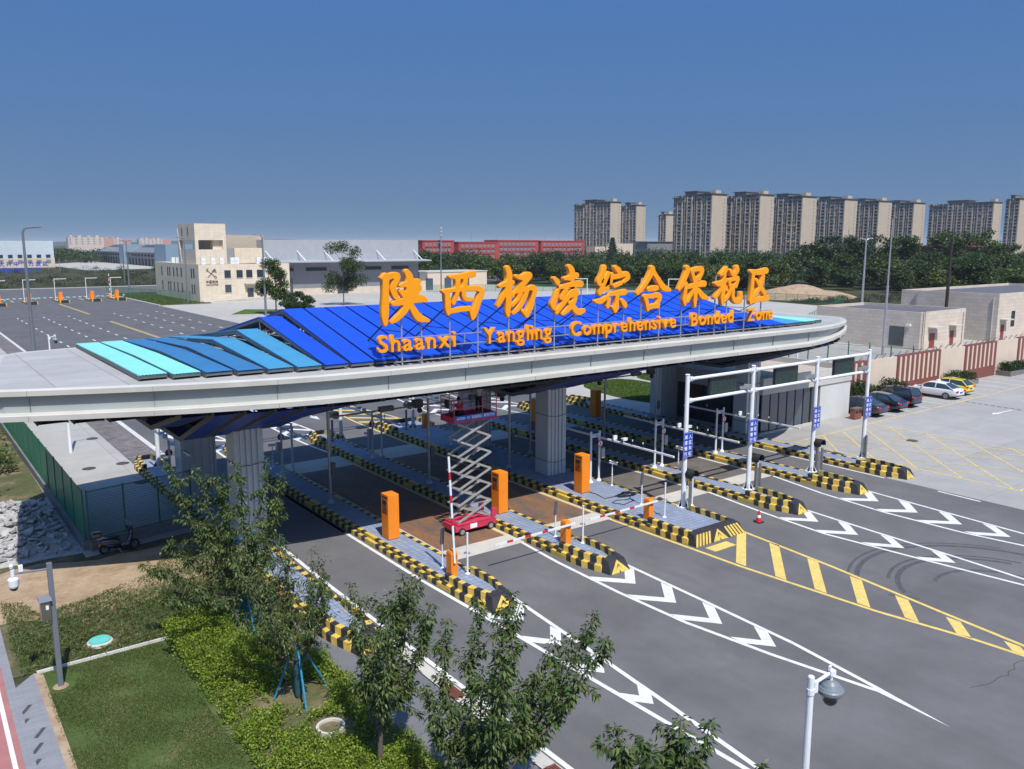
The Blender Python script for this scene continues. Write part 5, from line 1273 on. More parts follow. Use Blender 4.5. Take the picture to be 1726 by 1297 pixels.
mesh_fence('mesh_fence', 'green mesh fence between yard and earth mound', (172,190), (177,108), 2.0, .1, 3.0, ('fence_green','green_mesh_far'))
mesh_fence('mesh_fence', 'green mesh fence beside the substation at the yard corner', (177,108), (118,80), 2.0, .1, 3.0, ('fence_green','green_mesh_far'))
mesh_fence('mesh_fence', 'green mesh fence with angled tops behind the dark glass office', (91.5,44.5), (85.5,67), 2.4, .1, 2.4, ('fence_green','green_mesh'), None, .3, None, .1)
mesh_fence('mesh_fence', 'short green mesh fence beside the customs building', (48.5,252), (60.4,214.5), 2.3, .1, 4.5, ('fence_green','green_mesh_far'))
bw = thing('boundary_wall', 'cream and maroon boundary wall behind the parked cars', 'wall', (63,40.1,0))
segs = [(62.8,66.4,'c'),(66.4,69.6,'r'),(69.6,74.9,'c'),(74.9,83.0,'r'),(83.0,88.2,'c'),(88.2,95.2,'r'),(95.2,100.6,'c'),(100.6,107.5,'r'),(107.5,113,'c'),(113,120,'r'),(120,126,'c')]
for a, b, k in segs:
    mb = MB()
    if k == 'c': mb.box(a,40.0,0,b,40.3,3.66); mb.build('cream_panel', M['wall_cream'], bw)
    else:
        mb.box(a,39.9,0,b,40.3,3.74); o = mb.build('maroon_panel', M['wall_red'], bw)
        mb = MB(); n = max(2, int((b-a)/.88))
        for i in range(n):
            x = a+.35+i*(b-a-.4)/n; mb.box(x,39.86,1.15,x+.30,39.90,3.60)
        mb.build('pale_fins', M['wall_cream'], o)
mb = MB()
for k in range(46):
    x = 66+k*1.3; mb.bar((x,40.15,3.66),(x+.25,39.95,4.12),.05,.05)
mb.bar((66.2,39.96,4.1),(125,39.96,4.1),.015,.015); mb.bar((66.2,40.05,3.9),(125,40.05,3.9),.015,.015)
mb.build('wire_bracket', M['frame_grey'], bw)

def leafmesh(name, P, D, Nn, ln, wd, m, parent=None, droop=.15):
    """leaf blades: P roots, D directions, Nn normals, ln lengths, wd widths (arrays)"""
    n = len(P); D = D/np.linalg.norm(D,axis=1,keepdims=True)
    Sd = np.cross(D, Nn); Sd /= (np.linalg.norm(Sd,axis=1,keepdims=True)+1e-9); U = np.cross(Sd, D)
    ln = ln[:,None]; wd = wd[:,None]
    V = np.empty((n,4,3)); V[:,0] = P; V[:,1] = P+D*ln*.45-Sd*wd*.5+U*ln*.06; V[:,2] = P+D*ln-np.array([0,0,1])*ln*droop; V[:,3] = P+D*ln*.45+Sd*wd*.5+U*ln*.06
    me = bpy.data.meshes.new(name)
    me.vertices.add(4*n); me.vertices.foreach_set('co', V.reshape(-1).astype('f4'))
    me.loops.add(4*n); me.loops.foreach_set('vertex_index', np.arange(4*n,dtype='i4'))
    me.polygons.add(n); me.polygons.foreach_set('loop_start', np.arange(0,4*n,4,dtype='i4')); me.polygons.foreach_set('loop_total', np.full(n,4,'i4'))
    me.update(calc_edges=True); me.materials.append(m)
    o = bpy.data.objects.new(name, me); COL.objects.link(o)
    if parent is not None: o.parent = parent
    return o
def rnd_dirs(n, rg):
    v = rg.normal(size=(n,3)); return v/np.linalg.norm(v,axis=1,keepdims=True)
def shrub_planter(label, x0, x1, y, seed, h=1.15, planter=True):
    rg = np.random.default_rng(seed)
    t = thing('planter' if planter else 'shrub', label, 'shrub bed', ((x0+x1)/2,y,0), 0, 'shrub beds along the wall')
    if planter:
        mb = MB(); mb.box(x0,y-.75,0,x1,y-.6,.5); mb.box(x0,y-.6,0,x0+.15,y+.6,.5); mb.box(x1-.15,y-.6,0,x1,y+.6,.5); mb.build('kerb', M['blockwork'], t)
        mb = MB(); mb.box(x0+.15,y-.6,0,x1-.15,y+.6,.42); mb.build('soil', M['weedy'], t)
    n = 2600; P = np.stack([rg.uniform(x0+.2-(x0+x1)/2, x1-.2-(x0+x1)/2, n), rg.uniform(-.7,.75,n), np.zeros(n)],1)
    P[:,2] = .3+rg.random(n)**.6*h*(.75+.35*np.sin(P[:,0]*2.3+seed)*np.cos(P[:,0]*.9))
    leafmesh('foliage', P, rnd_dirs(n,rg)+np.array([0,-.2,.6]), rnd_dirs(n,rg), rg.uniform(.14,.26,n), rg.uniform(.06,.11,n), M['leaf_dark'], t)
shrub_planter('dark shrub bed behind the three dark cars', 69.9, 74.8, 39.2, 1, 1.5, False)
shrub_planter('dark shrubs at the corner of the office wall', 66.6, 69.3, 39.3, 2, 1.7, False)
shrub_planter('planter of shrubs behind the white and yellow cars', 83.2, 88.1, 39.1, 3)
shrub_planter('planter of shrubs at the far right by the wall', 95.4, 100.5, 39.1, 4)
shrub_planter('planter of shrubs beyond the last maroon panel', 107.7, 112.8, 39.1, 5)

# ================================================================== OFFICE UNDER THE CANOPY
of = thing('glass_office', 'low dark glass office with white end wall under the canopy tip', 'office', (57,42,0))
mb = MB(); mb.box(50.9,37.25,.15,58.2,46,3.05); mb.build('glazing', M['glass'], of)
mb = MB(); mb.box(50.75,37.1,0,62.4,46.2,.15); mb.build('plinth', M['strip'], of)
mb = MB(); mb.box(58.2,37.1,.15,62.4,37.3,3.55); mb.box(62.2,37.3,.15,62.4,46.2,3.55); mb.box(58.0,37.12,3.05,58.2,37.3,3.05+.01); mb.build('end_wall', M['panel_white'], of)
mb = MB(); mb.box(50.7,37.0,3.05,62.42,46.25,3.75); mb.box(58.2,36.98,3.56,62.44,37.0,4.28); mb.box(50.7,36.98,3.75,58.2,37.18,4.28); mb.box(58.2,37.0,3.75,62.44,37.18,4.28); mb.box(62.24,37.18,3.75,62.44,46.25,4.28); mb.box(50.7,37.18,3.75,50.9,46.25,4.28); mb.box(50.9,46.05,3.75,62.24,46.25,4.28)
mb.build('parapet', M['lip'], of)
mb = MB(); mb.box(50.9,37.18,3.755,62.24,46.05,3.80); mb.box(54,41,3.8,55.2,42.2,4.9); mb.build('roof', M['tan'], of)
for k in range(7):
    mb = MB(); x = 50.9+k*1.04; mb.box(x-.05,37.19,.15,x+.05,37.26,3.05); mb.build('mullion', M['black'], of)
for k in range(6):
    mb = MB(); y = 38.6+k*1.4; mb.box(50.84,y-.05,.15,50.91,y+.05,3.05); mb.build('mullion', M['black'], of)
for k in range(5):
    mb = MB(); x = 50.97+k*1.04; mb.box(x,37.22,.22,x+.9,37.245,3.0); mb.build('pane', M['glass_blue'], of)
t = thing('litter_bin', 'reddish wooden litter bin at the corner of the white office wall', 'litter bin', (62.0,36.2,0))
mb = MB(); mb.box(-.5,-.22,.05,.5,.22,.85); bevel(mb.build('body', M['teak'], t, world=False), .02)
mb = MB(); mb.box(-.53,-.25,.85,.53,.25,.92); mb.build('lid', M['frame_grey'], t, world=False)
for x in (-.25,.25):
    mb = MB(); mb.box(x-.17,-.235,.5,x+.17,-.215,.74); mb.build('opening', M['black'], t, world=False)

# ================================================================== CARS
def loft(mb, secs, m=0, close=True):
    n = len(secs[0]); b = len(mb.v)
    for s_ in secs: mb.v += s_
    for i in range(len(secs)-1):
        for k in range(n-1): mb.f.append((b+i*n+k, b+i*n+k+1, b+(i+1)*n+k+1, b+(i+1)*n+k)); mb.m.append(m)
    if close:
        mb.f.append(tuple(b+k for k in reversed(range(n)))); mb.m.append(m)
        e = b+(len(secs)-1)*n; mb.f.append(tuple(e+k for k in range(n))); mb.m.append(m)
def car(label, paint, kind, x, y, extra=None):
    t = thing('parked_car', label, 'car', (x,y,0), 0, 'cars parked along the wall')
    st = {'sedan': [(-2.36,.42,.80,.66),(-2.3,.32,.98,.80),(-1.75,.24,1.03,.88),(-.7,.22,1.0,.905),(.7,.22,.98,.90),(1.45,.24,.93,.88),(2.1,.28,.78,.80),(2.34,.38,.60,.60)],
          'hatch': [(-2.05,.42,.85,.70),(-2.0,.32,1.02,.82),(-1.5,.24,1.06,.88),(-.6,.22,1.02,.9),(.7,.22,.98,.9),(1.35,.24,.93,.87),(1.9,.28,.78,.80),(2.1,.38,.60,.60)],
          'suv': [(-2.3,.45,.95,.76),(-2.25,.36,1.12,.86),(-1.6,.28,1.16,.92),(-.6,.26,1.13,.94),(.75,.26,1.1,.93),(1.5,.28,1.05,.91),(2.1,.32,.9,.84),(2.3,.42,.7,.66)]}[kind]
    mb = MB(); secs = []
    for (yy, zl, zt, hw) in st:
        half = [(hw*.88,zl),(hw,zl+.16),(hw*1.0,(zl+zt)/2),(hw*.97,zt-.10),(hw*.84,zt),(hw*.4,zt+.02)]
        ring_ = [(a,yy,b) for a,b in half]+[(-a,yy,b) for a,b in reversed(half)]
        secs.append(ring_+[ring_[0]])
    loft(mb, secs)
    o = mb.build('body', M[paint], t, smooth=True, world=False)
    s_ = o.modifiers.new('sub','SUBSURF'); s_.levels = s_.render_levels = 2
    zb = st[3][2]-.04
    cab = {'sedan': [(-2.0,zb,.60),(-1.15,1.40,.60),(-.1,1.46,.62),(.45,1.40,.60),(1.25,zb,.66)],
           'hatch': [(-1.98,zb,.66),(-1.45,1.42,.60),(-.2,1.49,.62),(.4,1.42,.60),(1.2,zb,.66)],
           'suv': [(-2.2,zb,.74),(-1.85,1.66,.66),(-.3,1.72,.68),(.35,1.64,.66),(1.15,zb,.74)]}[kind]
    mb = MB(); secs = []
    hw = st[3][3]*.90
    for (yy, zt, tw) in cab:
        secs.append([(hw,yy,zb-.02),(hw*.98,yy,zb+(zt-zb)*.15),(tw,yy,zt-.05*(zt>zb+.1)),(tw*.6,yy,zt+.005),(-tw*.6,yy,zt+.005),(-tw,yy,zt-.05*(zt>zb+.1)),(-hw*.98,yy,zb+(zt-zb)*.15),(-hw,yy,zb-.02)])
    loft(mb, secs, 0, False)
    mb.build('windows', M['glass'], t, smooth=False, world=False)
    mb = MB(); r0_ = [(yy, zt, tw) for (yy, zt, tw) in cab[1:4]]
    secs = []
    for (yy, zt, tw) in r0_: secs.append([(tw+.012,yy,zt-.10),(tw+.006,yy,zt-.035),(tw*.6,yy,zt+.022),(-tw*.6,yy,zt+.022),(-tw-.006,yy,zt-.035),(-tw-.012,yy,zt-.10)])
    loft(mb, secs, 0, False)
    for sx in (-1,1):
        for (a, b) in ((0,1),(3,4)):
            pa, pb = cab[a], cab[b]; mb.bar((sx*(hw if pa[1] < zb+.1 else pa[2]),pa[0],pa[1]-.02),(sx*(hw if pb[1] < zb+.1 else pb[2]),pb[0],pb[1]-.05),.07,.06)
        mb.bar((sx*(hw*.985),-.35,zb),(sx*.63,-.35,cab[2][1]-.06),.07,.05)
    mb.build('roof', M[paint], t, world=False)
    R_ = .33 if kind != 'suv' else .37
    for sx in (-1,1):
        for yy in (st[0][0]+.98, st[-1][0]-.9):
            mb = MB(); xx = sx*st[3][3]; mb.tube([(xx-sx*.22,yy,R_),(xx-sx*.0+sx*.01,yy,R_)], R_, 22); w_ = mb.build('wheel', M['rubber'], t, world=False)
            mb = MB(); mb.tube([(xx+sx*.008,yy,R_),(xx+sx*.022,yy,R_)], R_*.66, 16); rm = mb.build('rim', M['galv'], w_, world=False)
            mb = MB()
            for q in range(5):
                a = q*2*math.pi/5; mb.add([(xx+sx*.026,yy+.05*math.cos(a+.6),R_+.05*math.sin(a+.6)),(xx+sx*.026,yy+R_*.58*math.cos(a+.35),R_+R_*.58*math.sin(a+.35)),(xx+sx*.026,yy+R_*.58*math.cos(a+.9),R_+R_*.58*math.sin(a+.9))],[(0,1,2),(2,1,0)])
            mb.build('spoke_gaps', M['black'], w_, world=False)
        mb = MB(); mb.rbox((sx*.60,st[0][0]+.05,st[1][2]-.17),(.34,.16,.13),sx*-.25); mb.build('tail_light', M['red_paint'], t, world=False)
        mb = MB(); mb.rbox((sx*.58,st[-1][0]-.16,.70),(.36,.14,.12),sx*.5); mb.build('headlight', M['sign_white'], t, world=False)
        mb = MB(); mb.rbox((sx*(hw+.14),.78,zb+.06),(.2,.10,.13)); mb.build('mirror', M[paint], t, world=False)
    mb = MB(); mb.box(-.24,st[0][0]-.012,.62,.24,st[0][0]+.03,.76); mb.build('number_plate', M['sign_blue'], t, world=False)
    mb = MB(); mb.box(-.66,st[0][0]-.0,.36,.66,st[0][0]+.1,.44); mb.build('bumper_trim', M['black'], t, world=False)
    if extra == 'taxi':
        mb = MB(); mb.rbox((0,-.2,1.56),(.5,.16,.14)); mb.build('roof_light', M['sign_white'], t, world=False)
    if kind != 'sedan':
        for sx in (-1,1):
            mb = MB(); mb.bar((sx*.52,-1.5,cab[2][1]+.05),(sx*.52,.25,cab[2][1]+.05),.04,.04); mb.build('roof_rail', M['black'], t, world=False)
    return t
car('grey brown sedan parked nearest the white office wall', 'car_grey', 'sedan', 64.3, 37.5)
car('glossy black sedan parked between the grey sedan and the black car with roof rails', 'car_black', 'sedan', 67.5, 37.5)
car('black sport utility car with roof rails parked third from the office', 'car_black', 'suv', 70.5, 37.8)
car('white saloon taxi with roof sign parked by the maroon wall', 'car_white', 'sedan', 77.3, 37.4, 'taxi')
car('bright yellow hatchback parked beyond the white saloon', 'car_yellow', 'hatch', 80.3, 37.6)

# ================================================================== SUBSTATION BUILDINGS ON THE RIGHT
def substation(label, x0, y0, x1, y1, h, wins, doors, pipes):
    t = thing('substation', label, 'building', (x0,y0,0), 0, 'flat roofed beige utility buildings')
    mb = MB(); mb.box(x0,y0,0,x1,y1,h-.45); w_ = mb.build('wall', M['beige_sub'], t)
    mb = MB()
    for (a,b,c,d) in ((x0,y0,x1,y0+.3),(x0,y1-.3,x1,y1),(x0,y0+.3,x0+.3,y1-.3),(x1-.3,y0+.3,x1,y1-.3)): mb.box(a,b,h-.45,c,d,h)
    mb.build('parapet', M['beige_sub'], t)
    mb = MB(); mb.box(x0+.3,y0+.3,h-.46,x1-.3,y1-.3,h-.38); mb.build('roof', M['roof_dark'], t)
    for (ax, a, z0, b, z1) in wins:
        mb = MB()
        if ax == 'x': mb.box(x0-.03,a,z0,x0+.05,b,z1)
        else: mb.box(a,y0-.03,z0,b,y0+.05,z1)
        f = mb.build('window', M['glass'], t)
    for (a, b, z1) in doors:
        mb = MB(); mb.box(a,y0-.04,.1,b,y0+.05,z1); mb.build('door', M['door_red'], t)
        mb = MB(); mb.box(a-.5,y0-1.1,z1+.75,b+.6,y0,z1+.9); mb.build('door_canopy', M['lip'], t)
    for (ax, a) in pipes:
        mb = MB()
        if ax == 'x': mb.tube([(x0-.1,a,.2),(x0-.1,a,h-.5)],.07,8)
        else: mb.tube([(a,y0-.1,.2),(a,y0-.1,h-.5)],.07,8)
        mb.build('downpipe', M['lip'], t)
    return t
s1_ = substation('smaller beige utility building with a tall dark window behind the wall', 109.6,55.7,122.0,71.3,5.05,[('x',57.85,.35,59.95,3.0)],[(112.2,113.6,2.1),(117.9,118.9,2.1)],[('y',121.3)])
mb = MB(); mb.rbox((109.35,57.2,3.3),(.35,.6,.3)); mb.build('flood_light', M['white_paint'], s1_)
mb = MB(); mb.bar((109.8,55.5,.2),(109.8,55.5,5.3),.05,.05); mb.bar((110.3,55.5,.2),(110.3,55.5,5.3),.05,.05)
for k in range(14): mb.bar((109.8,55.5,.5+k*.35),(110.3,55.5,.5+k*.35),.03,.03)
mb.build('ladder', M['frame_grey'], s1_)
substation('larger beige utility building at the right edge with a tall downpipe', 127.9,53.9,165,68.4,6.95,[('y',132.3,2.0,133.5,4.3)],[(129.2,130.2,2.4)],[('x',54.6)])

# ================================================================== CUSTOMS HOUSE
cb = thing('customs_house', 'beige two storey customs house with a square roof tower', 'building', (61,208.5,0))
mb = MB(); mb.box(61,208.5,0,84,249,8.7); mb.build('wall', M['beige'], cb)
mb = MB()
for (a,b,c,d) in ((61,208.5,84,208.85),(61,248.65,84,249),(61,208.85,61.35,248.65),(83.65,208.85,84,248.65)): mb.box(a,b,8.7,c,d,9.15)
mb.build('parapet', M['beige'], cb)
mb = MB(); mb.box(61.35,208.85,8.69,83.65,248.65,8.75); mb.build('roof', M['tan'], cb)
for z0 in (5.75, 1.9):
    for y in (212,214,218.4,222.8,226.6,229.9,233.6,235.6,241.5):
        mb = MB(); mb.box(60.96,y,z0,61.1,y+.95,z0+2.3); mb.build('window', M['glass'], cb)
for (a, z0) in ((67.2,5.77),(70.2,5.77),(72.65,5.77),(75.4,5.77),(67.2,2.2)):
    mb = MB(); mb.box(a,208.42,z0,a+1.55,208.6,z0+1.86); w_ = mb.build('window', M['glass'], cb)
    mb = MB(); mb.box(a-.08,208.40,z0-.16,a+1.63,208.5,z0-.04); mb.build('sill', M['lip'], w_)
mb = MB(); mb.box(72.75,208.42,.9,74.3,208.6,3.1); mb.build('door', M['glass'], cb)
mb = MB(); mb.box(72.0,207.2,4.1,75.2,208.5,4.3); mb.build('door_canopy', M['tan'], cb)
mb = MB(); mb.add([(61.5,208.4,0),(79,208.4,0),(79,206.4,0),(61.5,206.9,0),(61.5,208.4,.25),(79,208.4,1.0),(79,206.4,.9),(61.5,206.9,.15)],[(4,7,6,5),(0,4,5,1),(3,2,6,7),(2,1,5,6),(0,3,7,4)]); mb.build('ramp', M['concrete_yard2'], cb)
# roof tower with an open storey
mb = MB(); mb.box(61.6,212,9.15,69.2,226.5,12.7); mb.box(61.6,212,15.0,69.2,226.5,19.0)
for (a,b) in ((61.6,212),(61.6,225.5),(68.4,212),(68.4,225.5)): mb.box(a,b,12.7,a+.8,b+1.0,15.0)
mb.box(66.2,213,12.7,68.4,225.5,15.0)
mb.build('tower', M['beige'], cb)
mb = MB(); mb.box(61.5,222.3,16.0,61.62,223.0,18); mb.box(61.54,217.2,16.3,61.64,218.0,18.2); mb.build('tower_window', M['glass'], cb)
mb = MB(); mb.add([(61.45,226.4,9.2),(61.45,224,9.2),(61.45,226.4,18),(61.58,226.4,9.2),(61.58,224,9.2),(61.58,226.4,18)],[(0,1,2),(5,4,3),(0,2,5,3),(1,4,5,2)]); mb.build('fin', M['lip'], cb)
mb = MB(); mb.box(69.2,226,9.15,84,226.4,16.4); mb.box(69.2,238,9.15,84,238.4,16.4); mb.box(69.2,226.4,9.15,69.6,238,16.4); mb.box(83.6,226.4,9.15,84,238,16.4); mb.build('roof_screen', M['tan'], cb)
mb = MB(); mb.box(73.2,218,9.15,80.5,223,13.0); mb.build('penthouse', M['beige'], cb)
mb = MB(); mb.box(71.2,219,9.15,73.2,222,13.0); mb.build('duct', M['galv'], cb)
for k, x in enumerate((62.4,64.8,66.9,69.6,70.7,76.2,77.8)):
    mb = MB(); mb.box(x,210.4,8.75,x+1.0,211.1,10.7); mb.tube([(x+.5,210.35,10.1),(x+.5,210.4,10.1)],.38,12); mb.build('cooling_unit', M['white_paint'], cb)
for y in (228,232,236):
    mb = MB(); mb.box(62.2,y,8.75,63.3,y+1.1,10.5); mb.build('cooling_unit', M['white_paint'], cb)
# emblem: a key crossed with a winged staff, above the name
mb = MB(); yy = 208.40
mb.bar((63.1,yy,5.95),(65.0,yy,8.0),.05,.10); mb.bar((63.0,yy,7.75),(64.9,yy,6.1),.05,.11)
for q in range(12):
    a = q*math.pi/6; b_ = (q+1)*math.pi/6; mb.bar((65.0+.27*math.cos(a),yy,6.0+.27*math.sin(a)),(65.0+.27*math.cos(b_),yy,6.0+.27*math.sin(b_)),.05,.09)
mb.bar((62.9,yy,7.95),(63.4,yy,8.1),.05,.14); mb.bar((62.8,yy,7.7),(63.2,yy,7.45),.05,.14)
for q in range(4): mb.bar((64.2+.12*q,yy,7.5+.14*q),(65.3-.08*q,yy,7.2+.27*q),.05,.09)
mb.build('emblem', M['bronze'], cb)
for txt, size, z, wd in (('中国海关',.85,4.55,2.9),('CHINA CUSTOMS',.42,4.0,2.9)):
    me = text_mesh(txt, size, .02, .015); xs_ = [v.co.x for v in me.vertices]; k_ = wd/(max(xs_)-min(xs_))
    T = Matrix.Translation(Vector((64.1,208.44,z))-wloc(cb)) @ STAND @ Matrix.Diagonal((k_,1,1,1)) @ Matrix.Translation((-(max(xs_)+min(xs_))/2,0,0))
    place_mesh('name_lettering', me, M['bronze'], cb, T)

# ================================================================== WAREHOUSES AND FAR BUILDINGS
wh = thing('warehouse', 'long grey warehouse with a stayed awning behind the customs house', 'warehouse', (106,222,0))
mb = MB(); mb.box(82,222,0,130.5,285,9.0); mb.build('wall', M['greyclad2'], wh)
mb = MB(); mb.box(82,221.9,9.0,130.5,285,15.2); mb.build('upper_wall', M['greyclad'], wh)
mb = MB(); mb.box(82,221.86,0,130.6,222.1,1.8); mb.build('base_wall', M['beige_sub'], wh)
mb = MB(); mb.add([(80,218.2,9.0),(133,218.2,9.0),(133,221.9,9.25),(80,221.9,9.25),(80,218.2,9.3),(133,218.2,9.3),(133,221.9,9.55),(80,221.9,9.55)],[(3,2,1,0),(4,5,6,7),(0,1,5,4),(1,2,6,5),(2,3,7,6),(3,0,4,7)]); mb.build('awning', M['greyclad'], wh)
for x in (84,93,101,109.5,117.5,130):
    mb = MB(); mb.tube([(x,218.6,9.4),(x-1.2,221.9,12.2)],.12,6); mb.build('stay', M['white_paint'], wh)
for a, b in ((84.5,90.6),(94.3,100.4),(105.0,108.6),(112.6,117.8),(121.2,127.0)):
    mb = MB(); mb.box(a,221.8,6.6,b,222.05,7.55); mb.build('window', M['glass'], wh)
for a in (86.8,103.5):
    mb = MB(); mb.box(a,221.78,0,a+3.4,222.06,4.6); mb.build('door', M['glass'], wh)
lw = thing('low_store', 'low cream store with garage openings beside the grey warehouse', 'building', (141,222,0))
mb = MB(); mb.box(130.9,222,0,156,234,5.4); mb.build('wall', M['wall_cream'], lw)
mb = MB(); mb.box(130.7,221.8,5.4,156.2,234.2,5.65); mb.build('roof', M['lip'], lw)
for a in (133,139.8,146.5):
    mb = MB(); mb.box(a,221.93,0,a+2.6,222.05,3.6); mb.build('door', M['glass_blue'], lw)
ww = thing('white_warehouse', 'pale blue white warehouse at the far left with small dark windows', 'warehouse', (60,580,0))
mb = MB(); mb.box(-40,580.5,0,84,660,16.0); mb.build('wall', M['whiteclad'], ww)
mb = MB(); mb.box(-40,580.3,0,84.2,580.6,5.6); mb.build('base_wall', M['wall_cream'], ww)
for k in range(9):
    x = 81.6-2.0-k*5.0
    for z0, z1 in ((6.0,7.8),(2.6,4.7)):
        mb = MB(); mb.box(x,580.2,z0,x+2.4,580.7,z1); mb.build('window', M['glass'] if z0 > 4 else M['greyclad2'], ww)
gl = thing('grey_shed', 'long dark grey shed with slanting roof strips in the left distance', 'warehouse', (139,560,0))
mb = MB(); mb.box(139,556,0,170,745,8.2); mb.build('wall', M['greyclad2'], gl)
mb = MB(); mb.add([(137.5,556,8.2),(137.5,745,8.2),(152,745,13.6),(152,556,13.6),(170,556,8.2),(170,745,8.2)],[(0,3,2,1),(3,4,5,2),(0,4,3)]); mb.build('roof', M['darkclad'], gl)
mb = MB(); mb.box(136.5,640,0,153,655,13.9); mb.build('stair_block', M['glass_blue2'], gl)
mb = MB(); mb.box(136.5,530,0,170,556,13.9); mb.build('end_block', M['glass_blue2'], gl)
for k in range(20):
    y = 562+k*8.7
    if 636 < y < 658: continue
    mb = MB(); mb.bar((138.0,y,8.6),(146,y+5,11.8),.5,.2); mb.build('roof_strip', M['lip'], gl)
    mb = MB(); mb.box(138.7,y,0,139.1,y+3.4,4.6); mb.build('door', M['black'], gl)
    mb = MB(); mb.box(138.7,y,6.0,139.1,y+3.8,7.2); mb.build('window', M['glass'], gl)
g_ = MB(); g_.flat([(88,500),(137,520),(137,760),(88,660)], .02); struct(g_, 'shed_forecourt', M['concrete_yard'])
mb = MB(); mb.box(136,645,0,136.4,652,4); 
nb = thing('notice_board', 'mesh board with two rows of blue characters in front of the white warehouse', 'sign', (40,470,0))
mb = MB()
for k in range(9): mb.box(30+k*5,470,0,30.15+k*5,470.15,7)
mb.build('frame', M['galv'], nb)
for txt, z, xa, xb in (('大 开 中 省 力 发 区',3.6,44,65),('杨凌综合保税区建设',0.6,40,62)):
    me = text_mesh(txt, 2.4, .05, .08); xs_ = [v.co.x for v in me.vertices]; k_ = (xb-xa)/(max(xs_)-min(xs_))
    T = Matrix.Translation(Vector((xa,469.8,z))-wloc(nb)) @ STAND @ Matrix.Diagonal((k_,1,1,1)) @ Matrix.Translation((-min(xs_),0,0))
    place_mesh('lettering', me, M['sign_blue'], nb, T)
# red school blocks
def school(label, x0, x1, y, h, bays, seed, gap=0):
    t = thing('school_block', label, 'school', (x0,y,0), 0, 'red school blocks')
    mb = MB(); mb.box(x0,y,0,x1,y+16,h); mb.build('wall', M['brickred'], t)
    mb = MB(); mb.box(x0-.2,y-.3,h,x1+.2,y+16.3,h+.7); mb.build('parapet', M['brickred'], t)
    r = random.Random(seed)
    for k in range(bays):
        xa = x0+2+(x1-x0-4)*k/bays; wd = (x1-x0-4)/bays*.72
        for f in range(4):
            z = h-3.2-f*3.5
            if z < 0: continue
            mb = MB(); mb.box(xa,y-.08,z,xa+wd,y+.1,z+1.9); mb.build('window', M['tower_dark'], t)
            mb = MB(); mb.box(xa,y-.4,z-.9,xa+wd,y-.09,z-.1); mb.build('balcony_rail', M['brickred'], t)
school('red school block at the left end behind the trees', 288, 313, 484, 16, 7, 1)
school('red school block with a bright stair wall', 314, 347, 480, 15, 8, 2)
school('wide red school block with grouped windows', 348, 385, 482, 16.3, 9, 3)
school('red school block next to the left apartment tower', 386, 428, 480, 16.0, 10, 4)

# ---------------- apartment towers
def apartment(label, x, y, lx, ly, h, floors, roof='dark', tone='tower'):
    """lx along x (sunlit end wall faces -y), ly along y (window front faces -x)"""
    t = thing('apartment_tower', label, 'apartment tower', (x,y,0), 0, 'beige apartment towers')
    mb = MB(); mb.box(x+1.2,y+.0,0,x+lx,y+ly,h); mb.build('wall', M['tower'], t)
    fh = h/floors; nb = max(3, round(ly/5.2)); bw_ = ly/nb
    RT = random.Random(int(x*7+y)); acs = MB(); piers = MB(); rec = MB(); rails = MB(); wins = MB(); slabs = MB()
    for k in range(nb):
        ya = y+k*bw_
        typ = k % 2
        piers.box(x-.2, ya, 0, x+1.2, ya+bw_*(.26 if typ == 0 else .16), h-(1.5 if k % 3 else 0))
        rec.box(x+.9, ya+bw_*(.26 if typ == 0 else .16), 0, x+1.25, ya+bw_, h)
        for f in range(floors):
            z = f*fh
            if typ == 0: slabs.box(x+.1, ya+bw_*.26, z-.12, x+1.0, ya+bw_, z+.95)
            else: slabs.box(x+.45, ya+bw_*.16, z-.1, x+1.0, ya+bw_, z+.35); piers.box(x+.2, ya+bw_*.52, z, x+.9, ya+bw_*.64, z+fh)
            wins.box(x+.84, ya+bw_*.34, z+1.0, x+.92, ya+bw_*.9, z+fh-.35)
            if RT.random() < .33: q_ = ya+bw_*RT.uniform(.02,.8); acs.box(x-.5, q_, z+.4, x-.15, q_+.9, z+1.1)
            if RT.random() < .12: q_ = ya+bw_*.3; slabs.box(x+.02, q_, z+.95, x+.12, q_+bw_*.6, z+2.4)
    piers.build('pier', M['tower'], t); rec.build('recess', M['tower_dark'], t); o = slabs.build('balcony_rail', M['tower_rail'], t); o['kind'] = 'stuff'
    o = acs.build('air_conditioners', M['lip'], t); o['kind'] = 'stuff'
    o = wins.build('windows', M['tower_win'], t); o['kind'] = 'stuff'
    mb = MB()
    for f in range(floors-1):
        mb.box(x+lx*.78, y-.05, f*fh+1.1, x+lx*.84, y+.1, f*fh+fh-.5); mb.box(x+lx*.3, y-.05, f*fh+1.4, x+lx*.34, y+.1, f*fh+fh-.7) if f % 1 else None
    o = mb.build('end_windows', M['tower_dark'], t)
    mb = MB(); mb.box(x-.9,y-.9,h,x+lx+.9,y+ly*.42,h+.6); mb.box(x-.9,y+ly*.70,h-2.2,x+lx+.9,y+ly+.6,h-1.7); mb.build('roof_slab', M['roof_dark'], t)
    mb = MB(); mb.box(x+1.5,y+ly*.40,h,x+lx-1,y+ly*.72,h+2.8); mb.build('attic', M['tower_dark'], t)
    mb = MB(); mb.box(x-.4,y+ly*.38,h+2.8,x+lx+.4,y+ly*.74,h+3.3); mb.build('roof_slab', M['roof_dark'], t)
    mb = MB(); mb.box(x+lx*.35,y+2,h+.6,x+lx*.7,y+7,h+3.4); mb.build('lift_house', M['tower'], t)
    return t
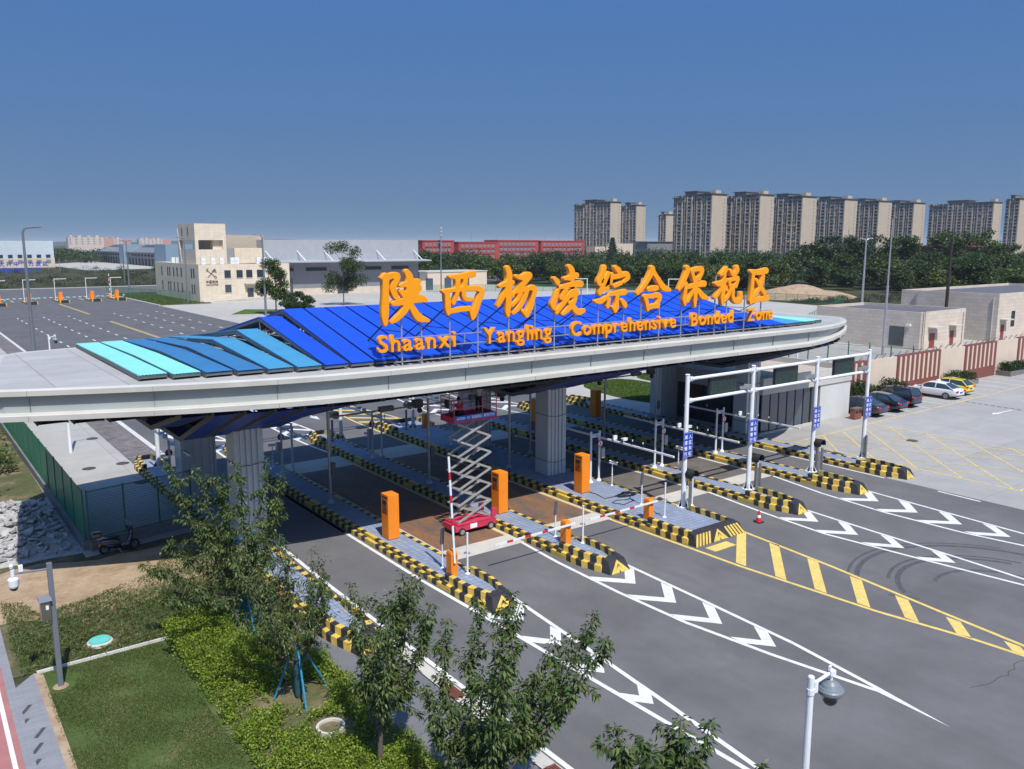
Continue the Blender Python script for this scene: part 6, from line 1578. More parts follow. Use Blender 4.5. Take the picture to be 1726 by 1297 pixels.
for (x, y, lx, ly, h, fl, l) in ((590.6,623.3,14.5,56,56,18,'beige apartment tower standing alone on the left behind a conifer'),(662,658,14,26,56,18,'lower right wing of the lone left apartment tower pair'),
        (690,640,17,12,46,15,'small distant apartment tower just left of the main row'),(566.3,473.7,19,44,56,18,'first tower of the main row, its window front fully in view'),
        (606,454.7,19,40,56,18,'second tower of the main row behind the sign characters end'),(658.7,449,21,40,56,18,'third tower of the main row'),
        (731.7,453,21,40,56,18,'fourth tower of the main row above the tall shrubs'),(789.8,452,23.5,40,56,18,'fifth tower of the main row left of the tall dark tree'),
        (852.8,450,22.5,40,56,18,'last tower of the main row behind the tall dark tree'),(905,395,18,66,56,18,'broad apartment tower facing the camera right of the tall thin pole'),
        (812.5,333,34,12,54,18,'apartment tower cut by the right edge of the picture')):
    apartment(l, x, y, lx, ly, h, fl)
t = thing('gatehouse', 'cream flat roofed building between the two tower groups', 'building', (470,480,0))
mb = MB(); mb.box(430,470,0,470,480,12.2); mb.build('wall', M['wall_cream'], t)
mb = MB(); mb.box(452,470,12.2,470,480,14.5); mb.build('upper_wall', M['wall_cream'], t)
t = thing('podium_block', 'low grey block at the foot of the small distant tower', 'building', (600,560,0))
mb = MB(); mb.box(575,556,0,612,575,16); mb.build('wall', M['tower_dark'], t)
mb = MB(); mb.box(574,555,16,613,576,16.6); mb.build('roof_slab', M['roof_dark'], t)
t = thing('red_roof_hall', 'low maroon roofed hall at the right edge above the trees', 'building', (520,250,0))
mb = MB(); mb.box(500,240,0,560,262,12.5); mb.build('wall', M['wall_red'], t)
mb = MB(); mb.box(497,238,12.5,563,264,13.4); mb.build('roof', M['wall_red'], t)
mb = MB(); mb.box(512,244,13.4,545,258,17); mb.build('upper_wall', M['wall_red'], t)
# far pink and white flats
for x0, x1, y, h, l in ((215,262,1350,24,'far white block of flats, leftmost on the horizon'),(284,318,1500,23,'far pink and white flats in the middle of the horizon group'),(345,382,1500,22.5,'far pink and white flats rightmost of the horizon group'),(430,470,1400,27,'far flats showing above the customs house roof')):
    t = thing('block_of_flats', l, 'block of flats', (x0,y,0), 0, 'far flats on the horizon')
    mb = MB(); mb.box(x0,y,0,x1,y+16,h); mb.build('wall', M['wall_cream2'], t)
    mb = MB(); mb.box(x1,y,0,x1+14,y+16,h-1); mb.build('pink_wing', M['pink'], t)
    mb = MB()
    for k in range(4): mb.box(x0+2+k*(x1-x0)/4,y+2,h,x0+6+k*(x1-x0)/4,y+12,h+2.5)
    mb.build('roof_house', M['wall_cream2'], t)
    for f in range(4,8):
        for k in range(6):
            mb = MB(); mb.box(x0+1.5+k*(x1-x0)/6,y-.1,f*3.2+1.2,x0+4.0+k*(x1-x0)/6,y+.1,f*3.2+2.6); mb.build('window', M['tower_dark'], t)

# ================================================================== POLES, LAMPS, MASTS
def street_lamp(label, x, y, h, ang, m='frame_grey2', L_=1.9, double=False):
    t = thing('street_lamp', label, 'street lamp', (x,y,0), 0, 'street lamps')
    mb = MB(); mb.tube([(0,0,0),(0,0,h*.45),(0,0,h-.5)],[.24,.19,.13],10); mb.box(-.32,-.32,0,.32,.32,.08); mb.build('pole', M[m], t, world=False)
    for sg_ in ((1,-1) if double else (1,)):
        c, s_ = math.cos(ang)*sg_, math.sin(ang)*sg_
        mb = MB(); mb.tube([(0,0,h-.55),(c*.18,s_*.18,h-.15),(c*.6,s_*.6,h),(c*L_,s_*L_,h+.06)],[.13,.12,.11,.08],8); o = mb.build('arm', M[m], t, world=False)
        mb = MB(); mb.rbox((c*(L_-.35),s_*(L_-.35),h+.05),(.95,.26,.08),math.atan2(s_,c)); mb.build('lamp_head', M[m], t, world=False)
    return t
street_lamp('tall grey street lamp nearest at the far left behind the canopy', 13.2, 112, 15.9, -.3)
street_lamp('grey street lamp on the grass left of the customs house', 58.2, 209, 15.6, math.pi-.3)
street_lamp('grey street lamp in front of the customs house by the street tree', 60, 162, 15.8, math.pi-.3)
street_lamp('slim street lamp before the scrub in the left distance', 59.5, 275, 15.0, .4, double=True)
street_lamp('grey street lamp at the end of the warehouse', 128, 205, 14.5, math.pi)
street_lamp('street lamp in front of the tree belt above the sign', 247, 246, 14.4, math.pi, double=True)
street_lamp('double armed street lamp behind the smaller utility building', 145, 85, 15.0, -.6, 'galv', 1.2, True)
for x, y in ((95,420),(120,425),(148,430),(205,440)):
    pass
for k, (x, y, l) in enumerate(((70,330,'distant lamp pole in the scrub left of the slim lamp'),(108,395,'distant lamp pole beside the shed forecourt'),(118,430,'far lamp pole in front of the grey shed'))):
    street_lamp(l, x, y, 14, .4)
t = thing('mast', 'very tall pale mast beside the smaller utility building', 'mast', (101,55.9,0))
mb = MB(); mb.tube([(0,0,0),(0,0,8.7)],[.17,.14],12); mb.build('lower_tube', M['galv'], t, world=False)
mb = MB(); mb.tube([(0,0,8.7),(0,0,17.1)],[.11,.05],10); mb.lathe((0,0,8.6),[(.17,0),(.17,.2)],12); mb.build('upper_tube', M['galv'], t, world=False)
t = thing('flue_pipe', 'dark brown flue pipe rising behind the utility buildings', 'flue', (126.4,60.6,0))
mb = MB(); mb.tube([(0,0,0),(0,0,14.6)],[.25,.22],12); mb.build('pipe', M['rust_dark'], t, world=False)
mb = MB(); mb.lathe((0,0,14.6),[(.26,0),(.26,.15),(.1,.2)],12); mb.build('cap', M['rust_dark'], t, world=False)
t = thing('radio_mast', 'slender radio mast on the horizon above the warehouse', 'mast', (300,480,0))
mb = MB(); mb.tube([(0,0,0),(0,0,25)],[.5,.25],8); mb.build('tube', M['galv'], t, world=False)
for z in (19.5,21.8,24):
    mb = MB(); mb.lathe((0,0,z),[(1.0,0),(1.0,1.2)],10); mb.build('antenna_ring', M['lip'], t, world=False)
for k, x in enumerate((330,352,372,396,410)):
    t = thing('rooftop_mast', ['thin rooftop mast at the left of the red school','thin rooftop mast over the red stair wall','thin rooftop mast in the middle of the school','thin rooftop mast right of the school centre','thin rooftop mast near the apartment tower'][k], 'mast', (x,488,15.5), 0, 'rooftop masts on the school')
    mb = MB(); mb.tube([(0,0,0),(0,0,7)],.12,6); mb.build('tube', M['galv'], t, world=False)
    mb = MB(); mb.bar((-1.2,0,5.5),(1.2,0,5.5),.12,.12); mb.bar((-.8,0,4.6),(.8,0,4.6),.12,.12); mb.build('crossarm', M['galv'], t, world=False)
for k, (x, y) in enumerate(((540,330),(430,300))):
    t = thing('lamp_column', ['column with three pairs of curved yellow lamps right of the tall mast','column with three pairs of curved lamps before the third tower'][k], 'street lamp', (x,y,0), 0, 'columns with curved lamps')
    mb = MB(); mb.tube([(0,0,0),(0,0,26)],.22,8); mb.build('pole', M['galv'], t, world=False)
    for z in (16,20.5,25):
        mb = MB()
        for s_ in (-1,1): mb.tube([(0,0,z),(s_*1.2,-s_*.9,z-.3),(s_*2.4,-s_*1.8,z+.3)],.14,6)
        mb.build('curved_lamp', M['yellow_thin'], t, world=False)
for k, (x, y, l) in enumerate(((152,176,'white goal shaped frame at the yard edge behind the fourth character'),(172,158,'white goal shaped frame at the yard edge behind the sixth character'))):
    t = thing('height_barrier', l, 'height barrier', (x,y,0), 0, 'white height limit frames')
    mb = MB(); mb.box(-.08,-.08,0,.08,.08,4.6); mb.build('post', M['white_paint'], t, world=False)
    mb = MB(); mb.box(3.9,-2.6,0,4.06,-2.44,4.6); mb.build('post', M['white_paint'], t, world=False)
    mb = MB(); mb.bar((-.05,.05,4.55),(4.03,-2.55,4.55),.16,.16); mb.build('beam', M['white_paint'], t, world=False)
# camera poles
def dome_pole(label, x, y, h, ang, L_=.62, pole='white_paint', r=.075, group='poles with a dome camera'):
    t = thing('camera_pole', label, 'camera pole', (x,y,0), 0, group)
    mb = MB(); mb.tube([(0,0,0),(0,0,h)],[r*1.25,r],14); mb.lathe((0,0,h),[(r,0),(r*.8,.02)],14); mb.lathe((0,0,0),[(r*2.4,0),(r*2.4,.03),(r*1.3,.2)],14); mb.build('pole', M[pole], t, world=False)
    c, s_ = math.cos(ang), math.sin(ang); z = h-.16
    mb = MB(); mb.tube([(0,0,z-.05),(c*L_*.5,s_*L_*.5,z+.04),(c*L_,s_*L_,z+.14)],.04,10); mb.lathe((0,0,z-.26),[(r+.02,0),(r+.02,.14)],12)
    mb.rbox((c*.12,s_*.12,z-.1),(.10,.12,.26),ang); mb.rbox((c*L_,s_*L_,z+.12),(.16,.12,.12),ang); mb.tube([(c*L_,s_*L_,z+.16),(c*L_,s_*L_,z-.10)],.035,8); mb.rbox((c*(L_-.06),s_*(L_-.06),z+.24),(.10,.05,.10),ang+.5)
    mb.build('arm', M['white_paint'], t, world=False)
    dm = MB(); dm.lathe((c*L_,s_*L_,z-.38),[(.12,.0),(.275,.0),(.295,.03),(.30,.10),(.275,.13),(.26,.16),(.235,.165),(.19,.235),(.17,.24),(.10,.30),(.03,.32)],28); o = dm.build('hood', M['dome_grey'], t, smooth=False, world=False)
    for zz in (.155,.20,.24): pass
    dm = MB(); dm.lathe((c*L_,s_*L_,z-.52),[(.168,0),(.168,.15)],24); dm.ball((c*L_,s_*L_,z-.52), .170, 24, 14, 0, (1,1,1)); dm.build('dome', M['dome_black'], o, smooth=True, world=False)
    return t
dome_pole('white camera pole with grey dome camera at the bottom right', 15.75, 9.82, 4.42, -.2)
dome_pole('distant white camera pole showing above the canopy roof', 13.0, 98, 4.6, -.35)
t = thing('camera_mast', 'square grey mast with white dome camera and steel box on the lawn corner', 'camera pole', (3.2,28.45,0))
mb = MB(); mb.box(-.075,-.075,0,.075,.075,4.15); mb.box(-.078,-.078,4.15,.078,.078,4.17); bevel(mb.build('pole', M['slate_paint'], t, world=False), .008)
mb = MB(); mb.lathe((0,0,0),[(.24,0),(.2,.03),(.1,.04)],14); mb.build('footing', M['dirt'], t, world=False)
mb = MB(); mb.tube([(0,0,3.98),(-.5,.10,3.98),(-1.0,.2,3.98)],.035,8); mb.build('arm', M['slate_paint'], t, world=False)
o_ = MB(); o_.tube([(-.98,.19,3.9),(-.98,.19,4.12)],.06,10); o_.lathe((-.98,.19,3.55),[(.13,0),(.15,.05),(.16,.26),(.12,.30),(.05,.33)],18); hd = o_.build('hood', M['white_paint'], t, world=False)
o_ = MB(); o_.ball((-.98,.19,3.55),.125,16,10,0,(1,1,1)); o_.build('dome', M['dome_black'], hd, smooth=True, world=False)
o_ = MB(); o_.box(-.82,.10,4.02,-.70,.22,4.22); o_.lathe((-1.0,.19,4.16),[(.05,0),(.07,.08),(.05,.13)],10); o_.build('antenna', M['white_paint'], t, world=False)
o_ = MB(); o_.box(-.36,-.17,2.35,-.08,.10,3.0); bx_ = bevel(o_.build('steel_box', M['stainless'], t, world=False), .01)
o_ = MB(); o_.add([(-.40,-.22,3.0),(-.04,-.22,3.0),(-.04,.14,3.0),(-.40,.14,3.0),(-.40,.0,3.14),(-.04,.0,3.14)],[(0,1,5,4),(2,3,4,5),(1,2,5),(3,0,4),(3,2,1,0)]); o_.build('box_roof', M['slate_paint'], bx_, world=False)
o_ = MB(); o_.box(-.22,-.176,2.72,-.14,-.171,2.86); o_.build('notice', M['sign_white'], bx_, world=False)
for (x, y, l) in ((11.9,61,'white camera pole standing in the sunny yard beyond the canopy edge'),(66.5,45,'thin white pole behind the dark glass office')):
    t = thing('white_pole', l, 'pole', (x if x > 20 else 8.9,y if x > 20 else 62,0))
    mb = MB(); mb.tube([(0,0,0),(0,0,5.8)],[.12,.09],10); mb.build('pole', M['white_paint'], t, world=False)
    mb = MB(); mb.tube([(0,0,5.6),(.7,.2,5.7)],.05,8); mb.build('arm', M['white_paint'], t, world=False)

# ================================================================== SMALL TOLL ISLANDS FAR BEHIND
def far_island(label):
    t = thing('exit_island', label, 'traffic island', (0,0,0), 0, 'small toll islands in the distance')
    mb = MB()
    for k in range(18):
        for sx in (-1,1): mb.box(sx*.95-.14, -6+k*.66, 0, sx*.95+.14, -5.344+k*.66, .35+(.35 if k < 4 else 0), k % 2)
    mb.box(-.8,-6.4,0,.8,-6,.75,1); mb.build('kerb', [M['kerb_y'], M['kerb_k']], t, world=False)
    mb = MB(); mb.box(-.8,-6,0,.8,6,.25); mb.build('paving', M['strip'], t, world=False)
    mb = MB(); mb.box(-.4,-.8,.25,.4,.0,2.4); mb.build('kiosk', M['kiosk'], t, world=False)
    mb = MB(); mb.box(-.3,1.4,.25,.1,1.9,1.5); mb.build('barrier_housing', M['kiosk'], t, world=False)
    mb = MB(); mb.tube([(-.7,2.6,.25),(-.7,2.6,5.6)],.08,8); mb.bar((-.7,2.6,5.5),(2.0,2.6,5.5),.14,.14); mb.build('lamp_bracket', M['white_paint'], t, world=False)
    mb = MB(); mb.rbox((.9,-3.6,1.3),(.5,.4,.4)); mb.tube([(.9,-3.6,.2),(.9,-3.6,1.3)],.06,6); mb.build('signal', M['teal'], t, world=False)
    return t
fi = far_island('small distant toll island leftmost with its kiosk cut by the tall lamp'); fi.location = (27.0,229,0)
for x, y, l in ((34.0,231,'small distant toll island with a double white bracket'),(41.3,232.5,'small distant toll island third from the left'),(47.2,233,'small distant toll island nearest the grass verge'),(20.5,227,'small distant toll island at the left picture edge')):
    dup(fi, (x,y,0), 0, l)
t = thing('raised_barrier', 'striped barrier arm standing upright at the distant toll islands', 'barrier gate', (46.4,237,0))
mb = MB(); mb.box(-.2,-.2,0,.2,.2,1.3); mb.build('housing', M['kiosk'], t, world=False)
mb = MB()
for k in range(9): mb.box(-.07,-.3,.9+k*.62,.07,-.22,1.515+k*.62, k % 2)
mb.build('arm', [M['white_paint'], M['red_paint']], t, world=False)

# ================================================================== SCOOTER AND RUBBLE
sc = thing('motor_scooter', 'black motor scooter with a top box parked by the block wall', 'scooter', (7.4,40.15,0), rad(2))
for x, nm in ((-.62,'wheel'),(.66,'wheel')):
    mb = MB()
    n = 18
    for i in range(n):
        a, b = 2*math.pi*i/n, 2*math.pi*(i+1)/n; mb.tube([(x+.19*math.cos(a),0,.24+.19*math.sin(a)),(x+.19*math.cos(b),0,.24+.19*math.sin(b))],.055,6,0,False)
    w_ = mb.build('wheel', M['rubber'], sc, world=False)
    mb = MB(); mb.tube([(x,-.03,.24),(x,.03,.24)],.13,12); mb.build('rim', M['frame_grey'], w_, world=False)
mb = MB(); secs = []
for (x, zl, zt, hw) in ((-.92,.48,.66,.09),(-.6,.34,.76,.19),(-.2,.24,.76,.22),(.0,.20,.66,.21),(.08,.18,.38,.20),(.36,.18,.38,.20),(.44,.24,.72,.21),(.52,.40,1.02,.19),(.62,.75,1.06,.10)):
    half = [(hw*.8,zl),(hw,(zl+zt)/2),(hw*.8,zt)]; r_ = [(x,a,b) for a,b in half]+[(x,-a,b) for a,b in reversed(half)]; secs.append(r_+[r_[0]])
loft(mb, secs); mb.build('body', M['car_black'], sc, smooth=True, world=False)
mb = MB(); secs = []
for (x, zt, hw) in ((-.72,.80,.10),(-.45,.85,.15),(-.1,.83,.14),(.02,.78,.08)): secs.append([(x,hw,zt-.09),(x,hw*.8,zt),(x,-hw*.8,zt),(x,-hw,zt-.09),(x,hw,zt-.09)])
loft(mb, secs); mb.build('saddle', M['black'], sc, world=False)
mb = MB(); mb.rbox((-.93,0,1.0),(.40,.38,.26)); bevel(mb.build('top_box', M['car_black'], sc, world=False), .07, 3)
mb = MB(); mb.bar((-.95,0,.82),(-.5,0,.80),.25,.03); mb.build('rack', M['galv'], sc, world=False)
mb = MB(); mb.tube([(.66,0,.24),(.56,0,.6),(.46,0,1.02)],.04,8); mb.tube([(.42,.34,1.08),(.46,.0,1.02),(.42,-.34,1.08)],.025,8); mb.rbox((.5,0,1.06),(.16,.3,.16)); mb.build('handlebar', M['black'], sc, world=False)
for s_ in (-1,1):
    mb = MB(); mb.tube([(.44,s_*.24,1.06),(.44,s_*.34,1.30)],.012,6); mb.rbox((.44,s_*.36,1.33),(.03,.14,.09)); mb.build('mirror', M['stainless'], sc, world=False)
mb = MB(); mb.rbox((-.84,-.12,.52),(.08,.05,.08)); mb.rbox((-.84,.12,.52),(.08,.05,.08)); mb.build('indicator', M['kiosk'], sc, world=False)
mb = MB(); mb.tube([(-.75,-.17,.60),(-.45,-.19,.42),(-.05,-.18,.36),(.30,-.18,.40),(.50,-.17,.75)],.010,6); mb.build('trim', M['galv'], sc, world=False)
mb = MB(); mb.tube([(-.1,-.1,.26),(.05,-.3,.02)],.016,6); mb.build('side_stand', M['galv'], sc, world=False)
def rubble():
    rg = random.Random(5); mb = MB()
    for k in range(1150):
        x = rg.uniform(-1.5,5.7); y = rg.uniform(41.6,51.2)
        h = max(0, 1.05*(1-((x-2.6)/3.6)**2)*(1-((y-46.3)/5.0)**2))
        if h <= .02 and rg.random() < .75: continue
        s_ = rg.choice((.12,.16,.2,.26,.34,.44)); M_ = Matrix.Translation((x,y,h*rg.uniform(.55,1)+.02)) @ Matrix.Rotation(rg.uniform(0,6.28),4,'Z') @ Matrix.Rotation(rg.gauss(0,.35),4,'X') @ Matrix.Rotation(rg.gauss(0,.35),4,'Y')
        n = rg.choice((4,5,5,6)); a0 = rg.random()*6; pl = [(s_*rg.uniform(.5,1)*math.cos(a0+2*math.pi*i/n), s_*.8*rg.uniform(.5,1)*math.sin(a0+2*math.pi*i/n)) for i in range(n)]
        t_ = rg.uniform(.02,.06); vs = [M_ @ Vector((a,b,-t_)) for a,b in pl]+[M_ @ Vector((a,b,t_)) for a,b in pl]
        mb.add(vs, [tuple(reversed(range(n))), tuple(range(n,2*n))]+[(i,(i+1)%n,n+(i+1)%n,n+i) for i in range(n)])
    n = 24; vs = []; fs = []
    for i in range(n):
        for j in range(n):
            x = -2+8*i/(n-1); y = 41+10.6*j/(n-1); h = max(-.06, .8*(1-((x-2.6)/3.6)**2)*(1-((y-46.3)/5.0)**2)); vs.append((x,y,h))
    for i in range(n-1):
        for j in range(n-1): fs.append((i*n+j,(i+1)*n+j,(i+1)*n+j+1,i*n+j+1))
    mb.add(vs, fs)
    o = mb.build('rubble_heap', M['rock'])
    tag(o, 'heap of broken grey slate slabs beside the green fence', 'rubble', None, 'stuff')
rubble()

# ================================================================== VEGETATION
def near_tree(label, x, y, h, seed, spread, limbs=9, leaf=.125, dens=1.0, stake=True, bias=(0,0), z0f=.28, mt='leaf', extra=()):
    rg = np.random.default_rng(seed); r = random.Random(seed)
    t = thing('cherry_tree', label, 'tree', (x,y,0), 0, 'young cherry trees by the road')
    tk = h*z0f
    tb = MB(); tb.tube([(0,0,-.05),(.03,.02,tk*.5),(bias[0]*.06,bias[1]*.06,tk)],[.085,.07,.062],10)
    P = []; D = []
    def twig(path, rad0):
        tb.tube(path, [rad0*(1-.75*i/(len(path)-1)) for i in range(len(path))], 6)
    def leaves_on(path, n, rr):
        pa = np.array(path); seg = rg.integers(0, len(pa)-1, n); u = rg.random(n)[:,None]
        c = pa[seg]*(1-u)+pa[seg+1]*u; tang = pa[seg+1]-pa[seg]; tang /= np.linalg.norm(tang,axis=1,keepdims=True)
        d = rnd_dirs(n, rg); d -= tang*np.sum(d*tang,axis=1,keepdims=True)*.6
        P.append(c+d*rg.random(n)[:,None]*rr); dd = d*1.0+tang*.35; dd[:,2] -= .35+.5*rg.random(n); D.append(dd)
    lm = []
    for k in range(limbs):
        a = 2*math.pi*k/limbs+r.uniform(-.35,.35); zs = tk*r.uniform(.72,1.0); top = h*r.uniform(.70,1.0); out = spread*r.uniform(.45,1.0)
        lm.append((a, zs, top, out))
    lm.append((0, tk, h*1.0, spread*.12))
    for e in extra: lm.append(e)
    for (a, zs, top, out) in lm:
        path = []
        for i in range(9):
            u = i/8; o = out*(u**.72); z = zs+(top-zs)*(u**1.15)
            path.append((bias[0]*u+o*math.cos(a)+r.gauss(0,.05), bias[1]*u+o*math.sin(a)+r.gauss(0,.05), z+r.gauss(0,.04)))
        twig(path, .042)
        ln = (Vector(path[-1])-Vector(path[0])).length
        leaves_on(path[2:], int(165*ln*dens), .17)
        for q in range(int(4+ln*2.2)):
            i = r.randint(2, 7); p0 = Vector(path[i]); d = Vector((r.gauss(0,1),r.gauss(0,1),r.gauss(.35,.6))).normalized(); L_ = r.uniform(.3,.95)*(1.1-.06*i)
            tp = [tuple(p0), tuple(p0+d*L_*.5+Vector((0,0,.05))), tuple(p0+d*L_+Vector((0,0,.06)))]
            twig(tp, .014); leaves_on(tp, int(100*L_*dens)+10, .11)
    tb.build('trunk', M['bark'], t, world=False)
    P = np.concatenate(P); D = np.concatenate(D); n = len(P)
    leafmesh('crown', P, D, rnd_dirs(n,rg)*.6+np.array([0,0,1.]), rg.uniform(.75,1.25,n)*leaf, rg.uniform(.36,.5,n)*leaf, M[mt], t, .25)
    return t
def stakes(label, x, y, r_, h, seed):
    t = thing('tree_stakes', label, 'tree stakes', (x,y,0), 0, 'blue tree stakes'); rr = random.Random(seed)
    for k in range(3):
        a = k*2.09+.4+rr.uniform(-.3,.3); R2 = r_*rr.uniform(.8,1.4)
        mb = MB(); mb.tube([(R2*math.cos(a),R2*math.sin(a),0),(.10*math.cos(a),.10*math.sin(a),h)],.035,8); mb.build('stake', M['blue_stake'], t, world=False)
    mb = MB(); mb.lathe((0,0,0),[(.11,.1),(.13,.6),(.12,1.25),(.16,h)],12); mb.build('wrap', M['wrap_blue'], t, world=False)
near_tree('bushy young cherry tree standing in front of the left ribbed column', 9.35, 28.7, 6.5, 21, 2.5, 9, .135, .52, True, (-.3,.0), .26, 'leaf', ((3.6,1.5,2.5,3.2),(3.0,1.4,3.2,3.0),(2.4,1.6,3.4,2.6)))
near_tree('open crowned cherry tree held by the nearest blue stakes', 9.05, 23.2, 5.0, 22, 1.9, 14, .11, .36, True, (-.3,.4), .30)
near_tree('slim cherry tree left of the striped arrow marking, bottom middle', 9.4, 18.5, 5.2, 23, 2.0, 8, .13, .62, True, (.7,.3), .28)
near_tree('broad cherry tree at the bottom middle over the gutter', 9.7, 14.3, 5.75, 24, 2.3, 11, .135, .70, True, (1.0,.1), .32)
near_tree('cherry tree at the bottom edge showing only its upper shoots', 10.4, 9.3, 5.45, 25, 1.5, 8, .145, .8, True, (.3,0), .36)
near_tree('cherry tree at the bottom edge showing only its tip right of the shoots', 11.0, 7.5, 5.35, 26, .5, 6, .14, .8, True, (0,0), .4)
stakes('blue stakes round the open crowned cherry tree in the hedge', 9.05, 23.2, .8, 1.75, 1)
stakes('blue stakes round the bushy cherry tree by the ribbed column', 9.35, 28.7, .6, 1.5, 2)

# street trees in the yard
def street_tree(label, x, y, h, w, seed, m='leaf_dark', name='street_tree', grp='street trees in the yard', zc=.30, leaf=.42, n=6500):
    rg = np.random.default_rng(seed); r = random.Random(seed)
    t = thing(name, label, 'tree', (x,y,0), 0, grp)
    tb = MB(); tb.tube([(0,0,-.1),(.05,.0,h*.35),(0,.05,h*.8)],[.16,.12,.05],8)
    cl = []
    for k in range(16):
        a = r.uniform(0,6.28); z = h*r.uniform(zc,.95); rr_ = w*.5*r.uniform(.3,.95)*(1.15-abs(z/h-.5)*1.3)
        c = (rr_*math.cos(a), rr_*math.sin(a), z); cl.append(c); tb.tube([(0,0,z*.72),(c[0]*.6,c[1]*.6,z*.9),c],[.05,.035,.015],5)
    cl.append((0,0,h*.93))
    tb.build('trunk', M['bark'], t, world=False)
    cl = np.array(cl); i = rg.integers(0,len(cl),n)
    P = cl[i]+rnd_dirs(n,rg)*(rg.random(n)**.45)[:,None]*np.array([w*.21,w*.21,h*.105])
    leafmesh('crown', P, rnd_dirs(n,rg)+np.array([0,0,-.2]), rnd_dirs(n,rg)+np.array([0,0,.8]), rg.uniform(.7,1.2,n)*leaf, rg.uniform(.45,.65,n)*leaf, M[m], t, .2)
    return t
street_tree('slim street tree in front of the customs house corner', 62.5, 163, 11.0, 6.6, 31)
street_tree('full street tree in the yard left of the first sign character', 84.5, 178, 14.5, 9.5, 32)
street_tree('low bush behind the left ridge of the blue roof', 66, 160, 4.5, 6, 33, zc=.2)
for k, (x, y) in enumerate(((60.7,164),(64.3,162))):
    pass

# tree belt: four crowns copied along the far edge of the yard
def belt_proto(seed, h, w, m, label):
    rg = np.random.default_rng(seed); r = random.Random(seed)
    cl = []
    for k in range(26):
        a = r.uniform(0,6.28); z = h*r.uniform(.22,.92); rr_ = w*.5*r.uniform(.15,.95)*math.sqrt(max(.1,1-((z/h-.5)/.55)**2)); cl.append((rr_*math.cos(a), rr_*math.sin(a), z, r.uniform(.8,1.3)))
    cl = np.array(cl); n = 2300; i = rg.integers(0,len(cl),n)
    u = rnd_dirs(n,rg)*(rg.random(n)**.4)[:,None]
    P = cl[i,:3]+u*np.array([w*.19,w*.19,h*.12])*cl[i,3:4]
    o = leafmesh('belt_tree', P, u+rnd_dirs(n,rg)*.7, u+np.array([0,0,.7]), rg.uniform(.55,1.0,n), rg.uniform(.35,.6,n), m)
    tb = MB(); tb.tube([(0,0,-.2),(0,0,h*.6)],[.22,.1],6)
    o.data.materials.append(M['bark']); b0 = len(o.data.vertices)
    tag(o, label, 'tree', 'trees of the dense belt beyond the yard')
    return o
LB = 'leafy green tree in the dense belt between the yard and the towers'
PRO = [belt_proto(41, 10.5, 10, M['leaf_belt'], LB), belt_proto(42, 9.5, 11, M['leaf_belt'], LB), belt_proto(43, 11.5, 9, M['leaf_dark'], LB), belt_proto(44, 9.0, 10, M['leaf_belt_b'], LB)]
rb = random.Random(9)
def belt_at(x, y, s, k=None):
    p = PRO[rb.randrange(4) if k is None else k]
    o = p if not p.get('used') else None
    if o is None: o = p.copy(); COL.objects.link(o)
    else: p['used'] = 1
    o.location = (x, y, 0); o.rotation_euler = (0,0,rb.uniform(0,6.28)); o.scale = (s*rb.uniform(.9,1.2), s*rb.uniform(.9,1.2), s)
FRONT = [(150,268),(176,246),(192,214),(204,180),(224,150),(236,124),(252,104),(285,92),(330,78)]
cnt = 0
for row in range(5):
    off = row*13.5
    for (xa,ya),(xb,yb) in zip(FRONT, FRONT[1:]):
        d = Vector((xb-xa,yb-ya)); L_ = d.length; d.normalize(); nr = Vector((-d.y,d.x))*-1 if (-d.y*0.6+d.x*.8) < 0 else Vector((-d.y,d.x))
        k = max(1,int(L_/7.2))
        for i in range(k):
            if cnt >= 262: break
            q = Vector((xa,ya))+d*(L_*(i+rb.uniform(-.3,.3))/k)+nr*(off+rb.uniform(-4,4))
            if math.hypot((q.x-205)/32,(q.y-141)/22) < 1: continue
            s = rb.uniform(.72,1.02)*(1+.0*row)
            belt_at(q.x, q.y, s); cnt += 1
for p in PRO:
    if 'used' in p: del p['used']
for o in bpy.data.objects:
    if o.name.startswith('belt_tree') and 'used' in o: del o['used']
# far wood in front of the towers and beyond, as one mass
def wood(name, label, spots, seed, m, lsize, n_each):
    rg = np.random.default_rng(seed); Ps = []; Ds = []
    for (x, y, h, w) in spots:
        n = n_each; u = rnd_dirs(n,rg)*(rg.random(n)**.35)[:,None]; u[:,2] = np.abs(u[:,2])*1.0
        Ps.append(np.array([x,y,h*.15])+u*np.array([w*.55,w*.55,h*.85])*(.85+.3*np.sin(9*u[:,:1]+x)*np.cos(7*u[:,1:2]+y))); Ds.append(u+rnd_dirs(n,rg)*.8)
    P = np.concatenate(Ps); D = np.concatenate(Ds); n = len(P)
    o = leafmesh(name, P, D, D+np.array([0,0,.6]), rg.uniform(.6,1.1,n)*lsize, rg.uniform(.4,.7,n)*lsize, m)
    return tag(o, label, 'wood', None, 'stuff')
sp = []
for k in range(420):
    x = rb.uniform(190,800); y = rb.uniform(0,1)*(430-120*(x-190)/610)+40+ (320-.20*x)
    if x > 560 and y > 330: continue
    if y < 300-1.0*(x-190)+60: continue
    sp.append((x, y, rb.uniform(8,12), rb.uniform(11,17)))
wood('far_wood', 'dark wood filling the land between the tree belt and the towers', sp, 51, M['leaf_belt'], 1.7, 330)
sp = [(rb.uniform(60,330), rb.uniform(700,1250), rb.uniform(5,10), rb.uniform(16,30)) for k in range(300)]
wood('far_wood', 'hazy dark woods along the left horizon behind the sheds', sp, 52, M['leaf_dark'], 2.6, 160)
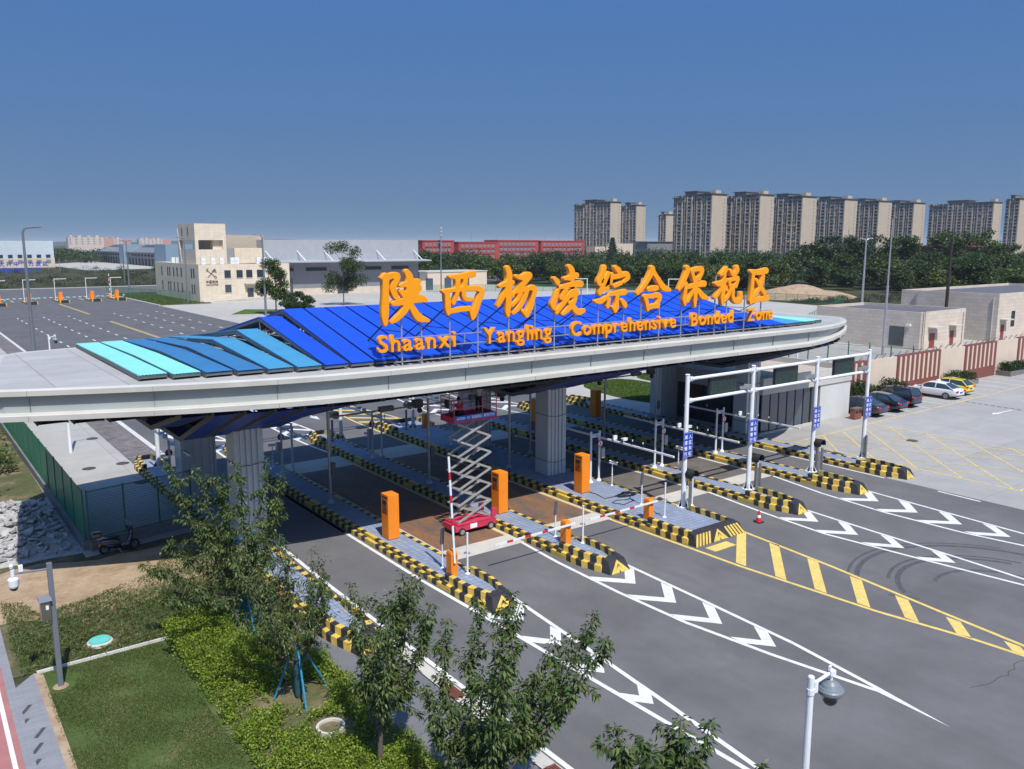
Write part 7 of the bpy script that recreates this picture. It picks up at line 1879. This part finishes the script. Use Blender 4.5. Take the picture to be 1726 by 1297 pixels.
# taller trees and a conifer rising over the belt
def tall_tree(label, x, y, h, w, seed, m):
    rg = np.random.default_rng(seed); r = random.Random(seed); t = thing('tall_tree', label, 'tree', (x,y,0), 0, 'tall trees above the belt')
    tb = MB(); tb.tube([(0,0,0),(0,0,h*.8)],[.35,.1],7); tb.build('trunk', M['bark'], t, world=False)
    cl = np.array([(w*.42*r.uniform(-1,1), w*.42*r.uniform(-1,1), h*r.uniform(.35,.93)) for _ in range(34)]); n = 4200; i = rg.integers(0,34,n)
    P = cl[i]+rnd_dirs(n,rg)*(rg.random(n)**.4)[:,None]*np.array([w*.17,w*.17,h*.085])
    leafmesh('crown', P, rnd_dirs(n,rg), rnd_dirs(n,rg)+np.array([0,0,.8]), rg.uniform(.6,1.2,n), rg.uniform(.4,.7,n), M[m], t)
for a in (('broad tall tree in front of the third tower, left of the group', 262,171,17.0,15,61,'leaf_dark'),('broad tall tree in the middle of the tall group', 283,170,17.6,17,62,'leaf_dark'),('tall tree at the right of the broad group', 297,160,17.0,14,63,'leaf_belt'),
          ('tall dark tree rising highest right of the tall pale mast', 318,150,19.5,17,64,'leaf_dark'),('tall tree beside the highest dark tree', 333,143,15.6,12,65,'leaf_belt'),('tall pale willow like tree near the right edge', 262,92,10.5,12,66,'leaf_belt_b'),
          ('tall tree filling the right edge behind the larger utility building', 300,95,12.5,15,67,'leaf_belt'),('tall tree left of the maroon roofed hall', 330,118,13.5,13,68,'leaf_belt')):
    tall_tree(*a)
rg = np.random.default_rng(70); t = thing('conifer', 'dark pointed conifer in front of the lone left apartment tower', 'tree', (345,362,0))
mb = MB(); mb.tube([(0,0,0),(0,0,17)],[.3,.05],6); mb.build('trunk', M['bark'], t, world=False)
n = 2600; z = rg.random(n)**.8*15+3; a = rg.random(n)*6.28; rr_ = (18.4-z)/15*4.6*(.35+.65*rg.random(n))*(.8+.3*np.sin(z*4.2))
leafmesh('crown', np.stack([rr_*np.cos(a),rr_*np.sin(a),z],1), np.stack([np.cos(a),np.sin(a),-.3+0*a],1), rnd_dirs(n,rg)+np.array([0,0,1.]), rg.uniform(.8,1.5,n), rg.uniform(.25,.45,n), M['leaf_conifer'], t)

# scrub in the left distance, roadside bushes
sp = []
for k in range(520):
    y = 306+rb.random()**1.4*230; x = rb.uniform(-.05*y-10, .42*y+20)
    if x > 52 and y < 250: continue
    sp.append((x, y, rb.uniform(.7,2.4), rb.uniform(3.0,7.5)))
wood('scrub', 'brown green scrub beyond the far road', sp, 53, M['scrub'], .55, 90)
sp = [(x,y,rb.uniform(3,5.5),rb.uniform(5,7)) for x,y in ((88,420),(108,440),(112,415),(132,455),(75,350))]
wood('bushes', 'dark round bushes standing in the scrub', sp, 54, M['leaf_dark'], .7, 420)
sp = [(rb.uniform(-8,5.2), rb.uniform(54,110), rb.uniform(.7,2.4), rb.uniform(1.6,3.2)) for _ in range(90)]
wood('roadside_weeds', 'dense weeds and bushes left of the green fence', sp, 55, M['weed'], .30, 260)
sp = [(rb.uniform(176,232), rb.uniform(108,122), rb.uniform(.6,1.5), rb.uniform(2.5,5)) for _ in range(60)]
wood('mound_weeds', 'weeds at the foot of the earth mound', sp, 56, M['scrub'], .4, 120)

# hedge, lawn and weeds in the left foreground
def inside(P, poly):
    x, y = P[:,0], P[:,1]; c = np.zeros(len(P),bool); n = len(poly); j = n-1
    for i in range(n):
        xi,yi = poly[i]; xj,yj = poly[j]
        c ^= ((yi > y) != (yj > y)) & (x < (xj-xi)*(y-yi)/(yj-yi+1e-12)+xi); j = i
    return c
def patch(poly, n, rg):
    a = np.array(poly); lo, hi = a.min(0), a.max(0); P = rg.random((n*2,2))*(hi-lo)+lo; return P[inside(P,poly)][:n]
def wave(P, seed, f):
    r = np.random.default_rng(seed); v = np.zeros(len(P))
    for k in range(6):
        d = r.normal(size=2)*f*(1+.5*k); v += np.sin(P@d+r.random()*6)/(1+.35*k)
    return v/2.2
rg = np.random.default_rng(80)
HP = [(6.75,17),(6.62,29.7),(7.4,30.6),(9.2,30.4),(10.6,28.8),(10.72,24),(10.72,10),(7.2,10)]
S_ = patch(HP, 15000, rg)
w_ = wave(S_, 3, 1.3)
edge = np.clip((S_[:,1]-24.6)/2.5, 0, 1)*np.clip((9.4-S_[:,0])/1.2, 0, 1)      # the tall bright clump at the upper left
for (cx,cy,rr) in ((9.05,23.2,.9),(9.1,21.0,.62),(9.35,28.7,.5),(9.7,25.2,.7),(8.4,21.9,.4)):
    S_k = np.hypot(S_[:,0]-cx, S_[:,1]-cy) > rr*(.8+.4*rg.random(len(S_))); S_, w_, edge = S_[S_k], w_[S_k], edge[S_k]
keep = (w_+edge*1.5+rg.normal(size=len(S_))*.35) > -.35
S_, w_, edge = S_[keep], w_[keep], edge[keep]
hh = .22+.20*np.clip(w_+.4,0,1)+.36*edge
m_ = 9; P = np.repeat(S_, m_, 0); H = np.repeat(hh, m_); n = len(P)
z = H*(.25+.85*rg.random(n)); P3 = np.stack([P[:,0]+rg.normal(size=n)*.05, P[:,1]+rg.normal(size=n)*.05, z],1)
D = rnd_dirs(n,rg); D[:,2] = np.abs(D[:,2])*.8+.25
o = leafmesh('privet_hedge', P3, D, rnd_dirs(n,rg)+np.array([0,0,1.]), rg.uniform(.06,.115,n), rg.uniform(.03,.055,n), M['hedge_leaf'])
tag(o, 'yellow green privet hedge plants beside the lawn', 'hedge', None, 'stuff')
LP = [(2.70,14),(6.62,14),(6.62,29.72),(2.80,29.72)]
S_ = patch(LP, 90000, rg); w_ = wave(S_, 8, .9); S_ = S_[(w_+rg.normal(size=len(S_))*.35) > -.50]; S_ = S_[np.hypot(S_[:,0]-3.2, S_[:,1]-28.45) > .42]; n = len(S_)
D = np.stack([rg.normal(size=n)*.55, rg.normal(size=n)*.55, np.ones(n)],1)
o = leafmesh('lawn_grass', np.stack([S_[:,0],S_[:,1],np.full(n,-.02)],1), D, rnd_dirs(n,rg), rg.uniform(.05,.11,n), rg.uniform(.012,.022,n), M['grassblade'], None, .3)
tag(o, 'short mown grass of the lawn in the left corner', 'grass', None, 'stuff')
WP = [(-8,29.95),(6.6,29.95),(9.3,30.6),(11,30.2),(12.2,35),(11.4,39.5),(9,38.6),(7.8,36.6),(5,35.2),(3.4,34.9),(3.0,36.4),(1,38),(-8,38)]
S_ = patch(WP, 60000, rg); w_ = wave(S_, 5, .8); S_ = S_[((w_*.8+rg.normal(size=len(S_))*.4) > -.45-.5*(S_[:,1] < 33))]
k_ = ~((S_[:,0] < 2.3) & (S_[:,0] > -3.2)) ; S_ = S_[k_]; S_ = S_[np.hypot(S_[:,0]-4.8, S_[:,1]-30.8) > .5]; n = len(S_)
ln = rg.uniform(.14,.5,n)*(1.0-.55*np.clip((S_[:,1]-33)/4,0,1)); D = np.stack([rg.normal(size=n)*.6+.25, rg.normal(size=n)*.6, np.ones(n)*.9],1)
o = leafmesh('long_weeds', np.stack([S_[:,0],S_[:,1],np.full(n,-.03)],1), D, rnd_dirs(n,rg), ln, rg.uniform(.018,.04,n), M['weed'], None, .45)
tag(o, 'long matted weeds between the lawn and the bare earth', 'grass', None, 'stuff')
S_ = patch([(50.6,204),(60.6,204),(60.6,260),(50.6,260)], 9000, rg); n = len(S_)
D = np.stack([rg.normal(size=n)*.6, rg.normal(size=n)*.6, np.ones(n)],1)
o = leafmesh('verge_grass', np.stack([S_[:,0],S_[:,1],np.full(n,.02)],1), D, rnd_dirs(n,rg), rg.uniform(.2,.5,n), rg.uniform(.08,.16,n), M['grassblade'], None, .3); tag(o, 'grass of the verge beside the customs house', 'grass', None, 'stuff')
S_ = np.concatenate([patch(l1, 30000, rg), patch(l2, 22000, rg)]); n = len(S_)
D = np.stack([rg.normal(size=n)*.6, rg.normal(size=n)*.6, np.ones(n)],1)
o = leafmesh('oval_grass', np.stack([S_[:,0],S_[:,1],np.full(n,.04)],1), D, rnd_dirs(n,rg), rg.uniform(.08,.2,n), rg.uniform(.03,.06,n), M['ovalblade'], None, .3); tag(o, 'bright clipped grass of the oval lawns behind the gate', 'grass', None, 'stuff')

# ================================================================== THE AIR
hz = MB(); hz.box(-7500,-3500,-1.5, 9500, 9500, 66)
ho = tag(hz.build('haze', []), kind='stuff'); ho['label'] = 'thin summer haze over the whole site'
hm = bpy.data.materials.new('haze'); hm.use_nodes = True
hn = hm.node_tree.nodes; hn.remove(hn['Principled BSDF'])
pv = hn.new('ShaderNodeVolumePrincipled'); pv.inputs['Density'].default_value = 0.95e-4
pv.inputs['Color'].default_value = (.80,.87,.97,1); pv.inputs['Anisotropy'].default_value = 0.0
hm.node_tree.links.new(pv.outputs[0], hn['Material Output'].inputs['Volume'])
ho.data.materials.append(hm)
